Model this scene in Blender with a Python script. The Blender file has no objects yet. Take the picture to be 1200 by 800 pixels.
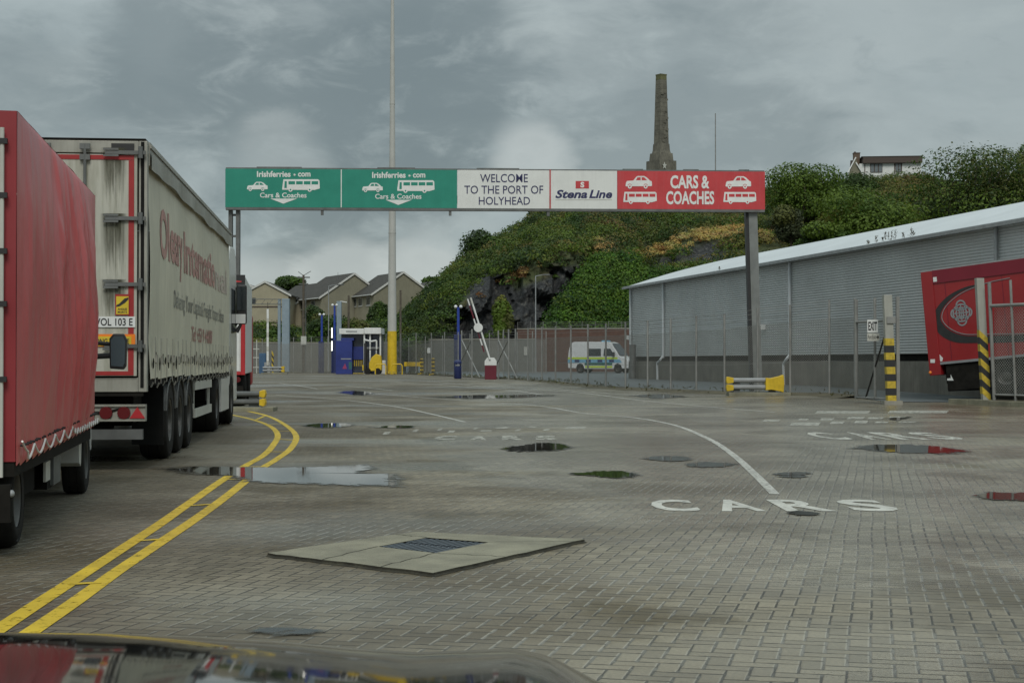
import bpy, bmesh, math, random
import numpy as np
from mathutils import Vector, Matrix, noise
random.seed(7)
SC = bpy.context.scene
COL = SC.collection
R = math.radians

# ------------------------------------------------------------------ camera
FPX, HOR, CAMH = 1870.0, 423.0, 1.32          # focal length and horizon in 1200 px units, eye height
PITCH = math.atan((HOR-400)/FPX)
cam_d = bpy.data.cameras.new('camera'); cam = bpy.data.objects.new('camera', cam_d); COL.objects.link(cam)
cam.location = (0, 0, CAMH); cam.rotation_euler = (R(90)+PITCH, 0, 0)
cam_d.sensor_width = 36; cam_d.lens = FPX/1200*36
cam_d.clip_start = 0.05; cam_d.clip_end = 6000
SC.camera = cam

# ------------------------------------------------------------------ exposure
SC.view_settings.view_transform = 'Standard'; SC.view_settings.look = 'None'
SC.view_settings.exposure = 0.12; SC.view_settings.gamma = 1
SC.view_settings.use_curve_mapping = False
SC.cycles.use_adaptive_sampling = True
SC.cycles.transparent_max_bounces = 24
SC.cycles.max_bounces = 6

# ------------------------------------------------------------------ sky and sun
SUN_EL, SUN_AZ = 46.0, 176.0                  # azimuth measured from +Y towards +X
world = bpy.data.worlds.new('World'); SC.world = world; world.use_nodes = True
nt = world.node_tree; nt.nodes.clear()
def wn(t, **kw):
    n = nt.nodes.new(t)
    for k, v in kw.items(): setattr(n, k, v)
    return n
def wm(op, a, b=None, c=None):
    n = nt.nodes.new('ShaderNodeMath'); n.operation = op
    for i, v in enumerate((a, b, c)):
        if v is None: continue
        if isinstance(v, (int, float)): n.inputs[i].default_value = v
        else: nt.links.new(v, n.inputs[i])
    return n.outputs[0]
def wmix(f, a, b):
    n = nt.nodes.new('ShaderNodeMix'); n.data_type = 'RGBA'
    for s, v in ((n.inputs[0], f), (n.inputs[6], a), (n.inputs[7], b)):
        if isinstance(v, (int, float)): s.default_value = v
        elif isinstance(v, tuple): s.default_value = v
        else: nt.links.new(v, s)
    return n.outputs[2]
def wramp(v, lo, hi):
    n = nt.nodes.new('ShaderNodeMapRange'); n.interpolation_type = 'SMOOTHSTEP'
    nt.links.new(v, n.inputs[0]); n.inputs[1].default_value = lo; n.inputs[2].default_value = hi
    return n.outputs[0]
sky = wn('ShaderNodeTexSky'); sky.sky_type = 'NISHITA'; sky.sun_disc = False
sky.sun_elevation = R(SUN_EL); sky.sun_rotation = R(SUN_AZ)
tc = wn('ShaderNodeTexCoord'); sep = wn('ShaderNodeSeparateXYZ'); nt.links.new(tc.outputs['Generated'], sep.inputs[0])
dx, dy, dz = sep.outputs
den = wm('ADD', wm('MAXIMUM', dz, 0.0), 0.70)
comb = wn('ShaderNodeCombineXYZ'); nt.links.new(wm('DIVIDE', dx, den), comb.inputs[0]); nt.links.new(wm('DIVIDE', dy, den), comb.inputs[1])
nt.links.new(wm('MULTIPLY', dz, 2.0), comb.inputs[2])
def wnoise(scale, detail, rough, off, dist=0.0):
    mp = wn('ShaderNodeMapping'); nt.links.new(comb.outputs[0], mp.inputs[0]); mp.inputs[1].default_value = off
    n = wn('ShaderNodeTexNoise'); nt.links.new(mp.outputs[0], n.inputs['Vector'])
    n.inputs['Scale'].default_value = scale; n.inputs['Detail'].default_value = detail
    n.inputs['Roughness'].default_value = rough; n.inputs['Distortion'].default_value = dist
    return n.outputs[0]
n1 = wnoise(4.6, 7, 0.55, (3.1, 1.7, 0), 0.25)     # big banks
n2 = wnoise(9.0, 8, 0.58, (9.3, 4.2, 1), 0.3)      # ragged scud
n3 = wnoise(7.5, 7, 0.55, (1.3, 8.8, 2), 0.2)        # brighter gaps
n4 = wnoise(17.0, 8, 0.6, (2.2, 5.1, 3), 0.4)        # torn edges
dark = (1.90, 2.36, 2.46, 1); mid = (3.25, 3.85, 3.92, 1); bright = (5.2, 5.6, 5.45, 1)
def patch(px, py, rad, soft=0.35):
    """a break or a bank in the cloud round one direction of the sky, its edge torn by the noise"""
    a = math.atan2(px-600, FPX); e = math.atan2((HOR-py)*math.cos(a), FPX); v = (math.sin(a)*math.cos(e), math.cos(a)*math.cos(e), math.sin(e))
    dt = wn('ShaderNodeVectorMath', operation='DOT_PRODUCT'); nt.links.new(tc.outputs['Generated'], dt.inputs[0]); dt.inputs[1].default_value = v
    q = 1-math.cos(rad/FPX)
    f = wm('DIVIDE', wm('SUBTRACT', 1.0, dt.outputs['Value']), q)          # 0 in the middle, 1 at the rim
    f = wm('ADD', f, wm('ADD', wm('MULTIPLY', wm('SUBTRACT', n3, 0.5), 3.2), wm('MULTIPLY', wm('SUBTRACT', n4, 0.5), 2.0)))
    return wramp(f, 1.0+soft, 0.15)
c = wmix(wramp(n1, 0.36, 0.64), dark, mid)
c = wmix(wm('MULTIPLY', wramp(n2, 0.45, 0.66), 0.65), c, (3.4, 3.9, 3.9, 1))
for px, py, rad, f in ((700,20,330,0.6), (300,45,130,0.8), (1050,80,300,0.6), (40,60,200,0.35)): c = wmix(wm('MULTIPLY', patch(px, py, rad, 0.9), f), c, (3.7, 4.2, 4.2, 1))
for px, py, rad, f in ((400,150,170,0.9), (190,60,80,0.75), (500,100,130,0.75), (800,190,190,0.6), (360,280,80,0.6), (60,110,90,0.4)): c = wmix(wm('MULTIPLY', patch(px, py, rad, 0.8), f), c, (1.65, 2.05, 2.13, 1))
c = wmix(wm('MULTIPLY', wramp(n4, 0.50, 0.72), 0.32), c, (4.0, 4.55, 4.5, 1)); c = wmix(wm('MULTIPLY', wramp(n4, 0.46, 0.28), 0.30), c, (1.9, 2.35, 2.45, 1))
low = wramp(dz, 0.10, 0.015); leftw = wramp(dx, 0.05, -0.10)
c = wmix(wm('MULTIPLY', wm('MULTIPLY', low, leftw), 0.4), c, (3.9, 4.35, 4.3, 1))
for px, py, rad, f in ((622,186,50,0.6), (330,190,60,0.3), (500,322,60,0.6), (405,336,62,0.55), (300,345,60,0.45)): c = wmix(wm('MULTIPLY', patch(px, py, rad), f), c, bright)
zen = wm('ADD', 1.0, wm('MULTIPLY', wramp(dz, 0.14, 0.9), 1.25))   # overcast skies are brightest overhead
vm = wn('ShaderNodeVectorMath', operation='SCALE'); nt.links.new(c, vm.inputs[0]); nt.links.new(zen, vm.inputs['Scale'])
c = wmix(0.06, vm.outputs[0], sky.outputs[0])
bg = wn('ShaderNodeBackground'); nt.links.new(c, bg.inputs[0]); bg.inputs[1].default_value = 0.1
out = wn('ShaderNodeOutputWorld'); nt.links.new(bg.outputs[0], out.inputs[0])

sun_d = bpy.data.lights.new('sun', 'SUN'); sun = bpy.data.objects.new('sun', sun_d); COL.objects.link(sun)
sun_d.energy = 1.5; sun_d.angle = R(24); sun_d.color = (1.0, 0.96, 0.90)
sd = Vector((math.sin(R(SUN_AZ))*math.cos(R(SUN_EL)), math.cos(R(SUN_AZ))*math.cos(R(SUN_EL)), math.sin(R(SUN_EL))))
sun.rotation_euler = sd.to_track_quat('Z', 'Y').to_euler()

# ------------------------------------------------------------------ measuring helpers
def sstep(a, b, x):
    t = min(1.0, max(0.0, (x-a)/(b-a))); return t*t*(3-2*t)
def gz(X, Y):                                        # yard level: rises gently towards the fences
    return 0.26*sstep(52, 78, Y+0.6*X)
def ray(px, py):
    f = Vector((0, math.cos(PITCH), math.sin(PITCH))); u = Vector((0, -math.sin(PITCH), math.cos(PITCH)))
    return f*FPX + Vector((1, 0, 0))*(px-600) + u*(400-py)
def PT(px, py, Y):                                   # point of the photograph at distance Y
    d = ray(px, py); return Vector((0, 0, CAMH)) + d*(Y/d.y)
def GP(px, py, dz=0.0):                              # point of the photograph on the ground
    d = ray(px, py); Y = 2.0
    for _ in range(60):
        X = d.x/d.y*Y
        h = CAMH - gz(X, Y) - dz
        Yn = h/max(1e-5, -d.z/d.y)
        Y = 0.5*Y+0.5*min(Yn, 400)
    return Vector((d.x/d.y*Y, Y, gz(d.x/d.y*Y, Y)+dz))

# ------------------------------------------------------------------ materials
def mat(name, col, rough=0.6, metal=0.0, var=0.12, scale=6.0, bump=0.0, streak=0.0, streak_col=(0.05, 0.045, 0.03),
        spec=0.5, coat=0.0, stretch=None, bscale=None, detail=6):
    m = bpy.data.materials.new(name); m.use_nodes = True
    t = m.node_tree; b = t.nodes['Principled BSDF']
    b.inputs['Roughness'].default_value = rough; b.inputs['Metallic'].default_value = metal
    b.inputs['Specular IOR Level'].default_value = spec
    if coat: b.inputs['Coat Weight'].default_value = coat; b.inputs['Coat Roughness'].default_value = 0.08
    tcn = t.nodes.new('ShaderNodeTexCoord'); mp = t.nodes.new('ShaderNodeMapping')
    t.links.new(tcn.outputs['Object'], mp.inputs[0])
    if stretch: mp.inputs['Scale'].default_value = stretch
    n = t.nodes.new('ShaderNodeTexNoise'); t.links.new(mp.outputs[0], n.inputs['Vector'])
    n.inputs['Scale'].default_value = scale; n.inputs['Detail'].default_value = detail; n.inputs['Roughness'].default_value = 0.6
    mr = t.nodes.new('ShaderNodeMapRange'); t.links.new(n.outputs[0], mr.inputs[0])
    mr.inputs[1].default_value = 0.3; mr.inputs[2].default_value = 0.7
    mr.inputs[3].default_value = 1-var; mr.inputs[4].default_value = 1+var
    vm = t.nodes.new('ShaderNodeVectorMath'); vm.operation = 'SCALE'; vm.inputs[0].default_value = col[:3]
    t.links.new(mr.outputs[0], vm.inputs['Scale'])
    cur = vm.outputs[0]
    if streak:
        mp2 = t.nodes.new('ShaderNodeMapping'); t.links.new(tcn.outputs['Object'], mp2.inputs[0]); mp2.inputs['Scale'].default_value = (5, 5, 0.5)
        n2 = t.nodes.new('ShaderNodeTexNoise'); t.links.new(mp2.outputs[0], n2.inputs['Vector'])
        n2.inputs['Scale'].default_value = 2.0; n2.inputs['Detail'].default_value = 8; n2.inputs['Roughness'].default_value = 0.65
        r2 = t.nodes.new('ShaderNodeMapRange'); t.links.new(n2.outputs[0], r2.inputs[0])
        r2.inputs[1].default_value = 0.48; r2.inputs[2].default_value = 0.75; r2.inputs[4].default_value = streak
        mx = t.nodes.new('ShaderNodeMix'); mx.data_type = 'RGBA'
        t.links.new(r2.outputs[0], mx.inputs[0]); t.links.new(cur, mx.inputs[6]); mx.inputs[7].default_value = (*streak_col, 1)
        cur = mx.outputs[2]
    t.links.new(cur, b.inputs['Base Color'])
    mr3 = t.nodes.new('ShaderNodeMapRange'); t.links.new(n.outputs[0], mr3.inputs[0])
    dr = min(0.1, rough*0.35); mr3.inputs[3].default_value = max(0.015, rough-dr); mr3.inputs[4].default_value = min(1, rough+dr)
    t.links.new(mr3.outputs[0], b.inputs['Roughness'])
    if bump:
        n3 = t.nodes.new('ShaderNodeTexNoise'); t.links.new(mp.outputs[0], n3.inputs['Vector'])
        n3.inputs['Scale'].default_value = bscale or scale*4; n3.inputs['Detail'].default_value = 5
        bp = t.nodes.new('ShaderNodeBump'); bp.inputs['Strength'].default_value = bump; bp.inputs['Distance'].default_value = 0.02
        t.links.new(n3.outputs[0], bp.inputs['Height']); t.links.new(bp.outputs[0], b.inputs['Normal'])
    return m

def leaf_mat(name, scale=0.5):
    m = bpy.data.materials.new(name); m.use_nodes = True
    t = m.node_tree; b = t.nodes['Principled BSDF']
    a = t.nodes.new('ShaderNodeAttribute'); a.attribute_name = 'leafcol'
    t.links.new(a.outputs['Color'], b.inputs['Base Color'])
    b.inputs['Roughness'].default_value = 0.6; b.inputs['Specular IOR Level'].default_value = 0.3
    tr = t.nodes.new('ShaderNodeBsdfTranslucent'); t.links.new(a.outputs['Color'], tr.inputs[0])
    mx = t.nodes.new('ShaderNodeMixShader'); mx.inputs[0].default_value = 0.3
    t.links.new(b.outputs[0], mx.inputs[1]); t.links.new(tr.outputs[0], mx.inputs[2])
    t.links.new(mx.outputs[0], t.nodes['Material Output'].inputs[0])
    return m

def mesh_mat(name, cell=0.05, wire=0.13, col=(0.32, 0.32, 0.31)):
    """galvanised chain-link: diagonal wires with real gaps between them"""
    m = bpy.data.materials.new(name); m.use_nodes = True
    t = m.node_tree; b = t.nodes['Principled BSDF']; b.inputs['Base Color'].default_value = (*col, 1)
    b.inputs['Metallic'].default_value = 0.4; b.inputs['Roughness'].default_value = 0.55
    uv = t.nodes.new('ShaderNodeUVMap'); s = t.nodes.new('ShaderNodeSeparateXYZ'); t.links.new(uv.outputs[0], s.inputs[0])
    def mm(op, x, y=None):
        n = t.nodes.new('ShaderNodeMath'); n.operation = op
        for i, v in enumerate((x, y)):
            if v is None: continue
            if isinstance(v, (int, float)): n.inputs[i].default_value = v
            else: t.links.new(v, n.inputs[i])
        return n.outputs[0]
    u = mm('DIVIDE', mm('ADD', s.outputs[0], s.outputs[1]), cell*1.414); v = mm('DIVIDE', mm('SUBTRACT', s.outputs[0], s.outputs[1]), cell*1.414)
    w = mm('MAXIMUM', mm('LESS_THAN', mm('FRACT', mm('ADD', u, 1000)), wire), mm('LESS_THAN', mm('FRACT', mm('ADD', v, 1000)), wire))
    tr = t.nodes.new('ShaderNodeBsdfTransparent'); mx = t.nodes.new('ShaderNodeMixShader')
    t.links.new(w, mx.inputs[0]); t.links.new(tr.outputs[0], mx.inputs[1]); t.links.new(b.outputs[0], mx.inputs[2])
    t.links.new(mx.outputs[0], t.nodes['Material Output'].inputs[0])
    return m

def paint_mat(name, col, wear=0.5, scale=14, rough=0.6):
    """road paint worn away in patches"""
    m = bpy.data.materials.new(name); m.use_nodes = True
    t = m.node_tree; b = t.nodes['Principled BSDF']; b.inputs['Roughness'].default_value = rough
    tcn = t.nodes.new('ShaderNodeTexCoord')
    n = t.nodes.new('ShaderNodeTexNoise'); t.links.new(tcn.outputs['Object'], n.inputs['Vector']); n.inputs['Scale'].default_value = scale
    n.inputs['Detail'].default_value = 8; n.inputs['Roughness'].default_value = 0.7
    mr = t.nodes.new('ShaderNodeMapRange'); t.links.new(n.outputs[0], mr.inputs[0])
    mr.inputs[1].default_value = 0.5-0.2*(1-wear)-0.06; mr.inputs[2].default_value = 0.5-0.2*(1-wear)+0.06
    n2 = t.nodes.new('ShaderNodeTexNoise'); t.links.new(tcn.outputs['Object'], n2.inputs['Vector']); n2.inputs['Scale'].default_value = 2.5; n2.inputs['Detail'].default_value = 6
    mr2 = t.nodes.new('ShaderNodeMapRange'); t.links.new(n2.outputs[0], mr2.inputs[0]); mr2.inputs[1].default_value = 0.3; mr2.inputs[2].default_value = 0.7; mr2.inputs[3].default_value = 0.72; mr2.inputs[4].default_value = 1.1
    vm = t.nodes.new('ShaderNodeVectorMath'); vm.operation = 'SCALE'; vm.inputs[0].default_value = col; t.links.new(mr2.outputs[0], vm.inputs['Scale'])
    t.links.new(vm.outputs[0], b.inputs['Base Color'])
    tr = t.nodes.new('ShaderNodeBsdfTransparent'); mx = t.nodes.new('ShaderNodeMixShader')
    t.links.new(mr.outputs[0], mx.inputs[0]); t.links.new(tr.outputs[0], mx.inputs[1]); t.links.new(b.outputs[0], mx.inputs[2])
    t.links.new(mx.outputs[0], t.nodes['Material Output'].inputs[0])
    return m

M = {}
M['galv'] = mat('galvanised_steel', (0.30, 0.31, 0.31), 0.55, 0.3, 0.18, 3)
M['galv_dark'] = mat('weathered_steel', (0.13, 0.135, 0.13), 0.6, 0.3, 0.25, 3)
M['black'] = mat('black_rubber', (0.014, 0.014, 0.013), 0.9, 0, 0.3, 5, spec=0.15)
M['tyre'] = mat('tyre_rubber', (0.019, 0.018, 0.016), 0.85, 0, 0.4, 7, 0.2, spec=0.2)
M['chassis'] = mat('dirty_chassis', (0.014, 0.013, 0.011), 0.9, 0, 0.5, 4, spec=0.12)
M['rim'] = mat('dirty_steel_rim', (0.10, 0.097, 0.09), 0.5, 0.5, 0.3, 8)
M['yellow'] = mat('yellow_paint', (0.62, 0.42, 0.015), 0.5, 0, 0.15, 4, streak=0.25, streak_col=(0.15, 0.10, 0.02))
M['yellow_dirty'] = mat('worn_yellow_paint', (0.5, 0.36, 0.03), 0.6, 0, 0.3, 8, streak=0.3, streak_col=(0.1, 0.08, 0.03))
M['black_paint'] = mat('black_paint', (0.02, 0.02, 0.02), 0.55, 0, 0.2, 5)
M['white'] = mat('white_paint', (0.68, 0.69, 0.67), 0.45, 0, 0.08, 3, streak=0.15, streak_col=(0.3, 0.28, 0.22))
M['offwhite'] = mat('offwhite_paint', (0.5, 0.5, 0.45), 0.5, 0, 0.12, 3, streak=0.3, streak_col=(0.2, 0.18, 0.13))
M['red_paint'] = mat('red_paint', (0.42, 0.025, 0.03), 0.4, 0, 0.1, 3)
M['glass'] = mat('dark_glass', (0.02, 0.026, 0.03), 0.08, 0, 0.1, 3, spec=0.8)
M['concrete'] = mat('concrete', (0.26, 0.25, 0.21), 0.85, 0, 0.2, 2.5, 0.3, streak=0.3, streak_col=(0.09, 0.085, 0.07))
M['blue'] = mat('blue_paint', (0.02, 0.05, 0.30), 0.45, 0, 0.15, 3)
M['navy'] = mat('navy_paint', (0.015, 0.025, 0.10), 0.5, 0, 0.15, 3)
M['bluegrey'] = mat('blue_grey_paint', (0.23, 0.29, 0.33), 0.5, 0, 0.12, 2)
M['wood_pole'] = mat('weathered_wood', (0.09, 0.075, 0.055), 0.85, 0, 0.3, 6)

# ------------------------------------------------------------------ mesh building
class MB:
    def __init__(s): s.v = []; s.f = []; s.mi = []; s.cur = 0; s.uv = {}
    def face(s, idx): s.f.append(tuple(idx)); s.mi.append(s.cur)
    def add(s, vs, fs):
        o = len(s.v); s.v.extend(Vector(v) for v in vs)
        for f in fs: s.face([o+i for i in f])
        return o
    def box(s, x0, y0, z0, x1, y1, z1, mt=None):
        vs = [Vector(p) for p in ((x0,y0,z0),(x1,y0,z0),(x1,y1,z0),(x0,y1,z0),(x0,y0,z1),(x1,y0,z1),(x1,y1,z1),(x0,y1,z1))]
        if mt is not None: vs = [mt @ v for v in vs]
        s.add(vs, [(0,3,2,1),(4,5,6,7),(0,1,5,4),(1,2,6,5),(2,3,7,6),(3,0,4,7)])
    def cbox(s, c, size, rz=0.0, ry=0.0, rx=0.0):
        mt = Matrix.Translation(Vector(c)) @ Matrix.Rotation(rz,4,'Z') @ Matrix.Rotation(ry,4,'Y') @ Matrix.Rotation(rx,4,'X')
        a, b, c2 = (q/2 for q in size); s.box(-a,-b,-c2,a,b,c2,mt)
    def tube(s, p0, p1, r0, r1=None, n=10, cap=True):
        p0 = Vector(p0); p1 = Vector(p1); r1 = r0 if r1 is None else r1
        d = (p1-p0).normalized(); a = d.orthogonal().normalized(); b = d.cross(a)
        o = len(s.v)
        for p, r in ((p0, r0), (p1, r1)):
            for i in range(n):
                t = 2*math.pi*i/n; s.v.append(p+(a*math.cos(t)+b*math.sin(t))*r)
        for i in range(n):
            j = (i+1) % n; s.face((o+i, o+j, o+n+j, o+n+i))
        if cap: s.face([o+i for i in reversed(range(n))]); s.face([o+n+i for i in range(n)])
    def path(s, pts, r, n=6):
        for a, b in zip(pts[:-1], pts[1:]): s.tube(a, b, r, r, n)
    def lathe(s, prof, origin, axis, n=28):               # prof: (radius, along axis)
        axis = Vector(axis).normalized(); a = axis.orthogonal().normalized(); b = axis.cross(a); origin = Vector(origin)
        o = len(s.v); m = len(prof)
        for i in range(n):
            t = 2*math.pi*i/n; d = a*math.cos(t)+b*math.sin(t)
            for r, h in prof: s.v.append(origin+d*r+axis*h)
        for i in range(n):
            j = (i+1) % n
            for k in range(m-1): s.face((o+i*m+k, o+j*m+k, o+j*m+k+1, o+i*m+k+1))
    def prism(s, poly, fn, d0, d1):                        # poly in 2D, fn(u,v,d)->3D
        n = len(poly); o = len(s.v)
        for d in (d0, d1):
            for u, v in poly: s.v.append(Vector(fn(u, v, d)))
        s.face([o+i for i in reversed(range(n))]); s.face([o+n+i for i in range(n)])
        for i in range(n):
            j = (i+1) % n; s.face((o+i, o+j, o+n+j, o+n+i))
    def poly(s, pts): s.add(pts, [tuple(range(len(pts)))])
    def grid(s, nu, nv, fn):
        o = len(s.v)
        for j in range(nv+1):
            for i in range(nu+1): s.v.append(Vector(fn(i/nu, j/nv)))
        for j in range(nv):
            for i in range(nu):
                a = o+j*(nu+1)+i; s.face((a, a+1, a+nu+2, a+nu+1))
    def ell(s, c, r, n=12, m=8):
        c = Vector(c); o = len(s.v)
        for j in range(m+1):
            ph = math.pi*j/m
            for i in range(n):
                t = 2*math.pi*i/n
                s.v.append(c+Vector((r[0]*math.sin(ph)*math.cos(t), r[1]*math.sin(ph)*math.sin(t), r[2]*math.cos(ph))))
        for j in range(m):
            for i in range(n):
                k = (i+1) % n; s.face((o+j*n+i, o+(j+1)*n+i, o+(j+1)*n+k, o+j*n+k))
    def text(s, txt, fn, x0, x1, y0, y1, bold=0.0, shear=0.0):
        """lettering fitted to a box; fn(u,v)->3D"""
        vs, fs = text_shape(txt, bold, shear)
        o = len(s.v)
        for u, v in vs: s.v.append(Vector(fn(x0+(x1-x0)*u, y0+(y1-y0)*v)))
        for f in fs: s.face([o+i for i in f])
    def build(s, name, mats, parent=None, loc=None, rz=0.0, smooth=False, bevel=0.0, auto=None):
        me = bpy.data.meshes.new(name)
        me.from_pydata([tuple(v) for v in s.v], [], s.f)
        if not isinstance(mats, (list, tuple)): mats = [mats]
        for m in mats: me.materials.append(m)
        if len(mats) > 1: me.polygons.foreach_set('material_index', s.mi)
        bm = bmesh.new(); bm.from_mesh(me)
        if bevel: 
            bmesh.ops.remove_doubles(bm, verts=bm.verts, dist=1e-5)
            es = [e for e in bm.edges if len(e.link_faces) == 2 and e.calc_face_angle(0) > 0.6]
            bmesh.ops.bevel(bm, geom=es, offset=bevel, segments=2, affect='EDGES', profile=0.6, clamp_overlap=True)
        if smooth or auto: bmesh.ops.recalc_face_normals(bm, faces=bm.faces)
        bm.to_mesh(me); bm.free()
        if smooth or auto:
            me.shade_smooth()
            if auto: me.set_sharp_from_angle(angle=R(auto))
        me.update()
        o = bpy.data.objects.new(name, me); COL.objects.link(o)
        if parent: o.parent = parent
        if loc is not None: o.location = loc
        o.rotation_euler = (0, 0, rz)
        return o
_tc = {}
def text_shape(txt, bold=0.0, shear=0.0):
    k = (txt, bold, shear)
    if k in _tc: return _tc[k]
    cu = bpy.data.curves.new('lettering', 'FONT'); cu.body = txt; cu.offset = bold; cu.shear = shear; cu.resolution_u = 3
    ob = bpy.data.objects.new('lettering', cu); COL.objects.link(ob)
    dg = bpy.context.evaluated_depsgraph_get(); me = bpy.data.meshes.new_from_object(ob.evaluated_get(dg))
    vs = [(v.co.x, v.co.y) for v in me.vertices]; fs = [tuple(p.vertices) for p in me.polygons]
    bpy.data.objects.remove(ob); bpy.data.curves.remove(cu); bpy.data.meshes.remove(me)
    x0 = min(v[0] for v in vs); x1 = max(v[0] for v in vs); y0 = min(v[1] for v in vs); y1 = max(v[1] for v in vs)
    vs = [((x-x0)/(x1-x0), (y-y0)/(y1-y0)) for x, y in vs]
    _tc[k] = (vs, fs); return _tc[k]

def tag(o, label, cat, group=None, kind=None):
    if label: o['label'] = label
    if cat: o['category'] = cat
    if group: o['group'] = group
    if kind: o['kind'] = kind
    return o
def thing(name, label, cat, loc=(0,0,0), rz=0.0, group=None):
    o = bpy.data.objects.new(name, None); COL.objects.link(o); o.location = loc; o.rotation_euler = (0,0,rz); o.empty_display_size = 0.2
    return tag(o, label, cat, group)
def copy_tree(o, parent=None):
    c = o.copy(); COL.objects.link(c)
    if parent: c.parent = parent
    for ch in list(o.children): copy_tree(ch, c)
    return c
def structure(o): o['kind'] = 'structure'; return o

# leaves: many small quads in one mesh, each with its own colour
def leaf_mesh(name, P, N, size, colors, mt, parent=None, aspect=0.6, loc=None):
    n = len(P); rng = np.random.default_rng(sum(map(ord, name)) + n)
    N = N + rng.normal(0, 0.55, (n, 3)); N /= np.linalg.norm(N, axis=1, keepdims=True)+1e-9
    T = rng.normal(0, 1, (n, 3)); T -= N*(T*N).sum(1, keepdims=True); T /= np.linalg.norm(T, axis=1, keepdims=True)+1e-9
    B = np.cross(N, T); s = (size*rng.uniform(0.6, 1.35, n))[:, None] if np.isscalar(size) else (size*rng.uniform(0.6, 1.35, n))[:, None]
    V = np.empty((n, 4, 3)); w = aspect
    V[:, 0] = P - T*s; V[:, 1] = P + B*s*w - N*s*0.15; V[:, 2] = P + T*s; V[:, 3] = P - B*s*w - N*s*0.15
    me = bpy.data.meshes.new(name)
    me.vertices.add(n*4); me.vertices.foreach_set('co', V.reshape(-1))
    me.loops.add(n*4); me.loops.foreach_set('vertex_index', np.arange(n*4, dtype=np.int32))
    me.polygons.add(n); me.polygons.foreach_set('loop_start', np.arange(0, n*4, 4, dtype=np.int32))
    me.polygons.foreach_set('loop_total', np.full(n, 4, dtype=np.int32))
    at = me.attributes.new('leafcol', 'FLOAT_COLOR', 'FACE')
    C = np.ones((n, 4)); C[:, :3] = colors; at.data.foreach_set('color', C.reshape(-1).astype(np.float32))
    me.materials.append(mt); me.update(calc_edges=True); me.validate()
    o = bpy.data.objects.new(name, me); COL.objects.link(o)
    if parent: o.parent = parent
    if loc is not None: o.location = loc
    return o
M['leaf'] = leaf_mat('leaves')
M['bark'] = mat('bark', (0.07, 0.055, 0.04), 0.9, 0, 0.3, 6)

def crown_points(rng, lobes, n):
    """points on and inside a set of ellipsoid lobes (centre, radii)"""
    w = np.array([r[0]*r[1]+r[1]*r[2] for c, r in lobes]); w = w/w.sum()
    ks = rng.choice(len(lobes), n, p=w); d = rng.normal(0, 1, (n, 3)); d /= np.linalg.norm(d, axis=1, keepdims=True)
    rad = rng.uniform(0.45, 1.0, n)**0.5*(1+rng.normal(0, 0.045, n))
    C = np.array([c for c, r in lobes])[ks]; Rr = np.array([r for c, r in lobes])[ks]
    return C + d*Rr*rad[:, None], d/Rr*Rr.mean(1, keepdims=True), ks
GREEN = {'dark': (0.034, 0.062, 0.013), 'mid': (0.056, 0.104, 0.014), 'light': (0.098, 0.152, 0.018), 'olive': (0.095, 0.105, 0.026),
         'yellow': (0.16, 0.16, 0.025), 'grey': (0.06, 0.075, 0.035)}
def tree(name, label, cat, base, h, w, n, leaf, cols, seed, group=None, trunk_h=0.3, nl=9, depth=None, flat=1.0):
    rng = np.random.default_rng(seed); depth = depth or w
    t = thing(name, label, cat, base, 0, group)
    lobes = []; ch = h*(1-trunk_h); cz = h*trunk_h+ch*0.5
    for i in range(nl):
        a = rng.uniform(0, 2*math.pi); rr = rng.uniform(0.15, 0.62); zz = rng.uniform(-0.7, 0.72)
        k = math.sqrt(max(0.1, 1-zz*zz))
        s = rng.uniform(0.36, 0.58)
        lobes.append(((math.cos(a)*rr*k*w/2, math.sin(a)*rr*k*depth/2, cz+zz*ch*0.42), (w*s*0.62, depth*s*0.62, ch*s*0.55*flat)))
    P, N, ks = crown_points(rng, lobes, n)
    P[:, 2] = np.maximum(P[:, 2], 0.15)
    base_c = np.array([GREEN[c] for c in cols]); lc = base_c[rng.integers(0, len(cols), len(lobes))][ks]
    C = lc*rng.uniform(0.78, 1.25, (n, 1))
    leaf_mesh('crown', P, N+np.array([0, 0, 0.35]), leaf, C, M['leaf'], t)
    b = MB(); r0 = max(0.08, w*0.035)
    b.tube((0, 0, -0.5), (0, 0, h*trunk_h+ch*0.25), r0, r0*0.65, 8)
    for c, r in lobes: b.tube((0, 0, h*trunk_h*0.8), c, r0*0.5, r0*0.12, 5)
    b.build('trunk', M['bark'], t, smooth=True)
    return t

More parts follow.
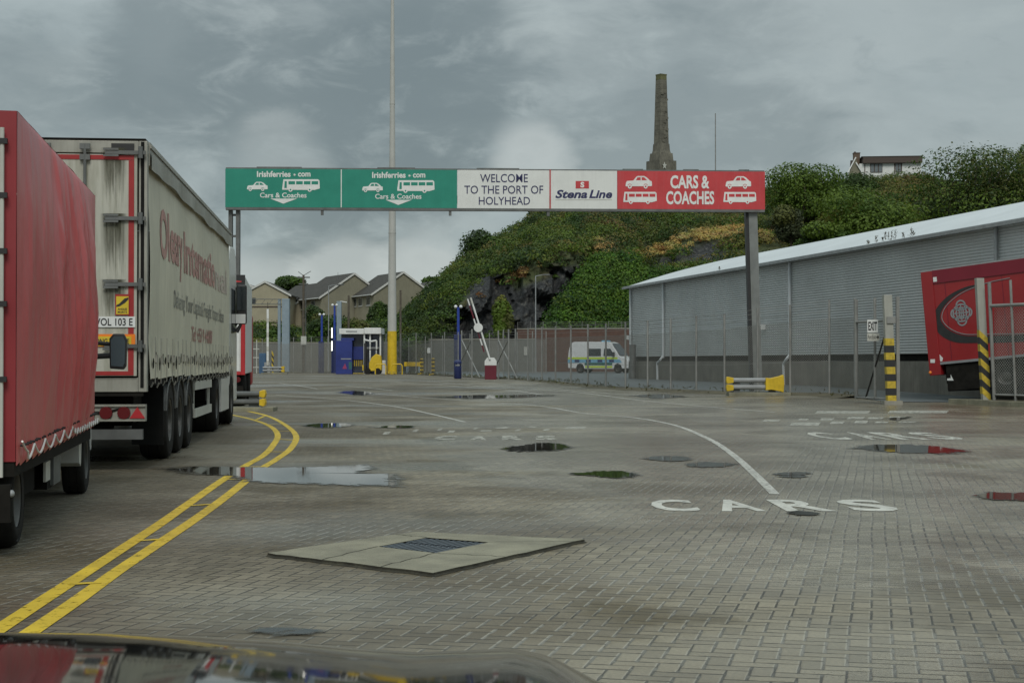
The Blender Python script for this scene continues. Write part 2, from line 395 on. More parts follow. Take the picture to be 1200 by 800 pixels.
def wet_mat():
    """standing water with a ragged edge and a damp fringe; 'wet' runs from 1 inside to 0 at the rim"""
    m = bpy.data.materials.new('puddle_water'); m.use_nodes = True; t = m.node_tree; b = t.nodes['Principled BSDF']
    b.inputs['Base Color'].default_value = (0.030, 0.027, 0.020, 1); b.inputs['Roughness'].default_value = 0.03; b.inputs['IOR'].default_value = 1.33
    a = t.nodes.new('ShaderNodeAttribute'); a.attribute_name = 'wet'; tcn = t.nodes.new('ShaderNodeTexCoord')
    n = t.nodes.new('ShaderNodeTexNoise'); t.links.new(tcn.outputs['Object'], n.inputs[0]); n.inputs['Scale'].default_value = 6; n.inputs['Detail'].default_value = 7; n.inputs['Roughness'].default_value = 0.6
    def mm(op, x, y):
        q = t.nodes.new('ShaderNodeMath'); q.operation = op
        for i, v in enumerate((x, y)):
            if isinstance(v, (int, float)): q.inputs[i].default_value = v
            else: t.links.new(v, q.inputs[i])
        return q.outputs[0]
    w = mm('ADD', a.outputs['Fac'], mm('MULTIPLY', mm('SUBTRACT', n.outputs[0], 0.5), 1.5))
    def rp(lo, hi, o=1.0):
        q = t.nodes.new('ShaderNodeMapRange'); t.links.new(w, q.inputs[0]); q.inputs[1].default_value = lo; q.inputs[2].default_value = hi; q.inputs[4].default_value = o; return q.outputs[0]
    damp = t.nodes.new('ShaderNodeBsdfPrincipled'); damp.inputs['Base Color'].default_value = (0.055, 0.048, 0.034, 1); damp.inputs['Roughness'].default_value = 0.32
    tr = t.nodes.new('ShaderNodeBsdfTransparent'); m1 = t.nodes.new('ShaderNodeMixShader'); m2 = t.nodes.new('ShaderNodeMixShader')
    t.links.new(rp(0.10, 0.42, 0.7), m1.inputs[0]); t.links.new(tr.outputs[0], m1.inputs[1]); t.links.new(damp.outputs[0], m1.inputs[2])
    t.links.new(rp(0.44, 0.50), m2.inputs[0]); t.links.new(m1.outputs[0], m2.inputs[1]); t.links.new(b.outputs[0], m2.inputs[2])
    t.links.new(m2.outputs[0], t.nodes['Material Output'].inputs[0]); return m
def grime_mat():
    """black run-off under hinges, fading out downwards along its own length"""
    m = bpy.data.materials.new('black_grime'); m.use_nodes = True; t = m.node_tree; b = t.nodes['Principled BSDF']
    b.inputs['Base Color'].default_value = (0.050, 0.050, 0.024, 1); b.inputs['Roughness'].default_value = 0.8
    uv = t.nodes.new('ShaderNodeUVMap'); mp = t.nodes.new('ShaderNodeMapping'); t.links.new(uv.outputs[0], mp.inputs[0]); mp.inputs['Scale'].default_value = (9, 0.9, 1)
    tcn = t.nodes.new('ShaderNodeTexCoord'); va = t.nodes.new('ShaderNodeVectorMath'); t.links.new(mp.outputs[0], va.inputs[0]); va.inputs[1].default_value = (0, 0, 0)
    n = t.nodes.new('ShaderNodeTexNoise'); t.links.new(va.outputs[0], n.inputs[0]); n.inputs['Scale'].default_value = 1.6; n.inputs['Detail'].default_value = 6; n.inputs['Roughness'].default_value = 0.65
    s = t.nodes.new('ShaderNodeSeparateXYZ'); t.links.new(uv.outputs[0], s.inputs[0])
    def mm(op, x, y):
        q = t.nodes.new('ShaderNodeMath'); q.operation = op; q.use_clamp = op == 'MULTIPLY'
        for i, v in enumerate((x, y)):
            if isinstance(v, (int, float)): q.inputs[i].default_value = v
            else: t.links.new(v, q.inputs[i])
        return q.outputs[0]
    edge = mm('MULTIPLY', mm('SUBTRACT', 0.5, mm('ABSOLUTE', mm('SUBTRACT', s.outputs[0], 0.5), 0.0)), 4.0)
    v = mm('ADD', n.outputs[0], mm('MULTIPLY', s.outputs[1], 0.55))
    q = t.nodes.new('ShaderNodeMapRange'); t.links.new(v, q.inputs[0]); q.inputs[1].default_value = 0.62; q.inputs[2].default_value = 1.05; q.inputs[4].default_value = 0.8
    f = mm('MULTIPLY', q.outputs[0], edge)
    tr = t.nodes.new('ShaderNodeBsdfTransparent'); mx = t.nodes.new('ShaderNodeMixShader'); t.links.new(f, mx.inputs[0]); t.links.new(tr.outputs[0], mx.inputs[1]); t.links.new(b.outputs[0], mx.inputs[2])
    t.links.new(mx.outputs[0], t.nodes['Material Output'].inputs[0]); return m
M['grime'] = grime_mat()
def set_uv(o, uvs):
    l = o.data.uv_layers.new(name='UVMap')
    for i, q in enumerate(uvs): l.data[i].uv = q

# ================================================================== GROUND
def paving_material():
    m = bpy.data.materials.new('herringbone_paving'); m.use_nodes = True
    t = m.node_tree; b = t.nodes['Principled BSDF']
    def N(tp, **kw):
        n = t.nodes.new(tp)
        for k, v in kw.items(): setattr(n, k, v)
        return n
    def mm(op, x, y=None, z=None):
        n = t.nodes.new('ShaderNodeMath'); n.operation = op
        for i, v in enumerate((x, y, z)):
            if v is None: continue
            if isinstance(v, (int, float)): n.inputs[i].default_value = v
            else: t.links.new(v, n.inputs[i])
        return n.outputs[0]
    def ramp(v, a, b2, lo=0.0, hi=1.0):
        n = N('ShaderNodeMapRange', interpolation_type='SMOOTHSTEP'); t.links.new(v, n.inputs[0])
        for i, q in zip((1, 2, 3, 4), (a, b2, lo, hi)): n.inputs[i].default_value = q
        return n.outputs[0]
    def mix(f, a, c):
        n = N('ShaderNodeMix', data_type='RGBA')
        for s, v in ((n.inputs[0], f), (n.inputs[6], a), (n.inputs[7], c)):
            if isinstance(v, (int, float)): s.default_value = v
            elif isinstance(v, tuple): s.default_value = (*v, 1)
            else: t.links.new(v, s)
        return n.outputs[2]
    tcn = N('ShaderNodeTexCoord')
    def noise_(scale, detail=5, rough=0.55, sc=(1,1,1), off=(0,0,0), dist=0):
        mp = N('ShaderNodeMapping'); t.links.new(tcn.outputs['Object'], mp.inputs[0]); mp.inputs['Scale'].default_value = sc; mp.inputs['Location'].default_value = off
        n = N('ShaderNodeTexNoise'); t.links.new(mp.outputs[0], n.inputs['Vector']); n.inputs['Scale'].default_value = scale
        n.inputs['Detail'].default_value = detail; n.inputs['Roughness'].default_value = rough; n.inputs['Distortion'].default_value = dist
        return n.outputs[0], n.outputs[1]
    mp = N('ShaderNodeMapping'); mp.vector_type = 'POINT'
    mp.inputs['Rotation'].default_value = (0, 0, R(12.8)); mp.inputs['Scale'].default_value = (10, 10, 10)
    t.links.new(tcn.outputs['Object'], mp.inputs[0])
    # courses wander slightly
    wob, wobc = noise_(0.35, 2)
    vadd = N('ShaderNodeVectorMath', operation='MULTIPLY_ADD'); t.links.new(wobc, vadd.inputs[0]); vadd.inputs[1].default_value = (0.45, 0.45, 0); t.links.new(mp.outputs[0], vadd.inputs[2])
    s = N('ShaderNodeSeparateXYZ'); t.links.new(vadd.outputs[0], s.inputs[0])
    x, y = s.outputs[0], s.outputs[1]
    i, j = mm('FLOOR', x), mm('FLOOR', y); fx, fy = mm('SUBTRACT', x, i), mm('SUBTRACT', y, j)
    k = mm('FLOORED_MODULO', mm('SUBTRACT', i, j), 4.0)
    def eq(v): return mm('COMPARE', k, float(v), 0.1)
    k0, k1, k2, k3 = eq(0), eq(1), eq(2), eq(3)
    dl = mm('ADD', fx, mm('MULTIPLY', k1, 9)); dr = mm('ADD', mm('SUBTRACT', 1, fx), mm('MULTIPLY', k0, 9))
    db = mm('ADD', fy, mm('MULTIPLY', k2, 9)); dtp = mm('ADD', mm('SUBTRACT', 1, fy), mm('MULTIPLY', k3, 9))
    dv = mm('MINIMUM', dl, dr); dh = mm('MINIMUM', db, dtp); d = mm('MINIMUM', dv, dh)
    bi = mm('SUBTRACT', i, k1); bj = mm('SUBTRACT', j, k2)
    cb = N('ShaderNodeCombineXYZ'); t.links.new(bi, cb.inputs[0]); t.links.new(bj, cb.inputs[1])
    wno = N('ShaderNodeTexWhiteNoise', noise_dimensions='2D'); t.links.new(cb.outputs[0], wno.inputs['Vector'])
    rnd = wno.outputs[0]
    big, _ = noise_(0.28, 5, 0.6, off=(3, 1, 0)); med, _ = noise_(0.62, 6, 0.6, sc=(0.8, 0.55, 1)); fine, _ = noise_(55, 4, 0.7); rut, _ = noise_(0.16, 4, 0.6, sc=(1.6, 0.55, 1), off=(7, 2, 0))
    grit, _ = noise_(160, 2, 0.6)
    base = mix(ramp(big, 0.38, 0.62), (0.128, 0.105, 0.068), (0.245, 0.216, 0.155))
    base = mix(mm('MULTIPLY', ramp(med, 0.50, 0.62), 0.8), base, (0.085, 0.064, 0.028))          # brown stains
    base = mix(mm('MULTIPLY', ramp(rut, 0.5, 0.66), 0.35), base, (0.235, 0.215, 0.160))              # scoured pale lanes
    sx0 = N('ShaderNodeSeparateXYZ'); t.links.new(tcn.outputs['Object'], sx0.inputs[0])
    lorry_shade = mm('MULTIPLY', ramp(mm('ADD', sx0.outputs[0], mm('MULTIPLY', mm('SUBTRACT', big, 0.5), 5.0)), 0.6, -3.2), 0.45)      # shade of the queued lorries painted as darker paving on the left
    base = mix(lorry_shade, base, (0.062, 0.050, 0.032))
    tint = mm('ADD', 0.84, mm('MULTIPLY', rnd, 0.32))
    vm = N('ShaderNodeVectorMath', operation='SCALE'); t.links.new(base, vm.inputs[0]); t.links.new(mm('MULTIPLY', tint, ramp(fine, 0.25, 0.75, 0.72, 1.28)), vm.inputs['Scale'])
    jn, _ = noise_(0.5, 4, 0.6, off=(5, 5, 0)); jf, _ = noise_(9, 3, 0.6)
    jw = mm('MULTIPLY', ramp(jf, 0.3, 0.7, 0.45, 1.5), 0.058)
    jm = ramp(mm('SUBTRACT', d, jw), 0.03, -0.015)
    isv = mm('LESS_THAN', dv, dh)
    joint_glint = mm('MULTIPLY', isv, mm('MULTIPLY', ramp(mm('ADD', jn, mm('MULTIPLY', jf, 0.55)), 0.66, 0.95), 0.55))          # sky glint painted as pale colour in lengthwise joints, the rest dark silt
    jc = mix(joint_glint, (0.022, 0.019, 0.012), (0.36, 0.345, 0.29))
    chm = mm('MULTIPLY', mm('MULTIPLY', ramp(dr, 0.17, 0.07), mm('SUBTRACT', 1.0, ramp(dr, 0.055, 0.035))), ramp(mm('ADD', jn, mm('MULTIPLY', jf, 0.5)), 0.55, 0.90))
    edged = mix(mm('MULTIPLY', chm, 0.75), vm.outputs[0], (0.40, 0.385, 0.32))     # bright reflection off the chamfers painted as pale block edges
    col = mix(mm('MULTIPLY', jm, 0.92), edged, jc)
    t.links.new(col, b.inputs['Base Color'])
    wet, _ = noise_(0.22, 4, 0.55, sc=(0.6, 1.0, 1), off=(1.5, 9, 0))
    sx = N('ShaderNodeSeparateXYZ'); t.links.new(tcn.outputs['Object'], sx.inputs[0])
    wetx = mm('ADD', wet, mm('MULTIPLY', ramp(sx.outputs[0], -3.0, 4.0), 0.20))
    rough = mm('ADD', ramp(wetx, 0.46, 0.66, 0.70, 0.25), mm('MULTIPLY', mm('SUBTRACT', fine, 0.5), 0.25))
    t.links.new(rough, b.inputs['Roughness']); b.inputs['Specular IOR Level'].default_value = 0.36
    hgt = mm('ADD', mm('MULTIPLY', ramp(d, 0.0, 0.13), 0.7), mm('ADD', mm('MULTIPLY', fine, 0.22), mm('ADD', mm('MULTIPLY', grit, 0.15), mm('MULTIPLY', rnd, 0.45))))
    bp = N('ShaderNodeBump'); bp.inputs['Strength'].default_value = 0.55; bp.inputs['Distance'].default_value = 0.010
    t.links.new(hgt, bp.inputs['Height']); t.links.new(bp.outputs[0], b.inputs['Normal'])
    return m
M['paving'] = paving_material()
M['asphalt'] = mat('damp_asphalt', (0.085, 0.098, 0.100), 0.55, 0, 0.2, 0.4, 0.2, bscale=30)
M['verge'] = mat('weedy_verge', (0.085, 0.075, 0.045), 0.9, 0, 0.4, 1.2, 0.4)
def ladder(parts):
    r = []
    for a, b, st in parts:
        n = max(1, round((b-a)/st)); r += [a+(b-a)*i/n for i in range(n)]
    return r+[parts[-1][1]]
xs = ladder([(-1500,-200,200),(-200,-40,20),(-40,40,1.6),(40,200,20),(200,1500,200)]); ys = ladder([(-120,-5,20),(-5,45,2.5),(45,100,1.3),(100,180,8),(180,400,40),(400,3000,300)])
g = MB(); nx = len(xs)
for Y in ys:
    for X in xs: g.v.append(Vector((X, Y, gz(X, Y))))
for j in range(len(ys)-1):
    for i in range(nx-1): a = j*nx+i; g.face((a, a+1, a+nx+1, a+nx))
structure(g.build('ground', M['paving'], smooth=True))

# the boundary of the yard, seen in the photograph along the foot of the fence
FENCE_PX = [(-60,437),(200,437),(286,437),(330,436.8),(380,436.8),(430,437),(483,438),(540,441),(570,443),(604,444.6),(635,447.2),(669,450.5),(710,454.5),(759,457.3),(816,459.5),(849,461),(890,462.2),(926,462.6),(972,463),(1003,466)]
FLINE = [GP(*p) for p in FENCE_PX]
# asphalt service road on the far side of the fence
road_edge = FLINE + [GP(1042, 471), GP(1110, 471.5), GP(1200, 475)+Vector((0.3, 0.6, 0)), Vector((40, 30, 0.2))]
m = MB(); cols = 30
for a in road_edge:
    far = Vector((a.x*1.02+2, 158, 0)) if a.x < 7 else Vector((a.x+60, 158, 0))
    for q in range(cols+1):
        t = (q/cols)**1.6; X = a.x+(far.x-a.x)*t; Y = a.y+(far.y-a.y)*t
        m.v.append(Vector((X, Y, gz(X, Y)+0.012)))
for i in range(len(road_edge)-1):
    for q in range(cols): a = i*(cols+1)+q; m.face((a, a+cols+1, a+cols+2, a+1))
structure(m.build('service_road', M['asphalt'], smooth=True))
# mossy strip of soil under the fence
m = MB(); rv = random.Random(3)
pts = []
for a, b in zip(FLINE[:-1], FLINE[1:]):
    n = max(1, int((b-a).length/1.2))
    pts += [a.lerp(b, q/n) for q in range(n)]
pts.append(FLINE[-1])
for p in pts:
    dirn = Vector((p.x*0.3, 1, 0)).normalized(); w = 0.5+0.35*rv.random()
    for off, hh in ((-w, 0.004), (-w*0.4, 0.05), (0.1, 0.08), (0.7, 0.03)):
        q = p+dirn*off; m.v.append(Vector((q.x, q.y, gz(q.x, q.y)+hh+0.012*(off > 0))))
for i in range(len(pts)-1):
    for k in range(3): a = i*4+k; m.face((a, a+4, a+5, a+1))
structure(m.build('verge', M['verge'], smooth=True))

# ------------------------------------------------------------------ road markings
M['line_white'] = paint_mat('worn_white_line', (0.48, 0.47, 0.42), 0.62)
M['letter_white'] = paint_mat('white_letter_paint', (0.55, 0.54, 0.48), 0.42)
M['letter_faded'] = paint_mat('faded_letter_paint', (0.50, 0.49, 0.43), 0.72, 9)
M['letter_worn'] = paint_mat('worn_letter_paint', (0.44, 0.43, 0.37), 0.85, 10)
M['line_yellow'] = paint_mat('yellow_line_paint', (0.62, 0.43, 0.02), 0.42)
def smooth_line(P, n=8):
    out = []
    for i in range(len(P)-1):
        p0 = P[max(0, i-1)]; p1 = P[i]; p2 = P[i+1]; p3 = P[min(len(P)-1, i+2)]
        for q in range(n):
            t = q/n
            out.append(0.5*((2*p1)+(p2-p0)*t+(2*p0-5*p1+4*p2-p3)*t*t+(3*p1-p0-3*p2+p3)*t**3))
    return out+[P[-1]]
def strip(mb, pts, w, lift=0.004):
    o = len(mb.v)
    for i, p in enumerate(pts):
        a = pts[max(0, i-1)]; b = pts[min(len(pts)-1, i+1)]; d = Vector((b.x-a.x, b.y-a.y, 0)).normalized(); s = Vector((-d.y, d.x, 0))*w/2
        for q in (p+s, p-s): mb.v.append(Vector((q.x, q.y, gz(q.x, q.y)+lift)))
    for i in range(len(pts)-1): mb.face((o+2*i, o+2*i+1, o+2*i+3, o+2*i+2))
white_lines = [
    [(415,459),(526,468),(626,475),(683,484),(740,489),(790,498),(830,514),(858,532),(885,556),(908,579)],
    [(323,462.6),(396,468),(461,476),(505,485),(545,494.5)],
    [(500,447),(568,453),(668,459),(760,470),(835,477),(908,483)],
    [(327,449),(350,452),(372,455.5)], [(405,452),(432,454.5),(460,457.5)], [(311,470),(322,470.8),(334,471.5)],
    [(445,447),(500,450),(560,454.5),(600,457.5),(640,463)], [(640,455),(700,460),(748,463)], [(300,445.5),(400,446),(470,448)]]
for L in white_lines:
    m = MB(); strip(m, smooth_line([GP(*p) for p in L]), 0.10 if L[0][0] != 300 else 0.2)
    structure(m.build('white_lane_line', M['line_white']))
outer = [(280,480.5),(297.4,483.2),(316.7,488.5),(336,499),(347,511),(341,525),(325,537.5),(308,548),(290,562),(259,586.4),(224,611.5),(200,627.5),(143,665.5),(115,685.5),(83,708.5),(45,734.5),(0,765),(-60,806)]
inner = [(262,485),(274.7,486.7),(297.4,492),(316.7,499.5),(325.4,509.5),(320,521.7),(308,534),(287,546),(259,563.7),(224,588),(189,612.7),(154,635.8),(100,671),(72,689.3),(33,714.7),(0,736.5),(-60,776)]
rungs = [((300,492),(310,487.5)),((313,497.5),(331,496.5)),((323,505),(342,505.5)),((323.5,514.5),(345,516)),((313,529.5),(335,529.5)),((284,547),(310,547)),((262,562),(290,561.5)),((218,593),(249,591)),((160,634),(191,632)),((80,685),(118,683))]
m = MB(); strip(m, smooth_line([GP(*p) for p in outer]), 0.105)
strip(m, smooth_line([GP(*p) for p in inner]), 0.105)
for a, b in rungs:
    A, B = GP(*a), GP(*b); d = (B-A).normalized(); n = max(2, int((B-A).length/0.3))
    strip(m, [A.lerp(B, q/n) for q in range(n+1)], 0.075, 0.0065)
structure(m.build('yellow_double_line', M['line_yellow']))
def ground_text(name, txt, x0, x1, ytop, ybot, mt, bold=0.02, lift=0.004):
    m = MB()
    def fn(u, v):
        p = GP(u, v); return (p.x, p.y, p.z+lift)
    # lettering laid out on the ground between two measured lines, in ground space
    a, b, c, d = GP(x0, ybot), GP(x1, ybot), GP(x0, ytop), GP(x1, ytop)
    dep = ((c.y-a.y)+(d.y-b.y))/2; e = (b-a); e.z = 0; nrm = Vector((-e.y, e.x, 0)).normalized()
    def fn(u, v):
        q = Vector((a.x, a.y, 0))+e*u+nrm*dep*v; return (q.x, q.y, gz(q.x, q.y)+lift)
    m.text(txt, fn, 0, 1, 0, 1, bold); return structure(m.build(name, mt))
for ch, a, b in (('C',770,823),('A',846,899),('R',922,982),('S',1004,1061)): ground_text('painted_letter', ch, a, b, 585.5, 599, M['letter_white'], 0.03)
for ch, a, b in (('C',970,1003),('A',1021,1046),('R',1057,1094),('S',1103,1138)): ground_text('painted_letter', ch, a, b, 506.5, 515, M['letter_faded'], 0.03)
for ch, a, b in (('C',507,533),('A',550,570),('R',588,614),('S',628,654)): ground_text('painted_letter', ch, a, b, 510.5, 515.5, M['letter_worn'], 0.05)
# worn strokes of lettering that can no longer be read
for quads, mt in (([(448,506,458,509),(483,503,491,506),(512,502,519,504.5),(524,504.5,534,507),(554,501,561,503),(562,504,578,505.5),(580,500.5,597,502),(603,503,611,505),(618,499.5,630,501),(636,502.5,645,504.5),(662,500,688,502.5)], 'letter_worn'),
                  ([(893,491.5,915,494),(925,495,962,498.5),(934,490.5,948,492.5),(960,490,978,492.5),(972,494,990,496.5),(992,488.5,1014,491),(1000,493,1018,496),(1016,489,1036,491),(1024,494,1042,495.5),(1040,488,1062,490.5),(1052,494,1074,495)], 'letter_worn'),
                  ([(955,481.5,1020,484.5),(1040,481,1112,484)], 'letter_worn')):
    m = MB()
    for x0, y0, x1, y1 in quads:
        m.poly([GP(x0, y1)+Vector((0,0,.004)), GP(x1-3, y1)+Vector((0,0,.004)), GP(x1, y0)+Vector((0,0,.004)), GP(x0+3, y0)+Vector((0,0,.004))])
    structure(m.build('worn_road_marking', M[mt]))

# ------------------------------------------------------------------ puddles
M['water'] = wet_mat()
puddles = [
    [(205,550),(240,547.5),(285,548),(330,548.5),(380,547.5),(410,545.8),(424,545.8),(432,550),(416,552.5),(424,555.5),(452,556),(456,567),(438,568.5),(380,567),(310,564.5),(285,560),(272,557),(235,556)],
    [(588,525.5),(600,523.5),(612,522.5),(628,519.8),(650,519.5),(665,523),(655,527.5),(630,528.6),(602,528.5)],
    [(670,556),(690,553.2),(712,552.5),(740,554),(744,557.5),(728,560.5),(700,558.5)],
    [(1001,525),(1025,521.8),(1050,521.3),(1085,522.3),(1110,525),(1130,528.6),(1105,531),(1070,530.6),(1040,529.3),(1020,527.5)],
    [(1143,581),(1162,577.5),(1185,578.5),(1215,577.5),(1250,582),(1230,588),(1190,586.5),(1165,585)],
    [(356,498.5),(375,496.5),(400,496.3),(414,498.3),(396,500.5),(372,501)], [(431,500.8),(455,499),(488,499.3),(470,501.5)],
    [(504,465.5),(560,463.2),(622,462.6),(642,463.6),(600,466.2),(550,467)], [(752,537.5),(775,534.8),(800,535.5),(810,538.5),(785,540.5)],
    [(802,544.5),(822,541.8),(856,543.5),(845,547),(815,547)], [(905,556),(920,554),(946,553.5),(942,556.3),(922,557)], [(912,558.2),(934,557.2),(946,558.6),(930,560)],
    [(293,741),(310,736.8),(335,734.8),(358,736.5),(375,740),(358,744.5),(325,746)], [(924,601),(934,599),(950,600.5),(962,602),(948,604.2),(930,603)],
    [(396,459.5),(415,458),(438,460.5),(420,463)], [(740,463.5),(772,462),(800,465),(770,466.5)], [(1040,490),(1065,488.8),(1052,492.5)]]
rp = random.Random(5)
for P in puddles:
    W = [GP(*p) for p in P]; W = smooth_line(W+[W[0]], 6)[:-1]; c = sum(W, Vector())/len(W)
    ph_ = rp.uniform(0, 50)
    W = [c+(w-c)*(1+(0.08 if P[0][0] in (205, 293) else 0.28)*noise.noise((q*0.9+ph_, ph_, 0.0))+(0.03 if P[0][0] in (205, 293) else 0.16)*noise.noise((q*2.3, ph_, 3.0))) for q, w in enumerate(W)]
    m = MB(); n = len(W); vals = []
    for sc_, val in ((1.22, 0.0), (1.05, 0.42), (0.93, 0.62), (0.72, 0.95), (0.35, 1.0)):
        for w in W:
            q = c+(w-c)*sc_; m.v.append(Vector((q.x, q.y, gz(q.x, q.y)+0.0085))); vals.append(val)
    m.v.append(Vector((c.x, c.y, gz(c.x, c.y)+0.0085))); vals.append(1.0)
    for r_ in range(4):
        for q in range(n): k = (q+1) % n; m.face((r_*n+q, r_*n+k, (r_+1)*n+k, (r_+1)*n+q))
    for q in range(n): m.face((4*n+q, 4*n+(q+1) % n, 5*n))
    o = structure(m.build('puddle', M['water'])); o.visible_shadow = True
    at = o.data.attributes.new('wet', 'FLOAT', 'POINT'); at.data.foreach_set('value', [v*0.55 for v in vals] if P[0][0] == 293 else vals)

# ------------------------------------------------------------------ concrete slab with its steel cover
M['slab'] = mat('pale_concrete_slab', (0.235, 0.222, 0.160), 0.8, 0, 0.30, 2.6, 0.5, bscale=60, streak=0.35, streak_col=(0.12, 0.11, 0.075))
M['tread'] = mat('steel_tread_cover', (0.085, 0.10, 0.115), 0.45, 0.4, 0.3, 5)
TOPZ = 0.026
corners = [GP(312,647.5,TOPZ), GP(508,670.5,TOPZ), GP(684,631.5,TOPZ), GP(486,622.5,TOPZ)]
t = thing('drain_slab', 'raised square concrete slab around a ribbed steel drain cover', 'drain cover', sum(corners, Vector())/4-Vector((0,0,TOPZ)))
o0 = t.location
grate = [GP(443,640,TOPZ), GP(510,647.5,TOPZ), GP(573,635,TOPZ), GP(500,629.5,TOPZ)]
rr = random.Random(2)
def edge_pts(a, b, n=14): return [a.lerp(b, q/n)+Vector((rr.uniform(-.008,.008), rr.uniform(-.012,.012), 0)) for q in range(n)]
ring = []; 
for q in range(4): ring += edge_pts(corners[q], corners[(q+1) % 4])
inn = []
for q in range(4): inn += [grate[q].lerp(grate[(q+1) % 4], s/14) for s in range(14)]
m = MB(); n = len(ring)
for p in ring: m.v.append(p-o0)
for p in ring: m.v.append(Vector((p.x-o0.x, p.y-o0.y, -0.02)))
for p in inn: m.v.append(p-o0)
for q in range(n):
    k = (q+1) % n; m.cur = 1; m.face((q, n+q, n+k, k)); m.cur = 0; m.face((q, k, 2*n+k, 2*n+q))
M['slab_edge'] = mat('dark_slab_edge', (0.035, 0.033, 0.022), 0.95, 0, 0.5, 9, 0.5)
m.build('slab', [M['slab'], M['slab_edge']], t)
m = MB(); ro = random.Random(12)                       # thin dark band laid along its edge
for p in ring: m.v.append(Vector((p.x-o0.x, p.y-o0.y, 0.012)))
for q, p in enumerate(ring): d_ = Vector((p.x-o0.x, p.y-o0.y, 0)); d_ = d_*(1+(0.006+0.014*ro.random())); m.v.append(Vector((d_.x, d_.y, 0.002)))
for q in range(n): m.face((q, (q+1) % n, n+(q+1) % n, n+q))
m.build('edge_band', M['slab_edge'], t)
m = MB()                                               # cracks and pour joints running out from the cover
rc_ = random.Random(31)
for ga, gb in ((grate[0], ring[5]), (grate[1], ring[20]), (grate[2], ring[27]), (grate[3], ring[44]), (grate[1], ring[10])):
    seg = [ga.lerp(gb, q/9)+(Vector((rc_.uniform(-.012,.012), rc_.uniform(-.02,.02), 0)) if 0 < q < 9 else Vector()) for q in range(10)]
    for a_, b_ in zip(seg[:-1], seg[1:]):
        d_ = (b_-a_).normalized(); w_ = Vector((-d_.y, d_.x, 0))*0.004; m.add([a_-o0+w_+Vector((0,0,.0025)), a_-o0-w_+Vector((0,0,.0025)), b_-o0-w_+Vector((0,0,.0025)), b_-o0+w_+Vector((0,0,.0025))], [(0,1,2,3)])
m.build('crack', M['slab_edge'], t)
m = MB(); c = sum(grate, Vector())/4
G = [c+(p-c)*0.995-o0-Vector((0,0,0.012)) for p in grate]; m.poly(G)
e1 = G[1]-G[0]; e2 = G[3]-G[0]
for q in range(11):
    a = G[0].lerp(G[1], (q+0.18)/11); b = G[3].lerp(G[2], (q+0.18)/11); w1 = e1/11*0.5
    for s in range(2):
        lo, hi = 0.04+0.5*s, 0.46+0.5*s
        p = [a.lerp(b, lo), a.lerp(b, lo)+w1, (a+w1).lerp(b+w1, hi), a.lerp(b, hi)]
        up = Vector((0,0,0.010)); m.add([*p, *[v+up for v in p]], [(4,5,6,7),(0,1,5,4),(1,2,6,5),(2,3,7,6),(3,0,4,7)])
m.build('cover', M['tread'], t)

# ================================================================== STRUCTURES: gantry
def frame_fn(o, ux, uz, un):                          # (u, v, lift) -> point
    return lambda u, v, d=0.0: o+ux*u+uz*v+un*d
Z3 = Vector((0, 0, 1))
M['sign_green'] = mat('green_sign_paint', (0.018, 0.235, 0.165), 0.4, 0, 0.08, 1.5, streak=0.2, streak_col=(0.02, 0.15, 0.11))
M['sign_white'] = mat('white_sign_paint', (0.68, 0.69, 0.66), 0.4, 0, 0.05, 1.5, streak=0.18, streak_col=(0.42, 0.42, 0.40))
M['sign_red'] = mat('red_sign_paint', (0.50, 0.045, 0.05), 0.4, 0, 0.1, 1.5, streak=0.28, streak_col=(0.46, 0.14, 0.14))
M['letter_navy'] = mat('navy_lettering', (0.02, 0.022, 0.09), 0.5, 0, 0.1, 3)
M['letter_pale'] = mat('white_lettering', (0.70, 0.71, 0.68), 0.45, 0, 0.08, 3)
M['letter_black'] = mat('black_lettering', (0.02, 0.02, 0.02), 0.5, 0, 0.1, 3)
gp0, gp1 = PT(264, 220, 60.0), PT(896.5, 222, 61.0)
gp0.z = gp1.z = 0; gux = (gp1-gp0).normalized(); glen = (gp1-gp0).length; gn = Vector((gux.y, -gux.x, 0))
ZB, ZT = 7.11, 8.56
gantry = thing('overhead_sign_gantry', 'long overhead gantry across the yard carrying green, white and red welcome boards', 'sign gantry', (gp0+gp1)/2)
gm = Matrix.Translation(-gantry.location)
def gxy(px, py, d=0.0):                               # photograph position -> point on the board face
    u = (px-264)/632.5; yt = 197+5*u; yb = 243.5+1.7*u
    return gm @ (gp0+gux*(glen*u)+Z3*(ZB+(yb-py)/(yb-yt)*(ZT-ZB))+gn*d)
def gbox(mb, x0, x1, z0, z1, d0, d1):
    vs = []
    for z in (z0, z1):
        for (x, d) in ((x0, d0), (x1, d0), (x1, d1), (x0, d1)):
            vs.append(gm @ (gp0+gux*(glen*(x-264)/632.5)+Z3*z+gn*d))
    mb.add(vs, [(0,3,2,1),(4,5,6,7),(0,1,5,4),(1,2,6,5),(2,3,7,6),(3,0,4,7)])
m = MB()
gbox(m, 264.5, 896, ZB-0.10, ZB-0.005, -0.20, 0.03); gbox(m, 264.5, 896, ZT+0.005, ZT+0.05, -0.22, -0.02)
gbox(m, 264.5, 896, ZB+0.2, ZB+0.5, -0.35, -0.16)
for x in (376, 525, 640): gbox(m, x-1.6, x+1.6, ZB-0.28, ZB-0.105, -0.1, 0.0)
for x0, x1 in ((300, 352), (440, 484), (556, 606), (728, 752), (800, 818), (866, 878)): gbox(m, x0, x1, ZT+0.052, ZT+0.085, -0.2, -0.04)
m.build('beam', M['galv_dark'], gantry)
def gpanel(x0, x1, mt):
    m = MB(); gbox(m, x0, x1, ZB, ZT, -0.06, 0.0); return m.build('sign_panel', mt, gantry, bevel=0.004)
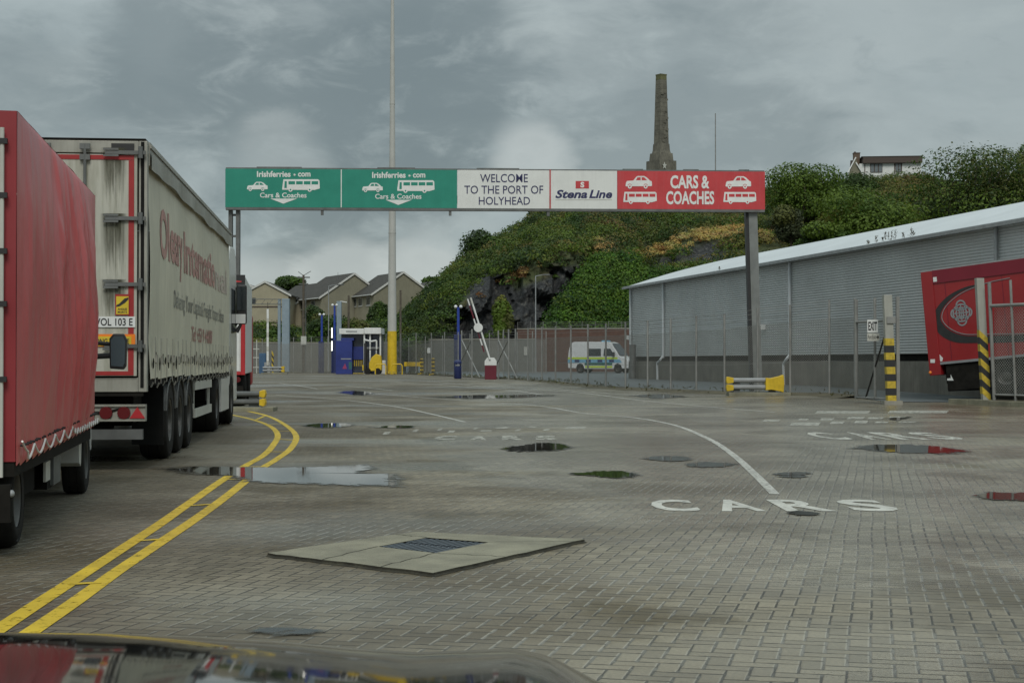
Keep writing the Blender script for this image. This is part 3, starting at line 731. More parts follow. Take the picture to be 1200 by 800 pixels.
def car_icon(p, x0, x1, y0, y1, base, flip=False):
    w, h = x1-x0, y1-y0
    def P(u, v, d): return gxy(x0+w*(1-u if flip else u), y1-h*v, d)
    body = [(0.0,.22),(.02,.5),(.06,.6),(.3,.64),(.40,.92),(.46,.99),(.70,.99),(.80,.88),(.93,.62),(.99,.58),(1,.24),(.97,.2),(.02,.18)]
    m = MB(); m.prism(body, lambda u, v, d: P(u, v, d), 0.004, 0.010)
    for c in (.16, .76):
        pts = [(c+.075*math.cos(a), .17+.17*math.sin(a)) for a in [2*math.pi*k/16 for k in range(16)]]; m.prism(pts, lambda u, v, d: P(u, v, d), 0.0105, 0.014)
    m.build('car_pictogram', M['letter_pale'], p)
    m = MB()
    for q in ([(.39,.66),(.45,.88),(.57,.90),(.57,.66)], [(.61,.66),(.61,.90),(.70,.88),(.82,.66)]): m.prism(q, lambda u, v, d: P(u, v, d), 0.0105, 0.013)
    for c in (.16, .76):
        pts = [(c+.03*math.cos(a), .17+.07*math.sin(a)) for a in [2*math.pi*k/12 for k in range(12)]]; m.prism(pts, lambda u, v, d: P(u, v, d), 0.0145, 0.017)
        for a0 in range(3, 13):
            a, b = math.pi*a0/15, math.pi*(a0+1)/15
            m.prism([(c+.075*math.cos(a), .17+.17*math.sin(a)), (c+.092*math.cos(a), .17+.21*math.sin(a)), (c+.092*math.cos(b), .17+.21*math.sin(b)), (c+.075*math.cos(b), .17+.17*math.sin(b))], lambda u, v, d: P(u, v, d), 0.0145, 0.017)
    m.build('pictogram_windows', base, p)
def coach_icon(p, x0, x1, y0, y1, base):
    w, h = x1-x0, y1-y0
    def P(u, v, d): return gxy(x0+w*u, y1-h*v, d)
    m = MB(); m.prism([(0,.14),(0,.3),(.03,1),(.95,1),(.99,.9),(1,.24),(.86,.12)], lambda u, v, d: P(u, v, d), 0.004, 0.010)
    for c in (.22, .73):
        pts = [(c+.055*math.cos(a), .14+.17*math.sin(a)) for a in [2*math.pi*k/16 for k in range(16)]]; m.prism(pts, lambda u, v, d: P(u, v, d), 0.0105, 0.014)
    m.build('coach_pictogram', M['letter_pale'], p)
    m = MB()
    m.prism([(.055,.28),(.065,.85),(.12,.85),(.12,.28)], lambda u, v, d: P(u, v, d), 0.0105, 0.013)
    for k in range(4):
        a = .165+.205*k; m.prism([(a,.58),(a,.84),(a+.175,.84),(a+.175,.58)], lambda u, v, d: P(u, v, d), 0.0105, 0.013)
    for c in (.22, .73):
        pts = [(c+.022*math.cos(a), .14+.07*math.sin(a)) for a in [2*math.pi*k/12 for k in range(12)]]; m.prism(pts, lambda u, v, d: P(u, v, d), 0.0145, 0.017)
    m.build('pictogram_windows', base, p)
def gtext(p, txt, x0, x1, y0, y1, mt, bold=0.02, shear=0, d=0.008):
    m = MB(); m.text(txt, lambda u, v: gxy(u, -v, d), x0, x1, -y1, -y0, bold, shear); return m.build('lettering', mt, p)
for dx_, dy_ in ((0, 0), (133.5, 1.3)):
    p = gpanel(264.2+dx_ if dx_ else 264, 398 if not dx_ else 533, M['sign_green'])
    gtext(p, 'Irishferries', 300.5+dx_, 339.5+dx_, 200+dy_, 207.3+dy_, M['letter_pale'], 0.03)
    gtext(p, 'com', 348+dx_, 362.5+dx_, 202+dy_, 207+dy_, M['letter_pale'], 0.03)
    m = MB(); cx, cy = 344+dx_, 204.6+dy_
    star = [(cx+(2.0 if k % 2 == 0 else 0.8)*math.cos(math.pi*k/5), cy+(1.9 if k % 2 == 0 else 0.8)*math.sin(math.pi*k/5)) for k in range(10)]
    m.prism(star, lambda u, v, d: gxy(u, v, d), 0.004, 0.009); m.build('emblem', M['letter_pale'], p)
    car_icon(p, 289+dx_, 313+dx_, 213+dy_, 224.2+dy_, M['sign_green']); coach_icon(p, 329.8+dx_, 373.3+dx_, 210+dy_, 224.6+dy_, M['sign_green'])
    gtext(p, 'Cars & Coaches', 304+dx_, 358+dx_, 226+dy_, 232.1+dy_, M['letter_pale'], 0.018)
    m = MB(); m.prism([(316+dx_,233.2+dy_),(347+dx_,233.2+dy_),(331+dx_,239.3+dy_)], lambda u, v, d: gxy(u, v, d), 0.004, 0.009); m.build('arrow', M['letter_pale'], p)
m = MB(); gbox(m, 397.6, 398.7, ZB+0.01, ZT-0.01, -0.05, 0.004); m.build('divider', M['letter_pale'], gantry)
p = gpanel(533.4, 641.3, M['sign_white'])
gtext(p, 'WELCOME', 560, 616, 204, 213.8, M['letter_navy'], 0.004); gtext(p, 'TO THE PORT OF', 541.5, 634, 217.6, 227.3, M['letter_navy'], 0.004); gtext(p, 'HOLYHEAD', 558.5, 618.5, 230.8, 240.2, M['letter_navy'], 0.004)
m = MB(); gbox(m, 641.5, 642.8, ZB-0.02, ZT+0.03, -0.05, 0.02); m.build('divider', M['sign_red'], gantry)
p = gpanel(643, 721, M['sign_white'])
m = MB(); m.prism([(672.2,212.3),(687.8,212.3),(687.8,221),(672.2,221)], lambda u, v, d: gxy(u, v, d), 0.004, 0.008); m.build('flag_emblem', M['sign_red'], p)
gtext(p, 'S', 677.8, 682.4, 213.4, 220, M['letter_pale'], 0.05, d=0.011)
gtext(p, 'Stena', 648.3, 686, 222.6, 232.4, M['letter_navy'], 0.03, 0.25); gtext(p, 'Line', 688, 715.3, 222.6, 232.4, M['letter_navy'], 0.03, 0.25)
m = MB(); m.prism([(648.5,233.6),(715,233.6),(715,234.5),(648.5,234.5)], lambda u, v, d: gxy(u, v, d), 0.003, 0.006); m.build('underline', M['offwhite'], p)
p = gpanel(721.3, 896.5, M['sign_red'])
car_icon(p, 731, 762.3, 206.5, 221.3, M['sign_red']); coach_icon(p, 728.5, 768, 225, 238.6, M['sign_red'])
car_icon(p, 849.5, 880, 207, 221.6, M['sign_red']); coach_icon(p, 847, 886, 225.2, 238.4, M['sign_red'])
gtext(p, 'CARS &', 784, 830.3, 205.8, 221.2, M['letter_pale'], 0.03); gtext(p, 'COACHES', 779, 836, 224, 239.5, M['letter_pale'], 0.03)
# posts: the right one leans slightly, as in the photograph
b1 = GP(889, 459); t1 = Vector((PT(881.5, 240, 61).x, 61.0+0.35, ZB-0.06))
m = MB(); b1 = Vector((b1.x, t1.y, gz(b1.x, t1.y)-0.1))
for (x0, x1, y0, y1) in ((-0.12, 0.21, -0.03, 0.0), (-0.12, 0.21, 0.36, 0.39), (0.03, 0.06, 0.0, 0.36)):
    vs = [b1+Vector((x, y-0.2, 0)) for x, y in ((x0,y0),(x1,y0),(x1,y1),(x0,y1))]+[t1+Vector((x, y-0.2, 0)) for x, y in ((x0,y0),(x1,y0),(x1,y1),(x0,y1))]
    m.add([gm @ v for v in vs], [(0,3,2,1),(4,5,6,7),(0,1,5,4),(1,2,6,5),(2,3,7,6),(3,0,4,7)])
M['post_steel'] = mat('galvanised_post', (0.20, 0.21, 0.20), 0.5, 0.25, 0.2, 1.5, streak=0.35, streak_col=(0.15, 0.16, 0.13))
m.build('post', M['post_steel'], gantry)
m = MB()
vs = [b1+Vector((x, y, 0)) for x, y in ((-0.235,-0.2),(-0.121,-0.2),(-0.121,0.19),(-0.235,0.19))]+[t1+Vector((x, y, 0)) for x, y in ((-0.235,-0.2),(-0.121,-0.2),(-0.121,0.19),(-0.235,0.19))]
m.add([gm @ v for v in vs], [(0,3,2,1),(4,5,6,7),(0,1,5,4),(1,2,6,5),(2,3,7,6),(3,0,4,7)]); m.build('post_shade_strip', M['black_paint'], gantry)  # black strip stands in for the post's unlit left face
m = MB(); pl = PT(275, 300, 60.3); pl.z = gz(pl.x, pl.y)-0.1
for x in (-0.16, 0.12):
    m.box(pl.x+x-0.06, pl.y-0.12, pl.z, pl.x+x+0.08, pl.y+0.12, ZB-0.07, gm)
for k in range(9): m.box(pl.x-0.1, pl.y-0.05, 0.4+k*0.8, pl.x+0.06, pl.y+0.05, 0.48+k*0.8, gm)
m.build('post', M['galv_dark'], gantry)

# ================================================================== VEHICLES
def wheel(parent, x, y, r, w, side, hub=0.55, z0=0.0):
    """wheel whose outer face is at x on the given side (+1 right)"""
    ax = (side, 0, 0); o = (x-side*w, y, r+z0)
    m = MB(); sh = r*0.12
    m.lathe([(r*hub, 0.0), (r*0.86, 0.0), (r-sh*0.5, 0.02*w), (r, w*0.16), (r, w*0.3), (r*0.985, w*0.31), (r*0.985, w*0.34), (r, w*0.35), (r, w*0.63), (r*0.985, w*0.64), (r*0.985, w*0.67), (r, w*0.68), (r, w*0.84), (r-sh*0.5, w*0.97), (r*0.88, w*1.0), (r*0.84, w*0.975), (r*0.8, w*1.0), (r*hub*1.04, w*0.985), (r*hub, w*0.9)], o, ax, 36)
    t = m.build('wheel', M['tyre'], parent, auto=50)
    m = MB(); h = r*hub
    m.lathe([(h*1.03, w*0.93), (h*1.0, w*0.97), (h*0.93, w*0.93), (h*0.86, w*0.62), (h*0.55, w*0.5), (h*0.5, w*0.72), (h*0.3, w*0.75), (h*0.28, w*0.86), (0.001, w*0.88)], o, ax, 28)
    for k in range(8):
        a = 2*math.pi*k/8; c = Vector(o)+Vector((side*w*0.52, math.cos(a)*h*0.66, math.sin(a)*h*0.66)); m.tube(c, c+Vector((side*w*0.1, 0, 0)), h*0.07, h*0.06, 6)
    m.build('rim', M['rim'], t, auto=40)
    return t

# ---- the long white curtain-sided lorry
M['curtain'] = mat('grimy_white_curtain', (0.62, 0.585, 0.46), 0.55, 0, 0.1, 1.2, 0.15, streak=0.4, streak_col=(0.30, 0.28, 0.20), bscale=3)
M['trailer_door'] = mat('grimy_white_door', (0.44, 0.435, 0.37), 0.5, 0, 0.1, 1.5, streak=0.6, streak_col=(0.15, 0.145, 0.08))
M['trailer_rail'] = mat('dirty_aluminium_rail', (0.33, 0.325, 0.28), 0.5, 0.2, 0.2, 2, streak=0.4, streak_col=(0.1, 0.1, 0.07))
M['faded_red'] = mat('faded_red_print', (0.45, 0.235, 0.20), 0.6, 0, 0.3, 6, streak=0.5, streak_col=(0.47, 0.40, 0.33))
M['faded_pink'] = mat('sun_bleached_print', (0.48, 0.40, 0.34), 0.6, 0, 0.3, 3)
M['faded_grey'] = mat('faded_grey_print', (0.26, 0.255, 0.22), 0.6, 0, 0.3, 6, streak=0.4, streak_col=(0.32, 0.31, 0.27))
M['door_red'] = mat('red_door_trim', (0.32, 0.02, 0.02), 0.5, 0, 0.15, 3)
M['orange'] = mat('orange_reflector', (0.85, 0.22, 0.02), 0.4, 0, 0.08, 3)
M['board_yellow'] = mat('yellow_board', (0.62, 0.45, 0.03), 0.45, 0, 0.12, 3)
M['lamp_red'] = mat('red_lamp_lens', (0.11, 0.008, 0.010), 0.3, 0, 0.1, 3)
M['cab_white'] = mat('white_cab_paint', (0.60, 0.60, 0.57), 0.35, 0, 0.06, 2, streak=0.15, streak_col=(0.3, 0.28, 0.23), coat=0.3)
TH = math.atan(0.1024)
rc = PT(172.75, 156.6, 19.2); right = Vector((math.cos(TH), math.sin(TH), 0))
lorry = thing('articulated_lorry', 'dirty white curtain-sided lorry with faded red lettering in the left queue', 'lorry', Vector((rc.x, rc.y, 0))-right*1.275, TH)
L = lorry; HW = 1.275; TOP = 3.99; BZ = 1.17; LEN = 13.6
m = MB()                                              # rear frame
m.box(HW-0.10, 0, 0.95, HW, 0.14, TOP-0.02); m.box(-HW, 0, 0.95, -HW+0.10, 0.14, TOP-0.02)
m.box(-HW+0.101, 0, TOP-0.17, HW-0.101, 0.14, TOP-0.021); m.box(-HW+0.101, 0, 0.95, HW-0.101, 0.14, 1.12)
m.build('rear_frame', M['trailer_rail'], L, bevel=0.008)
for s in (-1, 1):
    m = MB(); m.box(min(s*(HW-0.075), s*(HW-0.035)), -0.006, 1.0, max(s*(HW-0.075), s*(HW-0.035)), -0.001, TOP-0.03); m.build('rubber_seal', M['black'], L)
m = MB(); m.box(0.85, -0.012, TOP-0.15, 1.12, -0.002, TOP-0.055); m.box(-1.12, -0.012, TOP-0.15, -0.85, -0.002, TOP-0.055); m.build('header_lamp', M['black_paint'], L)
m = MB(); m.box(-HW+0.02, -0.01, TOP-0.012, HW-0.02, LEN, TOP+0.006); m.build('roof', M['chassis'], L)
for s in (-1, 1):
    x0, x1 = (0.012, HW-0.115) if s > 0 else (-HW+0.115, -0.012)
    m = MB(); m.box(x0, -0.035, 1.14, x1, 0.02, TOP-0.19); d = m.build('door', M['trailer_door'], L, bevel=0.006)
    m = MB(); e = HW-0.13
    def bb(a, z0, b, z1): m.box(min(s*a, s*b), -0.043, z0, max(s*a, s*b), -0.0355, z1)
    bb(e-0.085, 1.2, e-0.02, TOP-0.26); bb(0.03, TOP-0.255, e-0.02, TOP-0.2); bb(0.03, 1.15, e-0.02, 1.198)
    m.build('door_trim', M['door_red'], d)
    for z in (1.50, 2.24, 3.03, 3.82):
        m = MB(); m.box(min(s*(e-0.36), s*(e+0.12)), -0.075, z-0.022, max(s*(e-0.36), s*(e+0.12)), -0.044, z+0.022)
        m.tube((s*(e+0.06), -0.085, z-0.07), (s*(e+0.06), -0.085, z+0.07), 0.028, 0.028, 8); m.box(min(s*(e-0.38), s*(e-0.2)), -0.085, z-0.05, max(s*(e-0.38), s*(e-0.2)), -0.076, z-0.026)
        m.box(min(s*(e-0.38), s*(e-0.2)), -0.085, z+0.026, max(s*(e-0.38), s*(e-0.2)), -0.076, z+0.05)
        m.build('hinge', M['galv_dark'], d)
    for xr in (0.09, 0.55):
        m = MB(); m.tube((s*xr, -0.075, 1.16), (s*xr, -0.075, TOP-0.08), 0.018, 0.018, 8)
        for z in (TOP-0.1, TOP-0.23, 2.3, 1.3): m.box(s*xr-0.06, -0.09, z-0.035, s*xr+0.06, -0.044, z+0.03)
        m.build('lock_rod', M['galv_dark'], d)
    m = MB(); uvs = []
    for z, ln in ((3.82, 0.75), (3.03, 0.85), (2.24, 0.55)):
        xa, xb = sorted((s*(e-0.42), s*(e-0.10))); m.add([(xa, -0.0372, z-ln), (xb, -0.0372, z-ln), (xb, -0.0372, z+0.06), (xa, -0.0372, z+0.06)], [(0,1,2,3)]); uvs += [(0,z),(1,z),(1,z),(0,z)]
    o = m.build('grime_streaks', M['grime'], d); set_uv(o, [(u, (k % 4) >= 2) for k, (u, _) in enumerate(uvs)])
def lfn(x0, z0, y): return lambda u, v: (x0+u, y, z0+v)
def lpx(px, py): return ((px-172.75)/97.4+HW, 1.32+(423-py)/97.4)   # on the rear doors
def plate(name, px0, px1, py0, py1, mt, y=-0.046):
    x0, z1 = lpx(px0, py0); x1, z0 = lpx(px1, py1); m = MB(); m.box(x0, y-0.006, z0, x1, y, z1); return m.build(name, mt, L), (x0, x1, z0, z1)
hs, (x0, x1, z0, z1) = plate('hazard_sticker', 137, 153.5, 345, 369.5, M['door_red'])
m = MB(); m.box(x0+0.012, -0.055, z0+0.012, x1-0.012, -0.0522, z1-0.025); m.build('sticker_face', M['board_yellow'], hs)
m = MB(); m.text('ANGLES', lambda u, v: (u, -0.0565, v), x0+0.03, x1-0.03, z0+0.06, z0+0.085, 0.03); m.text('MORTS', lambda u, v: (u, -0.0565, v), x0+0.03, x1-0.03, z0+0.025, z0+0.05, 0.03)
m.prism([(x0+.014,z0+.10),(x0+.05,z0+.105),(x1-.05,z0+.15),(x1-.014,z0+.19),(x1-.014,z0+.215),(x1-.06,z0+.20),(x0+.05,z0+.14),(x0+.014,z0+.12)], lambda u, v, d: (u, d, v), -0.0565, -0.0555); m.build('lettering', M['letter_black'], hs)
pl_, (x0, x1, z0, z1) = plate('number_plate', 107, 160, 371, 383.5, M['white'])
m = MB(); m.text('WOL 103 E', lambda u, v: (u, -0.0545, v), x0+0.03, x1-0.03, z0+0.018, z1-0.02, 0.015); m.build('lettering', M['letter_black'], pl_)
lb, (x0, x1, z0, z1) = plate('long_vehicle_board', 106, 160, 391.5, 406, M['orange'])
m = MB(); m.box(x0+0.03, -0.056, z0+0.008, x1-0.045, -0.0522, z1-0.028); m.build('board_face', M['board_yellow'], lb)
m = MB(); m.text('LONG VEHICLE', lambda u, v: (u, -0.0575, v), x0+0.06, x1-0.07, z0+0.03, z1-0.055, 0.03); m.build('lettering', M['letter_black'], lb)
# side curtain with folds, scalloped along its foot
def bulge(y, v, s=1):
    return 0.035*math.sin(math.pi*v)+0.014*math.sin(y*2.1+1.7*s)*math.sin(math.pi*v)+0.004*noise.noise((y*1.7, v*2.0, s*3))
def curtain(s):
    def fn(u, v):
        y = 0.15+u*(LEN-0.25); z = BZ-0.06+v*(TOP-0.28-BZ+0.06)
        bul = bulge(y, v, s); foot = max(0, 1-v*5.5); per = (y*1.55) % 1.0
        bul += foot*0.05*abs(math.sin(per*math.pi))+foot*0.05*noise.noise((y*2.3, 7, s))
        zz = z+foot*0.05*math.sin(per*math.pi)**2*(0.5+noise.noise((y*0.9, 2, s)))-foot*0.02
        return (s*(HW-0.03+bul), y, zz)
    m = MB(); m.grid(170, 26, fn); return m.build('curtain', M['curtain'], L, smooth=True)
for s in (-1, 1):
    cu = curtain(s)
    m = MB(); m.box(min(s*(HW-0.1), s*(HW+0.012)), 0.145, TOP-0.30, max(s*(HW-0.1), s*(HW+0.012)), LEN, TOP-0.015); m.box(min(s*(HW+0.0125), s*(HW+0.03)), 0.145, TOP-0.09, max(s*(HW+0.0125), s*(HW+0.03)), LEN, TOP-0.05)
    m.grid(60, 2, lambda u, v: (s*(HW+0.035+0.012*math.sin(u*40)*(1-v)), 0.15+u*(LEN-0.2), TOP-0.30+v*0.16-(0.035+0.014*math.sin(u*21+s)+0.012*noise.noise((u*30,s,0)))*(1-v)))
    m.build('roof_rail', M['trailer_rail'], L)
    m = MB(); m.box(min(s*(HW-0.12), s*(HW-0.02)), 0.145, 1.02, max(s*(HW-0.12), s*(HW-0.02)), LEN, 1.14); m.build('side_raft', M['chassis'], L)
# straps and buckles of the curtain that faces the yard
sp = None
for k in range(21):
    y = 0.45+k*0.64
    m = MB(); x = HW+0.045
    m.box(x, -0.018, 1.05, x+0.006, 0.018, 1.62); m.box(x+0.004, -0.03, 1.30, x+0.03, 0.03, 1.40); m.tube((x-0.02, 0, 1.06), (x-0.05, 0, 1.0), 0.012, 0.012, 6)
    if sp is None: sp = m.build('strap', M['faded_grey'], L, loc=(0, y, 0))
    else: c = sp.copy(); COL.objects.link(c); c.parent = L; c.location = (0, y+random.uniform(-.05,.05), random.uniform(-.02,.02)); c.rotation_euler = (random.uniform(-.06,.06), 0, 0)
# dark patches standing in for the shade in open folds between the buckles
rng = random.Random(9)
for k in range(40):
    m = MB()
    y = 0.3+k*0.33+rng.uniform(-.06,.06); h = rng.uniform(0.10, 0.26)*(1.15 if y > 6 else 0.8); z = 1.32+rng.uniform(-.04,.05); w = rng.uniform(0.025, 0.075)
    m.prism([(y-w, z), (y-w*0.2, z-h*0.5), (y+w*0.4, z-h*0.35), (y+w, z+0.02), (y+w*0.25, z+h*0.5)], lambda u, v, d: (HW+d, u, v), 0.038, 0.047); m.build('fold_shade', M['chassis'], L)
# lettering on the curtain, read from rear to front
def side_text(txt, px0, px1, z0, z1, mt, bold=0.02):
    def y_of(px):                                      # position along the trailer of a column of the photograph
        q = (px-600)/FPX; return (q*rc.y-rc.x)/(-0.1024-q)/math.cos(TH)
    m = MB(); m.text(txt, lambda u, v: (HW-0.03+bulge(u, (v-BZ+0.06)/(TOP-0.28-BZ+0.06))+0.007, u, v), y_of(px0), y_of(px1), z0, z1, bold)
    return m.build('lettering', mt, L)
side_text('Oleary', 188, 214.5, 2.46, 3.32, M['faded_red'], 0.03); side_text('Internatio', 216, 251, 2.62, 3.24, M['faded_red'], 0.03); side_text('nal', 252, 265, 2.62, 3.1, M['faded_pink'], 0.03)
side_text('Delivering Your Logistics & Freight Transport Ideas', 202, 261, 1.98, 2.30, M['faded_grey'], 0.01)
side_text('Tel: +353 9 44088', 224, 248, 1.62, 1.86, M['faded_red'], 0.02)
m = MB(); m.box(-HW+0.03, LEN-0.06, BZ, HW-0.03, LEN, TOP-0.02); m.build('headboard', M['offwhite'], L)
m = MB()
m.box(-HW+0.03, 0.15, 1.12, HW-0.14, LEN-0.06, 1.165)
for s in (-0.45, 0.45): m.box(s-0.07, 0.1, 0.78, s+0.07, LEN-0.2, 1.11)
for y in (2.6, 3.91, 5.22): m.tube((-HW+0.3, y, 0.52), (HW-0.3, y, 0.52), 0.08, 0.08, 8); m.box(-0.9, y-0.1, 0.5, 0.9, y+0.1, 0.77)
m.box(-1.05, 0.9, 0.55, 1.0, 1.7, 1.0); m.box(-0.9, 9.6, 0.4, 0.9, 10.0, 0.95); m.tube((-0.8, 9.3, 0.15), (-0.8, 9.3, 1.1), 0.07); m.tube((0.8, 8.6, 0.2), (0.8, 8.6, 1.1), 0.07); m.box(-0.4, 6.3, 0.6, 1.0, 7.4, 1.0)
m.box(-HW+0.05, 0.02, 0.90, HW-0.05, 0.12, 0.949)
m.path([(-1.2,0.0,0.92),(-0.6,-0.03,0.8),(0.1,-0.05,0.72),(0.8,-0.02,0.70),(1.15,0.0,0.80)], 0.018)
m.build('chassis', M['chassis'], L)
m = MB(); m.box(-HW+0.02, -0.02, 0.60, HW-0.01, 0.10, 0.80); m.box(-HW+0.02, -0.045, 0.775, HW-0.01, -0.021, 0.80); m.box(-HW+0.02, -0.045, 0.60, HW-0.01, -0.021, 0.625); bar = m.build('light_bar', M['trailer_rail'], L)
m = MB(); m.box(-HW+0.05, 0.0, 0.38, HW-0.05, 0.1, 0.50); m.build('underrun_bar', M['galv_dark'], L)
for s in (-1, 1):
    m = MB(); m.box(min(s*(HW-0.42), s*(HW-0.01)), 1.84, 0.22, max(s*(HW-0.42), s*(HW-0.01)), 1.86, 1.0); m.build('mudflap', M['black'], L)
for s in (-1, 1):
    for q in range(3):
        m = MB(); m.tube((s*(0.64+0.21*q-0.05), -0.05, 0.70), (s*(0.64+0.21*q-0.05), -0.02, 0.70), 0.075, 0.08, 16); m.build('tail_lamp', M['lamp_red'], bar)
    m = MB(); cx = s*1.17; m.prism([(cx-0.09,0.635),(cx+0.09,0.635),(cx,0.77)], lambda u, v, d: (u, d, v), -0.05, -0.02); m.build('triangle_reflector', M['red_paint'], bar)
for s in (-1, 1):
    for y in (2.6, 3.91, 5.22):
        wheel(L, s*HW, y, 0.52, 0.38, s)
        m = MB()
        for q in range(12):
            a0, a1 = math.pi*(0.08+0.84*q/12), math.pi*(0.08+0.84*(q+1)/12); r = 0.57
            p = [(y+r*math.cos(a), 0.52+r*math.sin(a)) for a in (a0, a1)]
            m.add([(s*(HW-0.40), p[0][0], p[0][1]), (s*HW, p[0][0], p[0][1]), (s*HW, p[1][0], p[1][1]), (s*(HW-0.4), p[1][0], p[1][1])], [(0,1,2,3)])
            m.tube((s*HW, p[0][0], p[0][1]), (s*HW, p[1][0], p[1][1]), 0.013, 0.013, 5)
        m.build('mudguard', M['galv_dark'], L)
    m = MB()
    for z in (0.42, 0.86): m.box(min(s*(HW-0.04), s*(HW-0.01)), 6.2, z, max(s*(HW-0.04), s*(HW-0.01)), 9.3, z+0.14)
    for y in (6.3, 9.1): m.box(min(s*(HW-0.08), s*(HW-0.041)), y, 0.42, max(s*(HW-0.08), s*(HW-0.041)), y+0.1, 1.05)
    m.build('side_guard', M['offwhite'], L)
    wheel(L, s*1.24, 10.85, 0.52, 0.56, s); wheel(L, s*1.24, 14.6, 0.52, 0.34, s)
m = MB()                                              # tractor
def cab_profile(z): return 0.0
prof = [(13.82,0.75),(13.82,3.45),(14.1,3.72),(15.3,3.78),(15.75,3.55),(16.0,2.6),(16.08,1.7),(16.05,0.45),(15.35,0.45),(15.25,0.85),(15.0,1.1),(14.6,1.18),(14.2,1.1),(13.95,0.85)]
m.prism(prof, lambda u, v, d: (d, u, v), -1.24, 1.24); cab = m.build('cab', M['cab_white'], L, bevel=0.05)
for s in (-1, 1): m = MB(); m.prism([(14.35,1.9),(14.35,2.85),(15.5,2.85),(15.75,2.45),(15.8,1.95)], lambda u, v, d: (s*d, u, v), 1.232, 1.247); m.build('side_window', M['glass'], cab)
m = MB(); m.box(-1.1, 9.9, 0.6, 1.1, 13.8, 0.95); m.box(-1.2, 12.0, 0.3, -0.55, 13.4, 0.8); m.box(0.55, 12.0, 0.3, 1.2, 13.4, 0.8); m.tube((-1.0,10.85,0.52),(1.0,10.85,0.52),0.1); m.build('tractor_frame', M['chassis'], L)
for s in (-1, 1): m = MB(); m.box(min(s*1.19, s*1.25), 11.6, 0.35, max(s*1.19, s*1.25), 13.6, 0.98); m.build('side_skirt', M['cab_white'], L)
for s in (-1, 1):
    m = MB(); m.box(min(s*1.255, s*1.48), 15.55, 2.12, max(s*1.255, s*1.48), 15.75, 2.98); mi = m.build('mirror', M['black_paint'], L, bevel=0.05)
    m = MB(); m.box(min(s*1.28, s*1.46), 15.535, 2.42, max(s*1.28, s*1.46), 15.548, 2.94); m.build('mirror_glass', M['glass'], mi)
    m = MB(); m.tube((s*1.2,15.7,2.9),(s*1.3,15.7,2.9),0.02); m.tube((s*1.2,15.7,2.05),(s*1.3,15.7,2.2),0.03); m.tube((s*1.26,15.6,1.95),(s*1.36,15.6,2.12),0.05,0.03); m.build('mirror_arm', M['black_paint'], mi)
    m = MB(); m.box(min(s*1.25,s*1.46), 15.56, 2.14, max(s*1.25,s*1.46), 15.54, 2.34); m.build('mirror_cap', M['white'], mi)

# ---- another lorry further up the queue
rc2 = PT(287.3, 322, 45.0); TH2 = math.atan(0.14)
r2 = Vector((math.cos(TH2), math.sin(TH2), 0))
L2 = thing('box_lorry', 'white box lorry with red edges, mostly hidden beyond the big curtain-sided lorry', 'lorry', Vector((rc2.x, rc2.y, gz(rc2.x, rc2.y)))-r2*1.25, TH2)
m = MB(); m.box(-1.25, 0.05, 0.95, 1.25, 8.5, 3.72); m.build('body', M['white'], L2, bevel=0.03)
m = MB()
for s in (-1, 1): m.box(min(s*1.13, s*1.255), 0, 0.93, max(s*1.13, s*1.255), 0.06, 3.4)
m.box(-1.128, 0, 0.93, 1.128, 0.06, 1.03); m.box(-1.128, 0, 3.15, 1.128, 0.06, 3.4); m.build('red_frame', M['red_paint'], L2, bevel=0.01)
m = MB(); m.box(-1.1, 0.02, 1.04, 1.1, 0.049, 3.14); m.build('rear_door', M['white'], L2)
m = MB(); m.box(-1.25, 0.0, 3.45, 1.25, 0.049, 3.75); hd = m.build('header_board', M['black_paint'], L2)
m = MB()
for s in (-0.9, 1.0): m.prism([(s-0.16,3.54),(s-0.05,3.60),(s+0.16,3.57),(s+0.14,3.545)], lambda u, v, d: (u, d, v), -0.006, -0.001)
m.build('emblem', M['sign_red'], hd)
m = MB(); m.box(-1.0, 0.3, 0.6, 1.0, 8.2, 0.94); m.box(-1.2, 0.05, 0.45, 1.2, 0.16, 0.62); m.box(-0.3, 0.5, 0.4, 0.3, 6, 0.6); m.build('chassis', M['chassis'], L2)
for s in (-1, 1):
    wheel(L2, s*1.22, 2.4, 0.48, 0.5, s); wheel(L2, s*1.22, 7.4, 0.48, 0.32, s)
    m = MB(); m.tube((s*1.05, 0.02, 0.80), (s*1.05, 0.06, 0.80), 0.08, 0.08, 12); m.build('tail_lamp', M['lamp_red'], L2)
m = MB(); m.box(-1.24, 8.7, 0.5, 1.24, 10.6, 2.9); m.build('cab', M['red_paint'], L2, bevel=0.1)

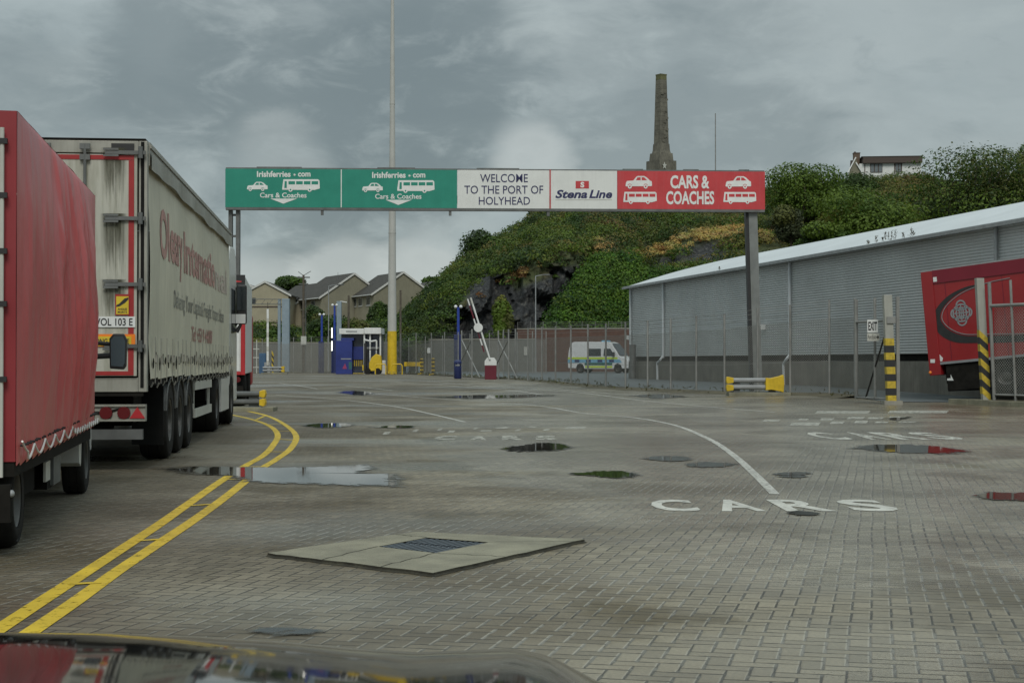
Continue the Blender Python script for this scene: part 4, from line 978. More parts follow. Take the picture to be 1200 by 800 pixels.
# ---- the small red tarpaulin truck in the near left corner
M['tarp'] = mat('red_tarpaulin', (0.54, 0.10, 0.10), 0.34, 0, 0.12, 0.9, 1.0, streak=0.3, streak_col=(0.44, 0.13, 0.12), bscale=5, stretch=(1, 1, 0.28))
M['tarp_dark'] = mat('shaded_red_tarpaulin', (0.24, 0.02, 0.025), 0.5, 0, 0.12, 1.0)
TH3 = math.atan(0.166); r3 = Vector((math.cos(TH3), math.sin(TH3), 0))
rc3 = PT(18.5, 128, 10.65)
V = thing('tarpaulin_truck', 'small red truck with a wrinkled tarpaulin body at the near left edge', 'truck', Vector((rc3.x, rc3.y, 0))-r3*1.10, TH3)
BW, BL, B0, B1 = 1.10, 5.55, 0.67, 2.99
def folds(y, z):
    a = 0.022*math.sin(y*4.2+1.6*math.sin(z*1.7)+0.8)*sstep(0.2, 1.2, y)*(0.6+0.8*noise.noise((y*0.6, z*0.3, 9)))
    r = noise.noise((y*4.6+0.5*z, z*0.45, 4.0)); a += 0.075*(1-abs(r)*2.2)*sstep(1.0, 2.4, y)*0.8
    r2 = noise.noise((y*2.0-0.35*z, z*0.30, 14.0)); a += 0.075*(1-abs(r2)*2.0)*0.8
    a += 0.05*noise.noise((y*0.9, z*0.45, 1.3))+0.008*noise.noise((y*11, z*2.2, 2.0))
    return a
def tside(s):
    def fn(u, v):
        y = u*BL; z = B0-0.03+v*(B1-B0+0.03); k = math.sin(math.pi*min(1, max(0, v)))**0.5*min(1, u*14, (1-u)*4.5)
        foot = max(0, 1-v*9)
        return (s*(BW+0.01+folds(y, z)*k+0.025*math.sin(math.pi*v)*k+foot*0.012*math.sin(y*19)), y, z+foot*(0.018*math.sin(y*19)+0.05*(u-0.4)))
    m = MB(); m.grid(220, 70, fn); return m.build('side_tarpaulin', M['tarp'], V, smooth=True)
ts = tside(1); tside(-1)
m = MB(); m.grid(20, 40, lambda u, v: ((u*2-1)*(BW+0.012), v*BL, B1+0.015*math.sin(math.pi*u)+0.012*noise.noise((u*5, v*9, 3))))
m.build('roof_tarpaulin', M['tarp'], V, smooth=True); m = MB()
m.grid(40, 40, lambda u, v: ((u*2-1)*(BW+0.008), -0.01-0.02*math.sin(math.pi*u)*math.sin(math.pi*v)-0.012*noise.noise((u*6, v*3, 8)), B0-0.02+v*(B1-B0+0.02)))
m.build('rear_tarpaulin', M['tarp_dark'], V, smooth=True); m = MB()  # rear face's shade put into the colour, darker than the side red
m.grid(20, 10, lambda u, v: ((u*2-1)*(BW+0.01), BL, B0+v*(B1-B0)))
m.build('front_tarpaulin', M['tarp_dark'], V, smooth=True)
m = MB()                                              # rope laced along the hem, hanging in loops
pts = []
for k in range(181):
    y = k/180*BL; per = 0.62 if y < 3.3 else 0.21; f = abs(((y/per) % 1.0)-0.5)*2; amp = 0.085 if y < 3.3 else 0.05
    pts.append((BW+0.05, y, B0+0.05*(y/BL-0.4)+amp*f**1.7+(0.0 if y > 0.3 else 0.05)))
m.path([Vector(p) for p in pts], 0.008, 5); m.build('lacing_rope', M['letter_pale'], V)
m = MB()
for k in range(34):
    y = 0.12+k*0.16; m.tube((BW+0.01, y, B0+0.10+0.05*(y/BL-0.4)), (BW+0.055, y+0.01, B0+0.10+0.05*(y/BL-0.4)), 0.009, 0.009, 6)
m.build('eyelets', M['black_paint'], V)
m = MB(); m.tube((BW-0.08, -0.055, 0.55), (BW-0.08, -0.055, B1-0.12), 0.015, 0.015, 8); m.build('rear_pole', M['offwhite'], V)
for z in (2.78, 2.42, 2.05, 1.7, 1.2): m = MB(); m.box(BW-0.115, -0.075, z-0.018, BW-0.045, -0.03, z+0.018); m.build('buckle', M['black_paint'], V)
m = MB(); m.box(-BW, 0.0, 0.55, BW, BL-0.3, 0.655); m.box(-0.42, 0.1, 0.36, -0.3, BL+1.2, 0.54); m.box(0.3, 0.1, 0.36, 0.42, BL+1.2, 0.54)
m.tube((-0.85,0.72,0.34),(0.85,0.72,0.34),0.06); m.box(-0.25, 0.5, 0.2, 0.25, 0.95, 0.5); m.box(-0.95, 3.4, 0.24, -0.5, 4.3, 0.56); m.box(0.5, 2.6, 0.26, 1.0, 3.4, 0.56); m.box(0.55, 1.5, 0.3, 0.95, 2.2, 0.54)
m.box(-BW, -0.02, 0.28, BW-0.02, 0.06, 0.48); m.box(BW-0.35, -0.05, 0.25, BW-0.02, 0.02, 0.5); m.build('chassis', M['chassis'], V)
m = MB(); m.box(1.0, 2.35, 0.34, 1.02, 2.65, 0.5); m.build('side_box', M['offwhite'], V); m = MB(); m.box(1.0, 2.8, 0.28, 1.03, 3.3, 0.56); m.build('battery_box', M['galv_dark'], V)
m = MB(); m.ell((BW-0.02, -0.02, 0.44), (0.026, 0.026, 0.026)); m.build('marker_lamp', M['galv'], V)
m = MB(); m.box(1.02, 4.72, 0.56, 1.05, 4.82, 0.63); m.build('side_marker', M['orange'], V)
for s in (-1, 1):
    wheel(V, s*1.03, 0.72, 0.345, 0.42, s, 0.58); wheel(V, s*1.05, 5.42, 0.345, 0.22, s, 0.58)
prof = [(5.56,0.42),(5.56,2.1),(6.1,2.15),(6.7,1.75),(7.25,1.2),(7.45,0.9),(7.5,0.32),(5.95,0.32)]
m = MB(); m.prism(prof, lambda u, v, d: (d, u, v), -0.90, 0.90); vc = m.build('cab', M['cab_white'], V, bevel=0.02)
for s in (-1, 1):
    m = MB(); arc = [(5.42+0.42*math.cos(a), 0.345+0.42*math.sin(a)) for a in [math.pi*(0.55+0.45*k/8) for k in range(9)]]
    m.prism([(4.78,0.52),(4.86,0.64),(5.34,0.655)]+[(u, min(v, 0.652)) for u, v in arc[1:]]+[(4.95,0.30),(4.82,0.34)], lambda u, v, d: (s*d, u, v), 0.80, 1.035); m.build('wheel_arch', M['cab_white'], V, bevel=0.01)
for s in (-1, 1): m = MB(); m.prism([(5.75,1.25),(5.75,1.95),(6.15,1.98),(6.65,1.62),(6.7,1.25)], lambda u, v, d: (s*d, u, v), 0.892, 0.906); m.build('side_window', M['glass'], vc)
for s in (-1, 1):
    m = MB(); m.prism([(-0.085,-0.19),(0.06,-0.2),(0.085,-0.16),(0.09,0.12),(0.06,0.18),(-0.05,0.18),(-0.09,0.13)], lambda u, v, d: (s*(1.28+u), 6.35+d, 1.43+v), -0.05, 0.05); mi = m.build('mirror', M['black_paint'], V, bevel=0.015)
    m = MB(); m.prism([(-0.07,-0.16),(0.05,-0.17),(0.07,-0.13),(0.075,0.10),(0.05,0.155),(-0.04,0.155),(-0.075,0.11)], lambda u, v, d: (s*(1.28+u), 6.297+d, 1.43+v), -0.004, 0.0); m.build('mirror_glass', mat('blue_mirror_glass', (0.07, 0.10, 0.115), 0.15, 0.0, 0.05, 2), mi)
    m = MB(); m.tube((s*0.88, 6.4, 1.52), (s*1.22, 6.37, 1.50), 0.022); m.tube((s*0.88, 6.4, 1.36), (s*1.22, 6.37, 1.38), 0.03); m.build('mirror_arm', M['black_paint'], mi)
for s in (-1, 1):
    m = MB(); m.box(min(s*0.72, s*0.98), -0.06, 0.36, max(s*0.72, s*0.98), -0.051, 0.46); m.build('tail_lamp', M['lamp_red'], V)

# ================================================================== WAREHOUSE
M['cladding'] = mat('grey_corrugated_cladding', (0.50, 0.51, 0.50), 0.42, 0.15, 0.12, 0.35, streak=0.4, streak_col=(0.35, 0.355, 0.335))
M['roof_white'] = mat('pale_roof_sheet', (0.56, 0.59, 0.60), 0.5, 0.1, 0.08, 0.5, streak=0.2, streak_col=(0.40, 0.42, 0.42))
M['stained_wall'] = mat('stained_concrete_wall', (0.155, 0.145, 0.12), 0.9, 0, 0.3, 0.8, 0.3, streak=0.6, streak_col=(0.06, 0.055, 0.045))
wd = Vector((0.197, -1, 0)).normalized(); wn_ = Vector((1, 0.197, 0)).normalized()          # along the wall, and into the building
wA = Vector((7.21, 97, 0)); WLEN = 58.0; EAVE = 5.83; WZ = 0.2
W = thing('warehouse', 'long grey corrugated warehouse with a pale curved roof on a concrete base wall', 'warehouse', wA)
def WP(t, w, z): return wd*t+wn_*w+Vector((0, 0, z))
m = MB(); nw = int((EAVE-1.6)/0.105)
prof = []
for k in range(nw): z = 1.58+k*0.105; prof += [(0.0, z), (-0.034, z+0.03), (-0.034, z+0.065), (0.0, z+0.095)]
prof.append((0.0, EAVE))
for t in (0, WLEN):
    for w, z in prof: m.v.append(WP(t, w, z))
n = len(prof)
for k in range(n-1): m.face((k, n+k, n+k+1, k+1))
o = len(m.v)
for t, w in ((0.0, 0.0), (0.0, 36.0)):
    for z in (1.58, EAVE): m.v.append(WP(t, w, z))
m.face((o, o+1, o+3, o+2)); m.build('cladding', M['cladding'], W)
m = MB()
def wbox(mb, t0, t1, w0, w1, z0, z1):
    vs = [WP(t, w, z) for z in (z0, z1) for t, w in ((t0,w0),(t1,w0),(t1,w1),(t0,w1))]
    mb.add(vs, [(0,3,2,1),(4,5,6,7),(0,1,5,4),(1,2,6,5),(2,3,7,6),(3,0,4,7)])
wbox(m, -0.05, WLEN, -0.12, 0.4, WZ-0.3, 1.32); wbox(m, -0.05, 0.4, 0.401, 36, WZ-0.3, 1.32)
m.build('base_wall', M['stained_wall'], W)
m = MB(); wbox(m, 0.0, WLEN, 0.15, 0.35, 1.32, 1.6); m.build('gap', M['chassis'], W)
m = MB(); RW, RISE = 36.0, 3.0
def rz_(w): return EAVE+0.06+RISE*(1-((w-RW/2)/(RW/2))**2)
ws = [-0.3, -0.29]+[RW*q/30 for q in range(31)]
prof = [(-0.3, EAVE-0.10), (-0.3, EAVE+0.02)]+[(w, rz_(w)) for w in ws[2:]]
for t in (-0.6, WLEN):
    for w, z in prof: m.v.append(WP(t, w, z))
n = len(prof)
for k in range(n-1): m.face((k, n+k, n+k+1, k+1))
m.build('roof', M['roof_white'], W)
m = MB(); c = len(m.v)
for w in ws[2:]: m.v.append(WP(0.0, w, rz_(w)-0.02)); m.v.append(WP(0.0, w, EAVE-0.01))
for k in range(30): m.face((2*k, 2*k+1, 2*k+3, 2*k+2))
m.build('gable_end', M['cladding'], W)
m = MB(); wbox(m, -0.5, WLEN, -0.42, -0.301, EAVE-0.14, EAVE-0.02); m.build('gutter', M['galv'], W)
def wt(px):                                            # position along the wall of a column of the photograph
    q = (px-600)/FPX; return ((wA.x-q*wA.y)/(-q*1-0.197))*math.sqrt(1+0.197**2)*1.0
def wt(px):
    q = (px-600)/FPX; s = (q*wA.y-wA.x)/(0.197+q); return s*math.sqrt(1+0.197**2)
for px, elbow in ((741, 0), (779.5, 1), (928.5, 1), (1171.5, 0)):
    t = wt(px); m = MB(); m.tube(WP(t, -0.12, 1.5), WP(t, -0.12, EAVE-0.1), 0.07, 0.07, 8)
    if elbow: m.path([WP(t, -0.13, 1.6), WP(t+0.1, -0.3, 1.42), WP(t-0.5 if px < 800 else t-0.25, -0.32, 1.2), WP(t-0.5 if px < 800 else t-0.25, -0.3, WZ)], 0.06, 8)
    m.build('downpipe', M['roof_white'] if px < 1000 else M['galv'], W)
m = MB(); t = wt(749); m.tube(WP(t, -0.4, WZ), WP(t, -0.4, 2.3), 0.2, 0.2, 12); m.build('vent_pipe', M['galv_dark'], W)
for px, z_ in ((897, 2.9), (738.5, 2.75)): t = wt(px); m = MB(); m.cbox(WP(t, -0.17, z_), (0.3, 0.22, 0.25)); m.build('floodlight', M['white'], W)

rng = np.random.default_rng(3); P = []; 
for px in (1025, 1034, 1042, 1045, 1053, 1057, 1066, 1076, 1078, 849, 1049):
    t = wt(px); hh = rng.uniform(0.12, 0.42)
    for q in range(26):
        z = hh*rng.uniform(0, 1)**0.8; P.append(WP(t+rng.normal(0, 0.02+0.05*(z < 0.1)), -0.25+rng.normal(0, 0.02), EAVE+0.04+z)+wA)
P = np.array(P); tag(leaf_mesh('roof_weeds', P, rng.normal(0, 1, P.shape)*np.array([1,1,0.1]), 0.05, np.array([(0.09, 0.075, 0.04)])*rng.uniform(.6,1.3,(len(P),1)), M['leaf'], aspect=0.22), 'dry weeds growing along the gutter of the warehouse roof', 'weeds', kind='stuff')

# ================================================================== FENCES
M['chain_near'] = mesh_mat('pale_chain_link_wire', 0.075, 0.20, (0.34, 0.34, 0.31)); M['chain'] = mesh_mat('chain_link_wire', 0.06, 0.19, (0.22, 0.22, 0.20)); M['chain_far'] = mesh_mat('fine_chain_link_wire', 0.06, 0.25, (0.22, 0.22, 0.20))
M['fence_post'] = mat('fence_post_steel', (0.24, 0.24, 0.225), 0.6, 0.2, 0.25, 2)
def fence(name, label, posts, meshtop, mt, r=0.04, base_dz=0.0, wires=True, Yoff=0.0, rail=False):
    pts = []
    for x, yb, yt in posts:
        b = GP(x, yb)
        if Yoff: 
            k = (b.y+Yoff)/b.y; b = Vector((b.x*k, b.y*k, gz(b.x*k, b.y*k)))
        b.z += base_dz; top = PT(x, yt, b.y).z; pts.append((b, top))
    c = sum((p[0] for p in pts), Vector())/len(pts); t = thing(name, label, 'fence', c)
    for (b, top) in pts:
        m = MB(); q = b-c; m.tube((q.x, q.y, q.z-0.15), (q.x, q.y, top-c.z), r, r, 6); m.build('post', M['fence_post'], t)
    m = MB(); uvs = []; acc = 0.0
    for (a, ta), (b, tb) in zip(pts[:-1], pts[1:]):
        d = (Vector((b.x, b.y, 0))-Vector((a.x, a.y, 0))).length
        ha, hb = (ta-a.z)*meshtop, (tb-b.z)*meshtop
        m.add([a-c+Vector((0,0,0.03)), b-c+Vector((0,0,0.03)), b-c+Vector((0,0,hb)), a-c+Vector((0,0,ha))], [(0,1,2,3)])
        uvs += [(acc, 0), (acc+d, 0), (acc+d, hb), (acc, ha)]; acc += d
    o = m.build('chain_link_mesh', mt, t)
    uvl = o.data.uv_layers.new(name='UVMap')
    for li, uv in enumerate(uvs): uvl.data[li].uv = uv
    m = MB()
    fr = [0.45*meshtop, meshtop]+([meshtop+(1-meshtop)*0.4, meshtop+(1-meshtop)*0.7, 0.99] if wires else [])
    for (a, ta), (b, tb) in zip(pts[:-1], pts[1:]):
        for f in fr: m.tube(a-c+Vector((0,0,(ta-a.z)*f)), b-c+Vector((0,0,(tb-b.z)*f)), 0.007, 0.007, 4, False)
        if rail: m.tube(a-c+Vector((0,0,(ta-a.z)*meshtop)), b-c+Vector((0,0,(tb-b.z)*meshtop)), 0.03, 0.03, 6)
    m.build('barbed_wire', M['fence_post'], t)
    return t
postsR = [(590,443.3,386),(604,444.6,385),(618.7,446.2,384),(635,447.4,383),(651,448.6,382.5),(669,450.5,381),(689,452.4,380),(710,454.6,378.7),(733,456,377),(759,457.3,375.5),(786,458.4,373),(816,459.5,370),(849,461,368),(888,462,361),(926,462.6,357),(972,463,351),(1002,465.5,350)]
fence('chain_link_fence', 'tall chain-link fence with barbed wire curving along the yard in front of the warehouse', postsR, 0.80, M['chain'])
postsL = [(200,437,398),(250,437,397),(287,437,397),(307.3,437,396.5),(344,437,395),(364.8,437,394.5),(384,437,394),(400,437,394),(427.5,437,392),(452.4,437.4,391),(469.6,437.7,391),(487.6,438.5,390),(505.4,439.5,390),(521,440.3,389),(537,441,389)]
fence('chain_link_fence', 'far chain-link fence behind the blue kiosk and the mast', postsL, 0.82, M['chain_far'], 0.035)
postsM = [(479,436,396),(498.5,436.3,394),(518.5,436.6,393),(534,437,392),(550.8,437.5,391),(573.5,438,390),(589.5,438,389),(606,438,389),(624,438,388),(640,438,388)]
fence('chain_link_fence', 'second line of chain-link fence behind the raised boom barrier', postsM, 0.8, M['chain_far'], 0.04)
# braced fence panels either side of the boom barrier
for (xa, ya, xb, yb, lab) in ((541, 442, 553, 442.8, 'braced fence bay between the blue camera pole and the boom barrier'), (584, 444, 596, 444.8, 'braced fence bay just right of the boom barrier')):
    a, b = GP(xa, ya), GP(xb, yb); top = PT(xa, 387, a.y).z-a.z; t = thing('braced_fence_bay', lab, 'fence', a)
    d = b-a; m = MB()
    m.tube((0,0,0), (0,0,top), 0.045); m.build('post', M['fence_post'], t); m = MB(); m.tube(d, d+Vector((0,0,top)), 0.045); m.build('post', M['fence_post'], t)
    m = MB(); m.tube((0,0,top*0.8), d+Vector((0.5,-0.6,0.05)), 0.035); m.tube(d+Vector((0,0,top*0.8)), Vector((-0.5,-0.6,0.05)), 0.035); m.build('brace', M['fence_post'], t)

# the mesh gate with the EXIT sign, hung on the striped post
gp_post = GP(1044.5, 474); gfree = PT(1003.5, 465.3, 50.6)
GT = thing('mesh_gate', 'open chain-link gate leaf with a diagonal brace, carrying the EXIT sign', 'gate', gp_post)
d = gfree-gp_post; d.z = 0; gw = d.length; du = d.normalized(); lz = gfree.z-gp_post.z
ztop = PT(1003.5, 351, 50.6).z-gp_post.z; zr = PT(1040, 375, gp_post.y).z-gp_post.z
def GF(u, z, off=0.0): return du*u+Vector((0, 0, z))+Vector((du.y, -du.x, 0))*off*(-1 if du.y < 0 else 1)
m = MB(); m.tube(GF(gw, lz-0.05), GF(gw, ztop), 0.06, 0.06, 8); m.tube(GF(0.25, lz), GF(gw, lz), 0.035); m.tube(GF(0.2, zr), GF(gw, zr), 0.045); m.tube(GF(gw*0.45, lz), GF(gw*0.45, ztop), 0.045)
m.build('gate_frame', M['fence_post'], GT)
m = MB(); m.tube(GF(0.25, zr-0.2), GF(gw*0.72, lz), 0.03); m.build('brace', M['black_paint'], GT)
m = MB(); m.add([GF(0.2, lz), GF(gw, lz), GF(gw, zr), GF(0.2, zr)], [(0,1,2,3)]); o = m.build('chain_link_mesh', M['chain'], GT)
uvl = o.data.uv_layers.new(name='UVMap')
for li, uv in enumerate([(0.2, lz), (gw, lz), (gw, zr), (0.2, zr)]): uvl.data[li].uv = uv
m = MB(); m.tube(GF(0.1, ztop*0.93), GF(gw, ztop*0.93), 0.008, 0.008, 4); m.tube(GF(0.1, ztop*0.98), GF(gw, ztop*0.98), 0.008, 0.008, 4); m.build('barbed_wire', M['fence_post'], GT)
def hang_sign(name, label, px0, px1, py0, py1, Y, txts, base, ink, arrow=False):
    a, b = PT(px0, py1, Y), PT(px1, py0, Y); w, h = b.x-a.x, b.z-a.z
    t = thing(name, label, 'sign', a)
    m = MB(); m.box(0, -0.012, 0, w, 0.012, h); m.build('panel', base, t, bevel=0.004)
    m = MB()
    for s, x0, x1, z0, z1, bo in txts: m.text(s, lambda u, v: (u*w, -0.0145, v*h), x0, x1, z0, z1, bo)
    if arrow: m.prism([(0.74*w,0.40*h),(0.84*w,0.40*h),(0.84*w,0.2*h),(0.97*w,0.5*h),(0.84*w,0.8*h),(0.84*w,0.6*h),(0.74*w,0.6*h)], lambda u, v, d: (u, d, v), -0.0165, -0.0135)
    m.build('lettering', ink, t)
    m = MB()
    for x in (0.12, 0.88): m.box(w*x-0.01, 0.0125, h*0.3, w*x+0.01, 0.06, h*0.7)
    m.build('bracket', M['fence_post'], t); return t
ysign = gp_post.y+(gfree.y-gp_post.y)*0.42-0.45
hang_sign('exit_sign', 'square white EXIT sign wired to the mesh gate', 1016.3, 1028.8, 374.5, 389.5, ysign, [('EXIT', 0.09, 0.91, 0.16, 0.84, 0.03)], M['white'], M['letter_black'])
hang_sign('port_exit_sign', 'small grey Port Exit sign with an arrow, below the EXIT sign', 1016.2, 1030.5, 390.5, 399.5, ysign, [('Port Exit', 0.05, 0.70, 0.25, 0.8, 0.01)], M['offwhite'], M['letter_black'], True)

def banded_post(name, label, base, top, r, y0px, bands, spiral=False, w=None):
    """steel post with black and yellow bands on its lower part"""
    t = thing(name, label, 'post', base); H = (top-base); hw = r
    def S(f, hx, hy): c = H*f; return [c+Vector((x, y, 0)) for x, y in ((-hx,-hy),(hx,-hy),(hx,hy),(-hx,hy))]
    m = MB(); a, b = S(-0.01, hw, hw), S(1.0, hw, hw); m.add(a+b, [(0,3,2,1),(4,5,6,7),(0,1,5,4),(1,2,6,5),(2,3,7,6),(3,0,4,7)])
    m.build('shaft', M['post_grey'], t, bevel=0.01)
    f1 = (PT(0, y0px, base.y).z-base.z)/H.z
    for k in range(bands):
        fa, fb = f1*(k)/bands+0.02, f1*(k+1)/bands+0.02; m = MB(); g_ = hw+0.006
        sk = 0.55*f1/bands if spiral else 0
        a = [H*(fa+(sk if x < 0 else -sk))+Vector((x, y, 0)) for x, y in ((-g_,-g_),(g_,-g_),(g_,g_),(-g_,g_))]; b = [H*(fb+(sk if x < 0 else -sk))+Vector((x, y, 0)) for x, y in ((-g_,-g_),(g_,-g_),(g_,g_),(-g_,g_))]
        m.add(a+b, [(0,3,2,1),(4,5,6,7),(0,1,5,4),(1,2,6,5),(2,3,7,6),(3,0,4,7)])
        m.build('band', M['yellow_dirty'] if (k % 2 == 0) else M['black_paint'], t)
    return t
M['post_grey'] = mat('pale_grey_post_paint', (0.33, 0.33, 0.29), 0.6, 0, 0.12, 2, streak=0.3, streak_col=(0.18, 0.17, 0.13))
b = gp_post; p_ = banded_post('gate_post', 'pale square gate post with level black and yellow bands beside the EXIT gate', b, Vector((b.x-0.12, b.y, PT(1042, 345.6, b.y).z)), 0.125, 399, 9)
m = MB(); m.box(-0.16, -0.17, zr-0.1, 0.1, 0.13, zr+0.1); m.box(0.16, 0.0, 0, 0.26, 0.1, ztop*1.0); m.build('hinge_plate', M['fence_post'], p_)
m = MB(); m.box(-0.25, -0.2, 0.0, 0.3, 0.2, 0.12); m.build('footing', M['concrete'], p_)
# kerbed island with the leaning post and the fence on it
k0, k1, k2 = GP(1111, 472.8), GP(1200, 476.9), Vector((22, 41.5, 0))
dirk = (k1-k0); dirk.z = 0; dk = dirk.normalized(); nk = Vector((-dk.y, dk.x, 0))
M['kerb'] = mat('mossy_kerb', (0.20, 0.19, 0.135), 0.9, 0, 0.35, 2.0, 0.3, streak=0.3, streak_col=(0.09, 0.09, 0.03))
m = MB(); L_ = 14; n = 15
for q in range(n):
    a = k0+dk*(L_*q/n)+dk*0.01; b = k0+dk*(L_*(q+1)/n)-dk*0.01; w = nk*0.16
    vs = [a, b, b+w, a+w]; zt = 0.15+0.012*math.sin(q*2.1); m.add([v-Vector((0,0,0.1)) for v in vs]+[Vector((v.x, v.y, zt+gz(v.x, v.y))) for v in vs], [(0,3,2,1),(4,5,6,7),(0,1,5,4),(1,2,6,5),(2,3,7,6),(3,0,4,7)])
structure(m.build('kerb', M['kerb'], bevel=0.012))
m = MB(); a = k0+dk*0.03+nk*0.165; b = k0+dk*L_+nk*0.165
vs = [a, b, b+nk*0.9, a+nk*0.9]; m.add([v-Vector((0,0,0.1)) for v in vs]+[Vector((v.x, v.y, 0.135+gz(v.x, v.y))) for v in vs], [(0,3,2,1),(4,5,6,7),(0,1,5,4),(1,2,6,5),(2,3,7,6),(3,0,4,7)])
structure(m.build('kerbed_island', M['verge']))
def on_isl(px): 
    q = (px-600)/FPX; P0 = k0+nk*0.55; s = (q*P0.y-P0.x)/(dk.x-q*dk.y); p = P0+dk*s; p.z = gz(p.x, p.y)+0.135; return p
b = on_isl(1155); banded_post('leaning_post', 'leaning pale post with slanted black and yellow stripes on the kerbed island', b, Vector((PT(1147.5, 326, b.y).x, b.y, PT(1147.5, 326, b.y).z)), 0.115, 394, 9, True)
t = thing('chain_link_fence', 'short railed chain-link fence on the kerbed island in front of the red trailer', 'fence', on_isl(1165))
c = t.location; P4 = [on_isl(x) for x in (1165, 1190, 1216, 1250, 1290)]; uvs = []; acc = 0
for q, p in enumerate(P4):
    lean = -0.14 if q < 2 else 0
    m = MB(); m.tube(p-c, Vector((p.x-c.x+lean, p.y-c.y, PT(0, 331 if q % 2 == 0 else 328, p.y).z-c.z)), 0.055 if q % 2 == 0 else 0.04, None, 8); m.build('post', M['fence_post'], t)
zr_ = PT(0, 359, 48).z
for z, r in ((zr_, 0.05), (0.32, 0.03)):
    m = MB(); m.path([Vector((p.x-c.x-(0.11 if (z > 1 and q < 2) else 0), p.y-c.y, z-c.z)) for q, p in enumerate(P4)], r, 8); m.build('rail', M['fence_post'], t)
m = MB()
for a, b in zip(P4[:-1], P4[1:]):
    d = (b-a).length; m.add([Vector((a.x-c.x, a.y-c.y, 0.33-c.z)), Vector((b.x-c.x, b.y-c.y, 0.33-c.z)), Vector((b.x-c.x, b.y-c.y, zr_-c.z)), Vector((a.x-c.x, a.y-c.y, zr_-c.z))], [(0,1,2,3)]); uvs += [(acc,0),(acc+d,0),(acc+d,zr_),(acc,zr_)]; acc += d
o = m.build('chain_link_mesh', M['chain_near'], t); uvl = o.data.uv_layers.new(name='UVMap')
for li, uv in enumerate(uvs): uvl.data[li].uv = uv

# ================================================================== BARRIERS
def crash_barrier(label, base, rz, length, h, ends=(1, 1), beam=None, sc=1.0, big=False):
    t = thing('crash_barrier', label, 'barrier', base, rz)
    for z in (0.30*h, 0.70*h):
        m = MB(); l = length/2
        m.prism([(-0.06,-0.13*h),(-0.02,-0.13*h),(0.03,-0.05*h),(0.03,0.05*h),(-0.02,0.13*h),(-0.06,0.13*h)], lambda u, v, d: (d, -u-0.1, z+0.18*h+v), -l*0.86, l*0.86); m.build('rail', beam or M['galv'], t)
    for s, on in ((-1, ends[0]), (1, ends[1])):
        if not on: continue
        m = MB(); x = s*length/2
        if big and s > 0:
            m.prism([(x-0.62, 0.30*h), (x-0.62, 1.02*h), (x-0.42, 1.0*h), (x-0.10, 1.12*h), (x+0.02, 1.2*h), (x+0.05, 0.7*h), (x+0.02, 0.18*h), (x-0.10, 0.24*h), (x-0.42, 0.34*h)], lambda u, v, d: (u, d, v), -0.19, 0.14)
        for z in (() if big and s > 0 else (0.45*h, 0.88*h)):
            m.prism([(x-s*0.24*sc, z-0.14*h), (x-s*0.24*sc, z+0.14*h), (x-s*0.05, z+0.20*h), (x, z+0.19*h), (x+s*0.02, z), (x, z-0.19*h), (x-s*0.05, z-0.20*h)], lambda u, v, d: (u, d, v), -0.16, 0.12)
        m.build('end_cap', M['yellow'], t, bevel=0.02)
    for x in (-length*0.32, length*0.32):
        m = MB(); m.box(x-0.12, -0.03, 0.0, x+0.12, 0.15, h*0.9); m.box(x-0.2, -0.12, 0, x+0.2, 0.25, 0.12); m.build('foot', M['galv_dark'], t)
    m = MB(); m.box(-length/2+0.05, -0.35, -0.1, length/2+0.25, 0.5, 0.11); m.build('plinth', M['kerb'], t, bevel=0.015)
    return t
b = GP(884, 463.2); crash_barrier('twin-rail crash barrier with yellow end caps at the foot of the right gantry post', b, 0.0, 2.0, 0.62, big=True)
b = GP(290, 482); b2 = b+Vector((-0.5, 0.3, 0)); crash_barrier('low dark crash barrier with a yellow end beside the queueing lorries', b2+Vector((0.05, 0, 0)), 0.0, 1.75, 0.52, (0, 1), M['galv_dark'], 0.6)
b = GP(326, 437.8)+Vector((0,-3,0)); crash_barrier('grey crash barrier with one yellow end at the far left beyond the lorries', b, 0.0, 1.9, 0.6, (0, 1))

# ================================================================== RED TRAILER ON THE RIGHT
M['trailer_red'] = mat('red_trailer_paint', (0.26, 0.014, 0.016), 0.35, 0, 0.08, 1.0, streak=0.12, streak_col=(0.2, 0.015, 0.015), coat=0.2)
M['trailer_maroon'] = mat('dark_red_trailer_rail', (0.17, 0.010, 0.022), 0.4, 0, 0.1, 1.0)
M['silver'] = mat('silver_print', (0.26, 0.27, 0.28), 0.45, 0.2, 0.1, 3)
T0 = PT(1091, 440, 51.5); RT = thing('red_trailer', 'tilted red box trailer with a black swoosh and a round knot emblem', 'trailer', T0)
RT.rotation_euler = (0, R(-5.3), R(-38.5)); bpy.context.view_layer.update()
RTi = RT.matrix_basis.inverted(); RTn = RT.matrix_basis.to_3x3() @ Vector((0, -1, 0))
def RF(px, py, d=0.0):                                 # photograph position -> point on the trailer's near side
    r_ = ray(px, py); t = (T0-Vector((0,0,CAMH))).dot(RTn)/r_.dot(RTn); p = RTi @ (Vector((0,0,CAMH))+r_*t); return Vector((p.x, -d, p.z))
top = RF(1079, 319).z; flr = RF(1096, 427).z; TL = 11.0
m = MB(); m.box(0.03, 0.0, flr, TL, 2.5, top-0.02); m.build('body', M['trailer_red'], RT, bevel=0.01)
m = MB(); m.box(-0.03, -0.03, 0.0, 0.36, 2.53, top-0.01); m.build('corner_post', M['trailer_red'], RT, bevel=0.015)
m = MB(); m.box(0.361, -0.035, top-0.42, TL, -0.002, top); m.build('top_rail', M['trailer_maroon'], RT)
m = MB(); m.box(-0.03, -0.03, top-0.009, TL, 2.5, top+0.05); m.build('roof', M['galv'], RT)
m = MB(); m.box(0.361, -0.03, flr-0.02, TL, -0.002, flr+0.06); m.build('bottom_rail', M['silver'], RT)
m = MB()
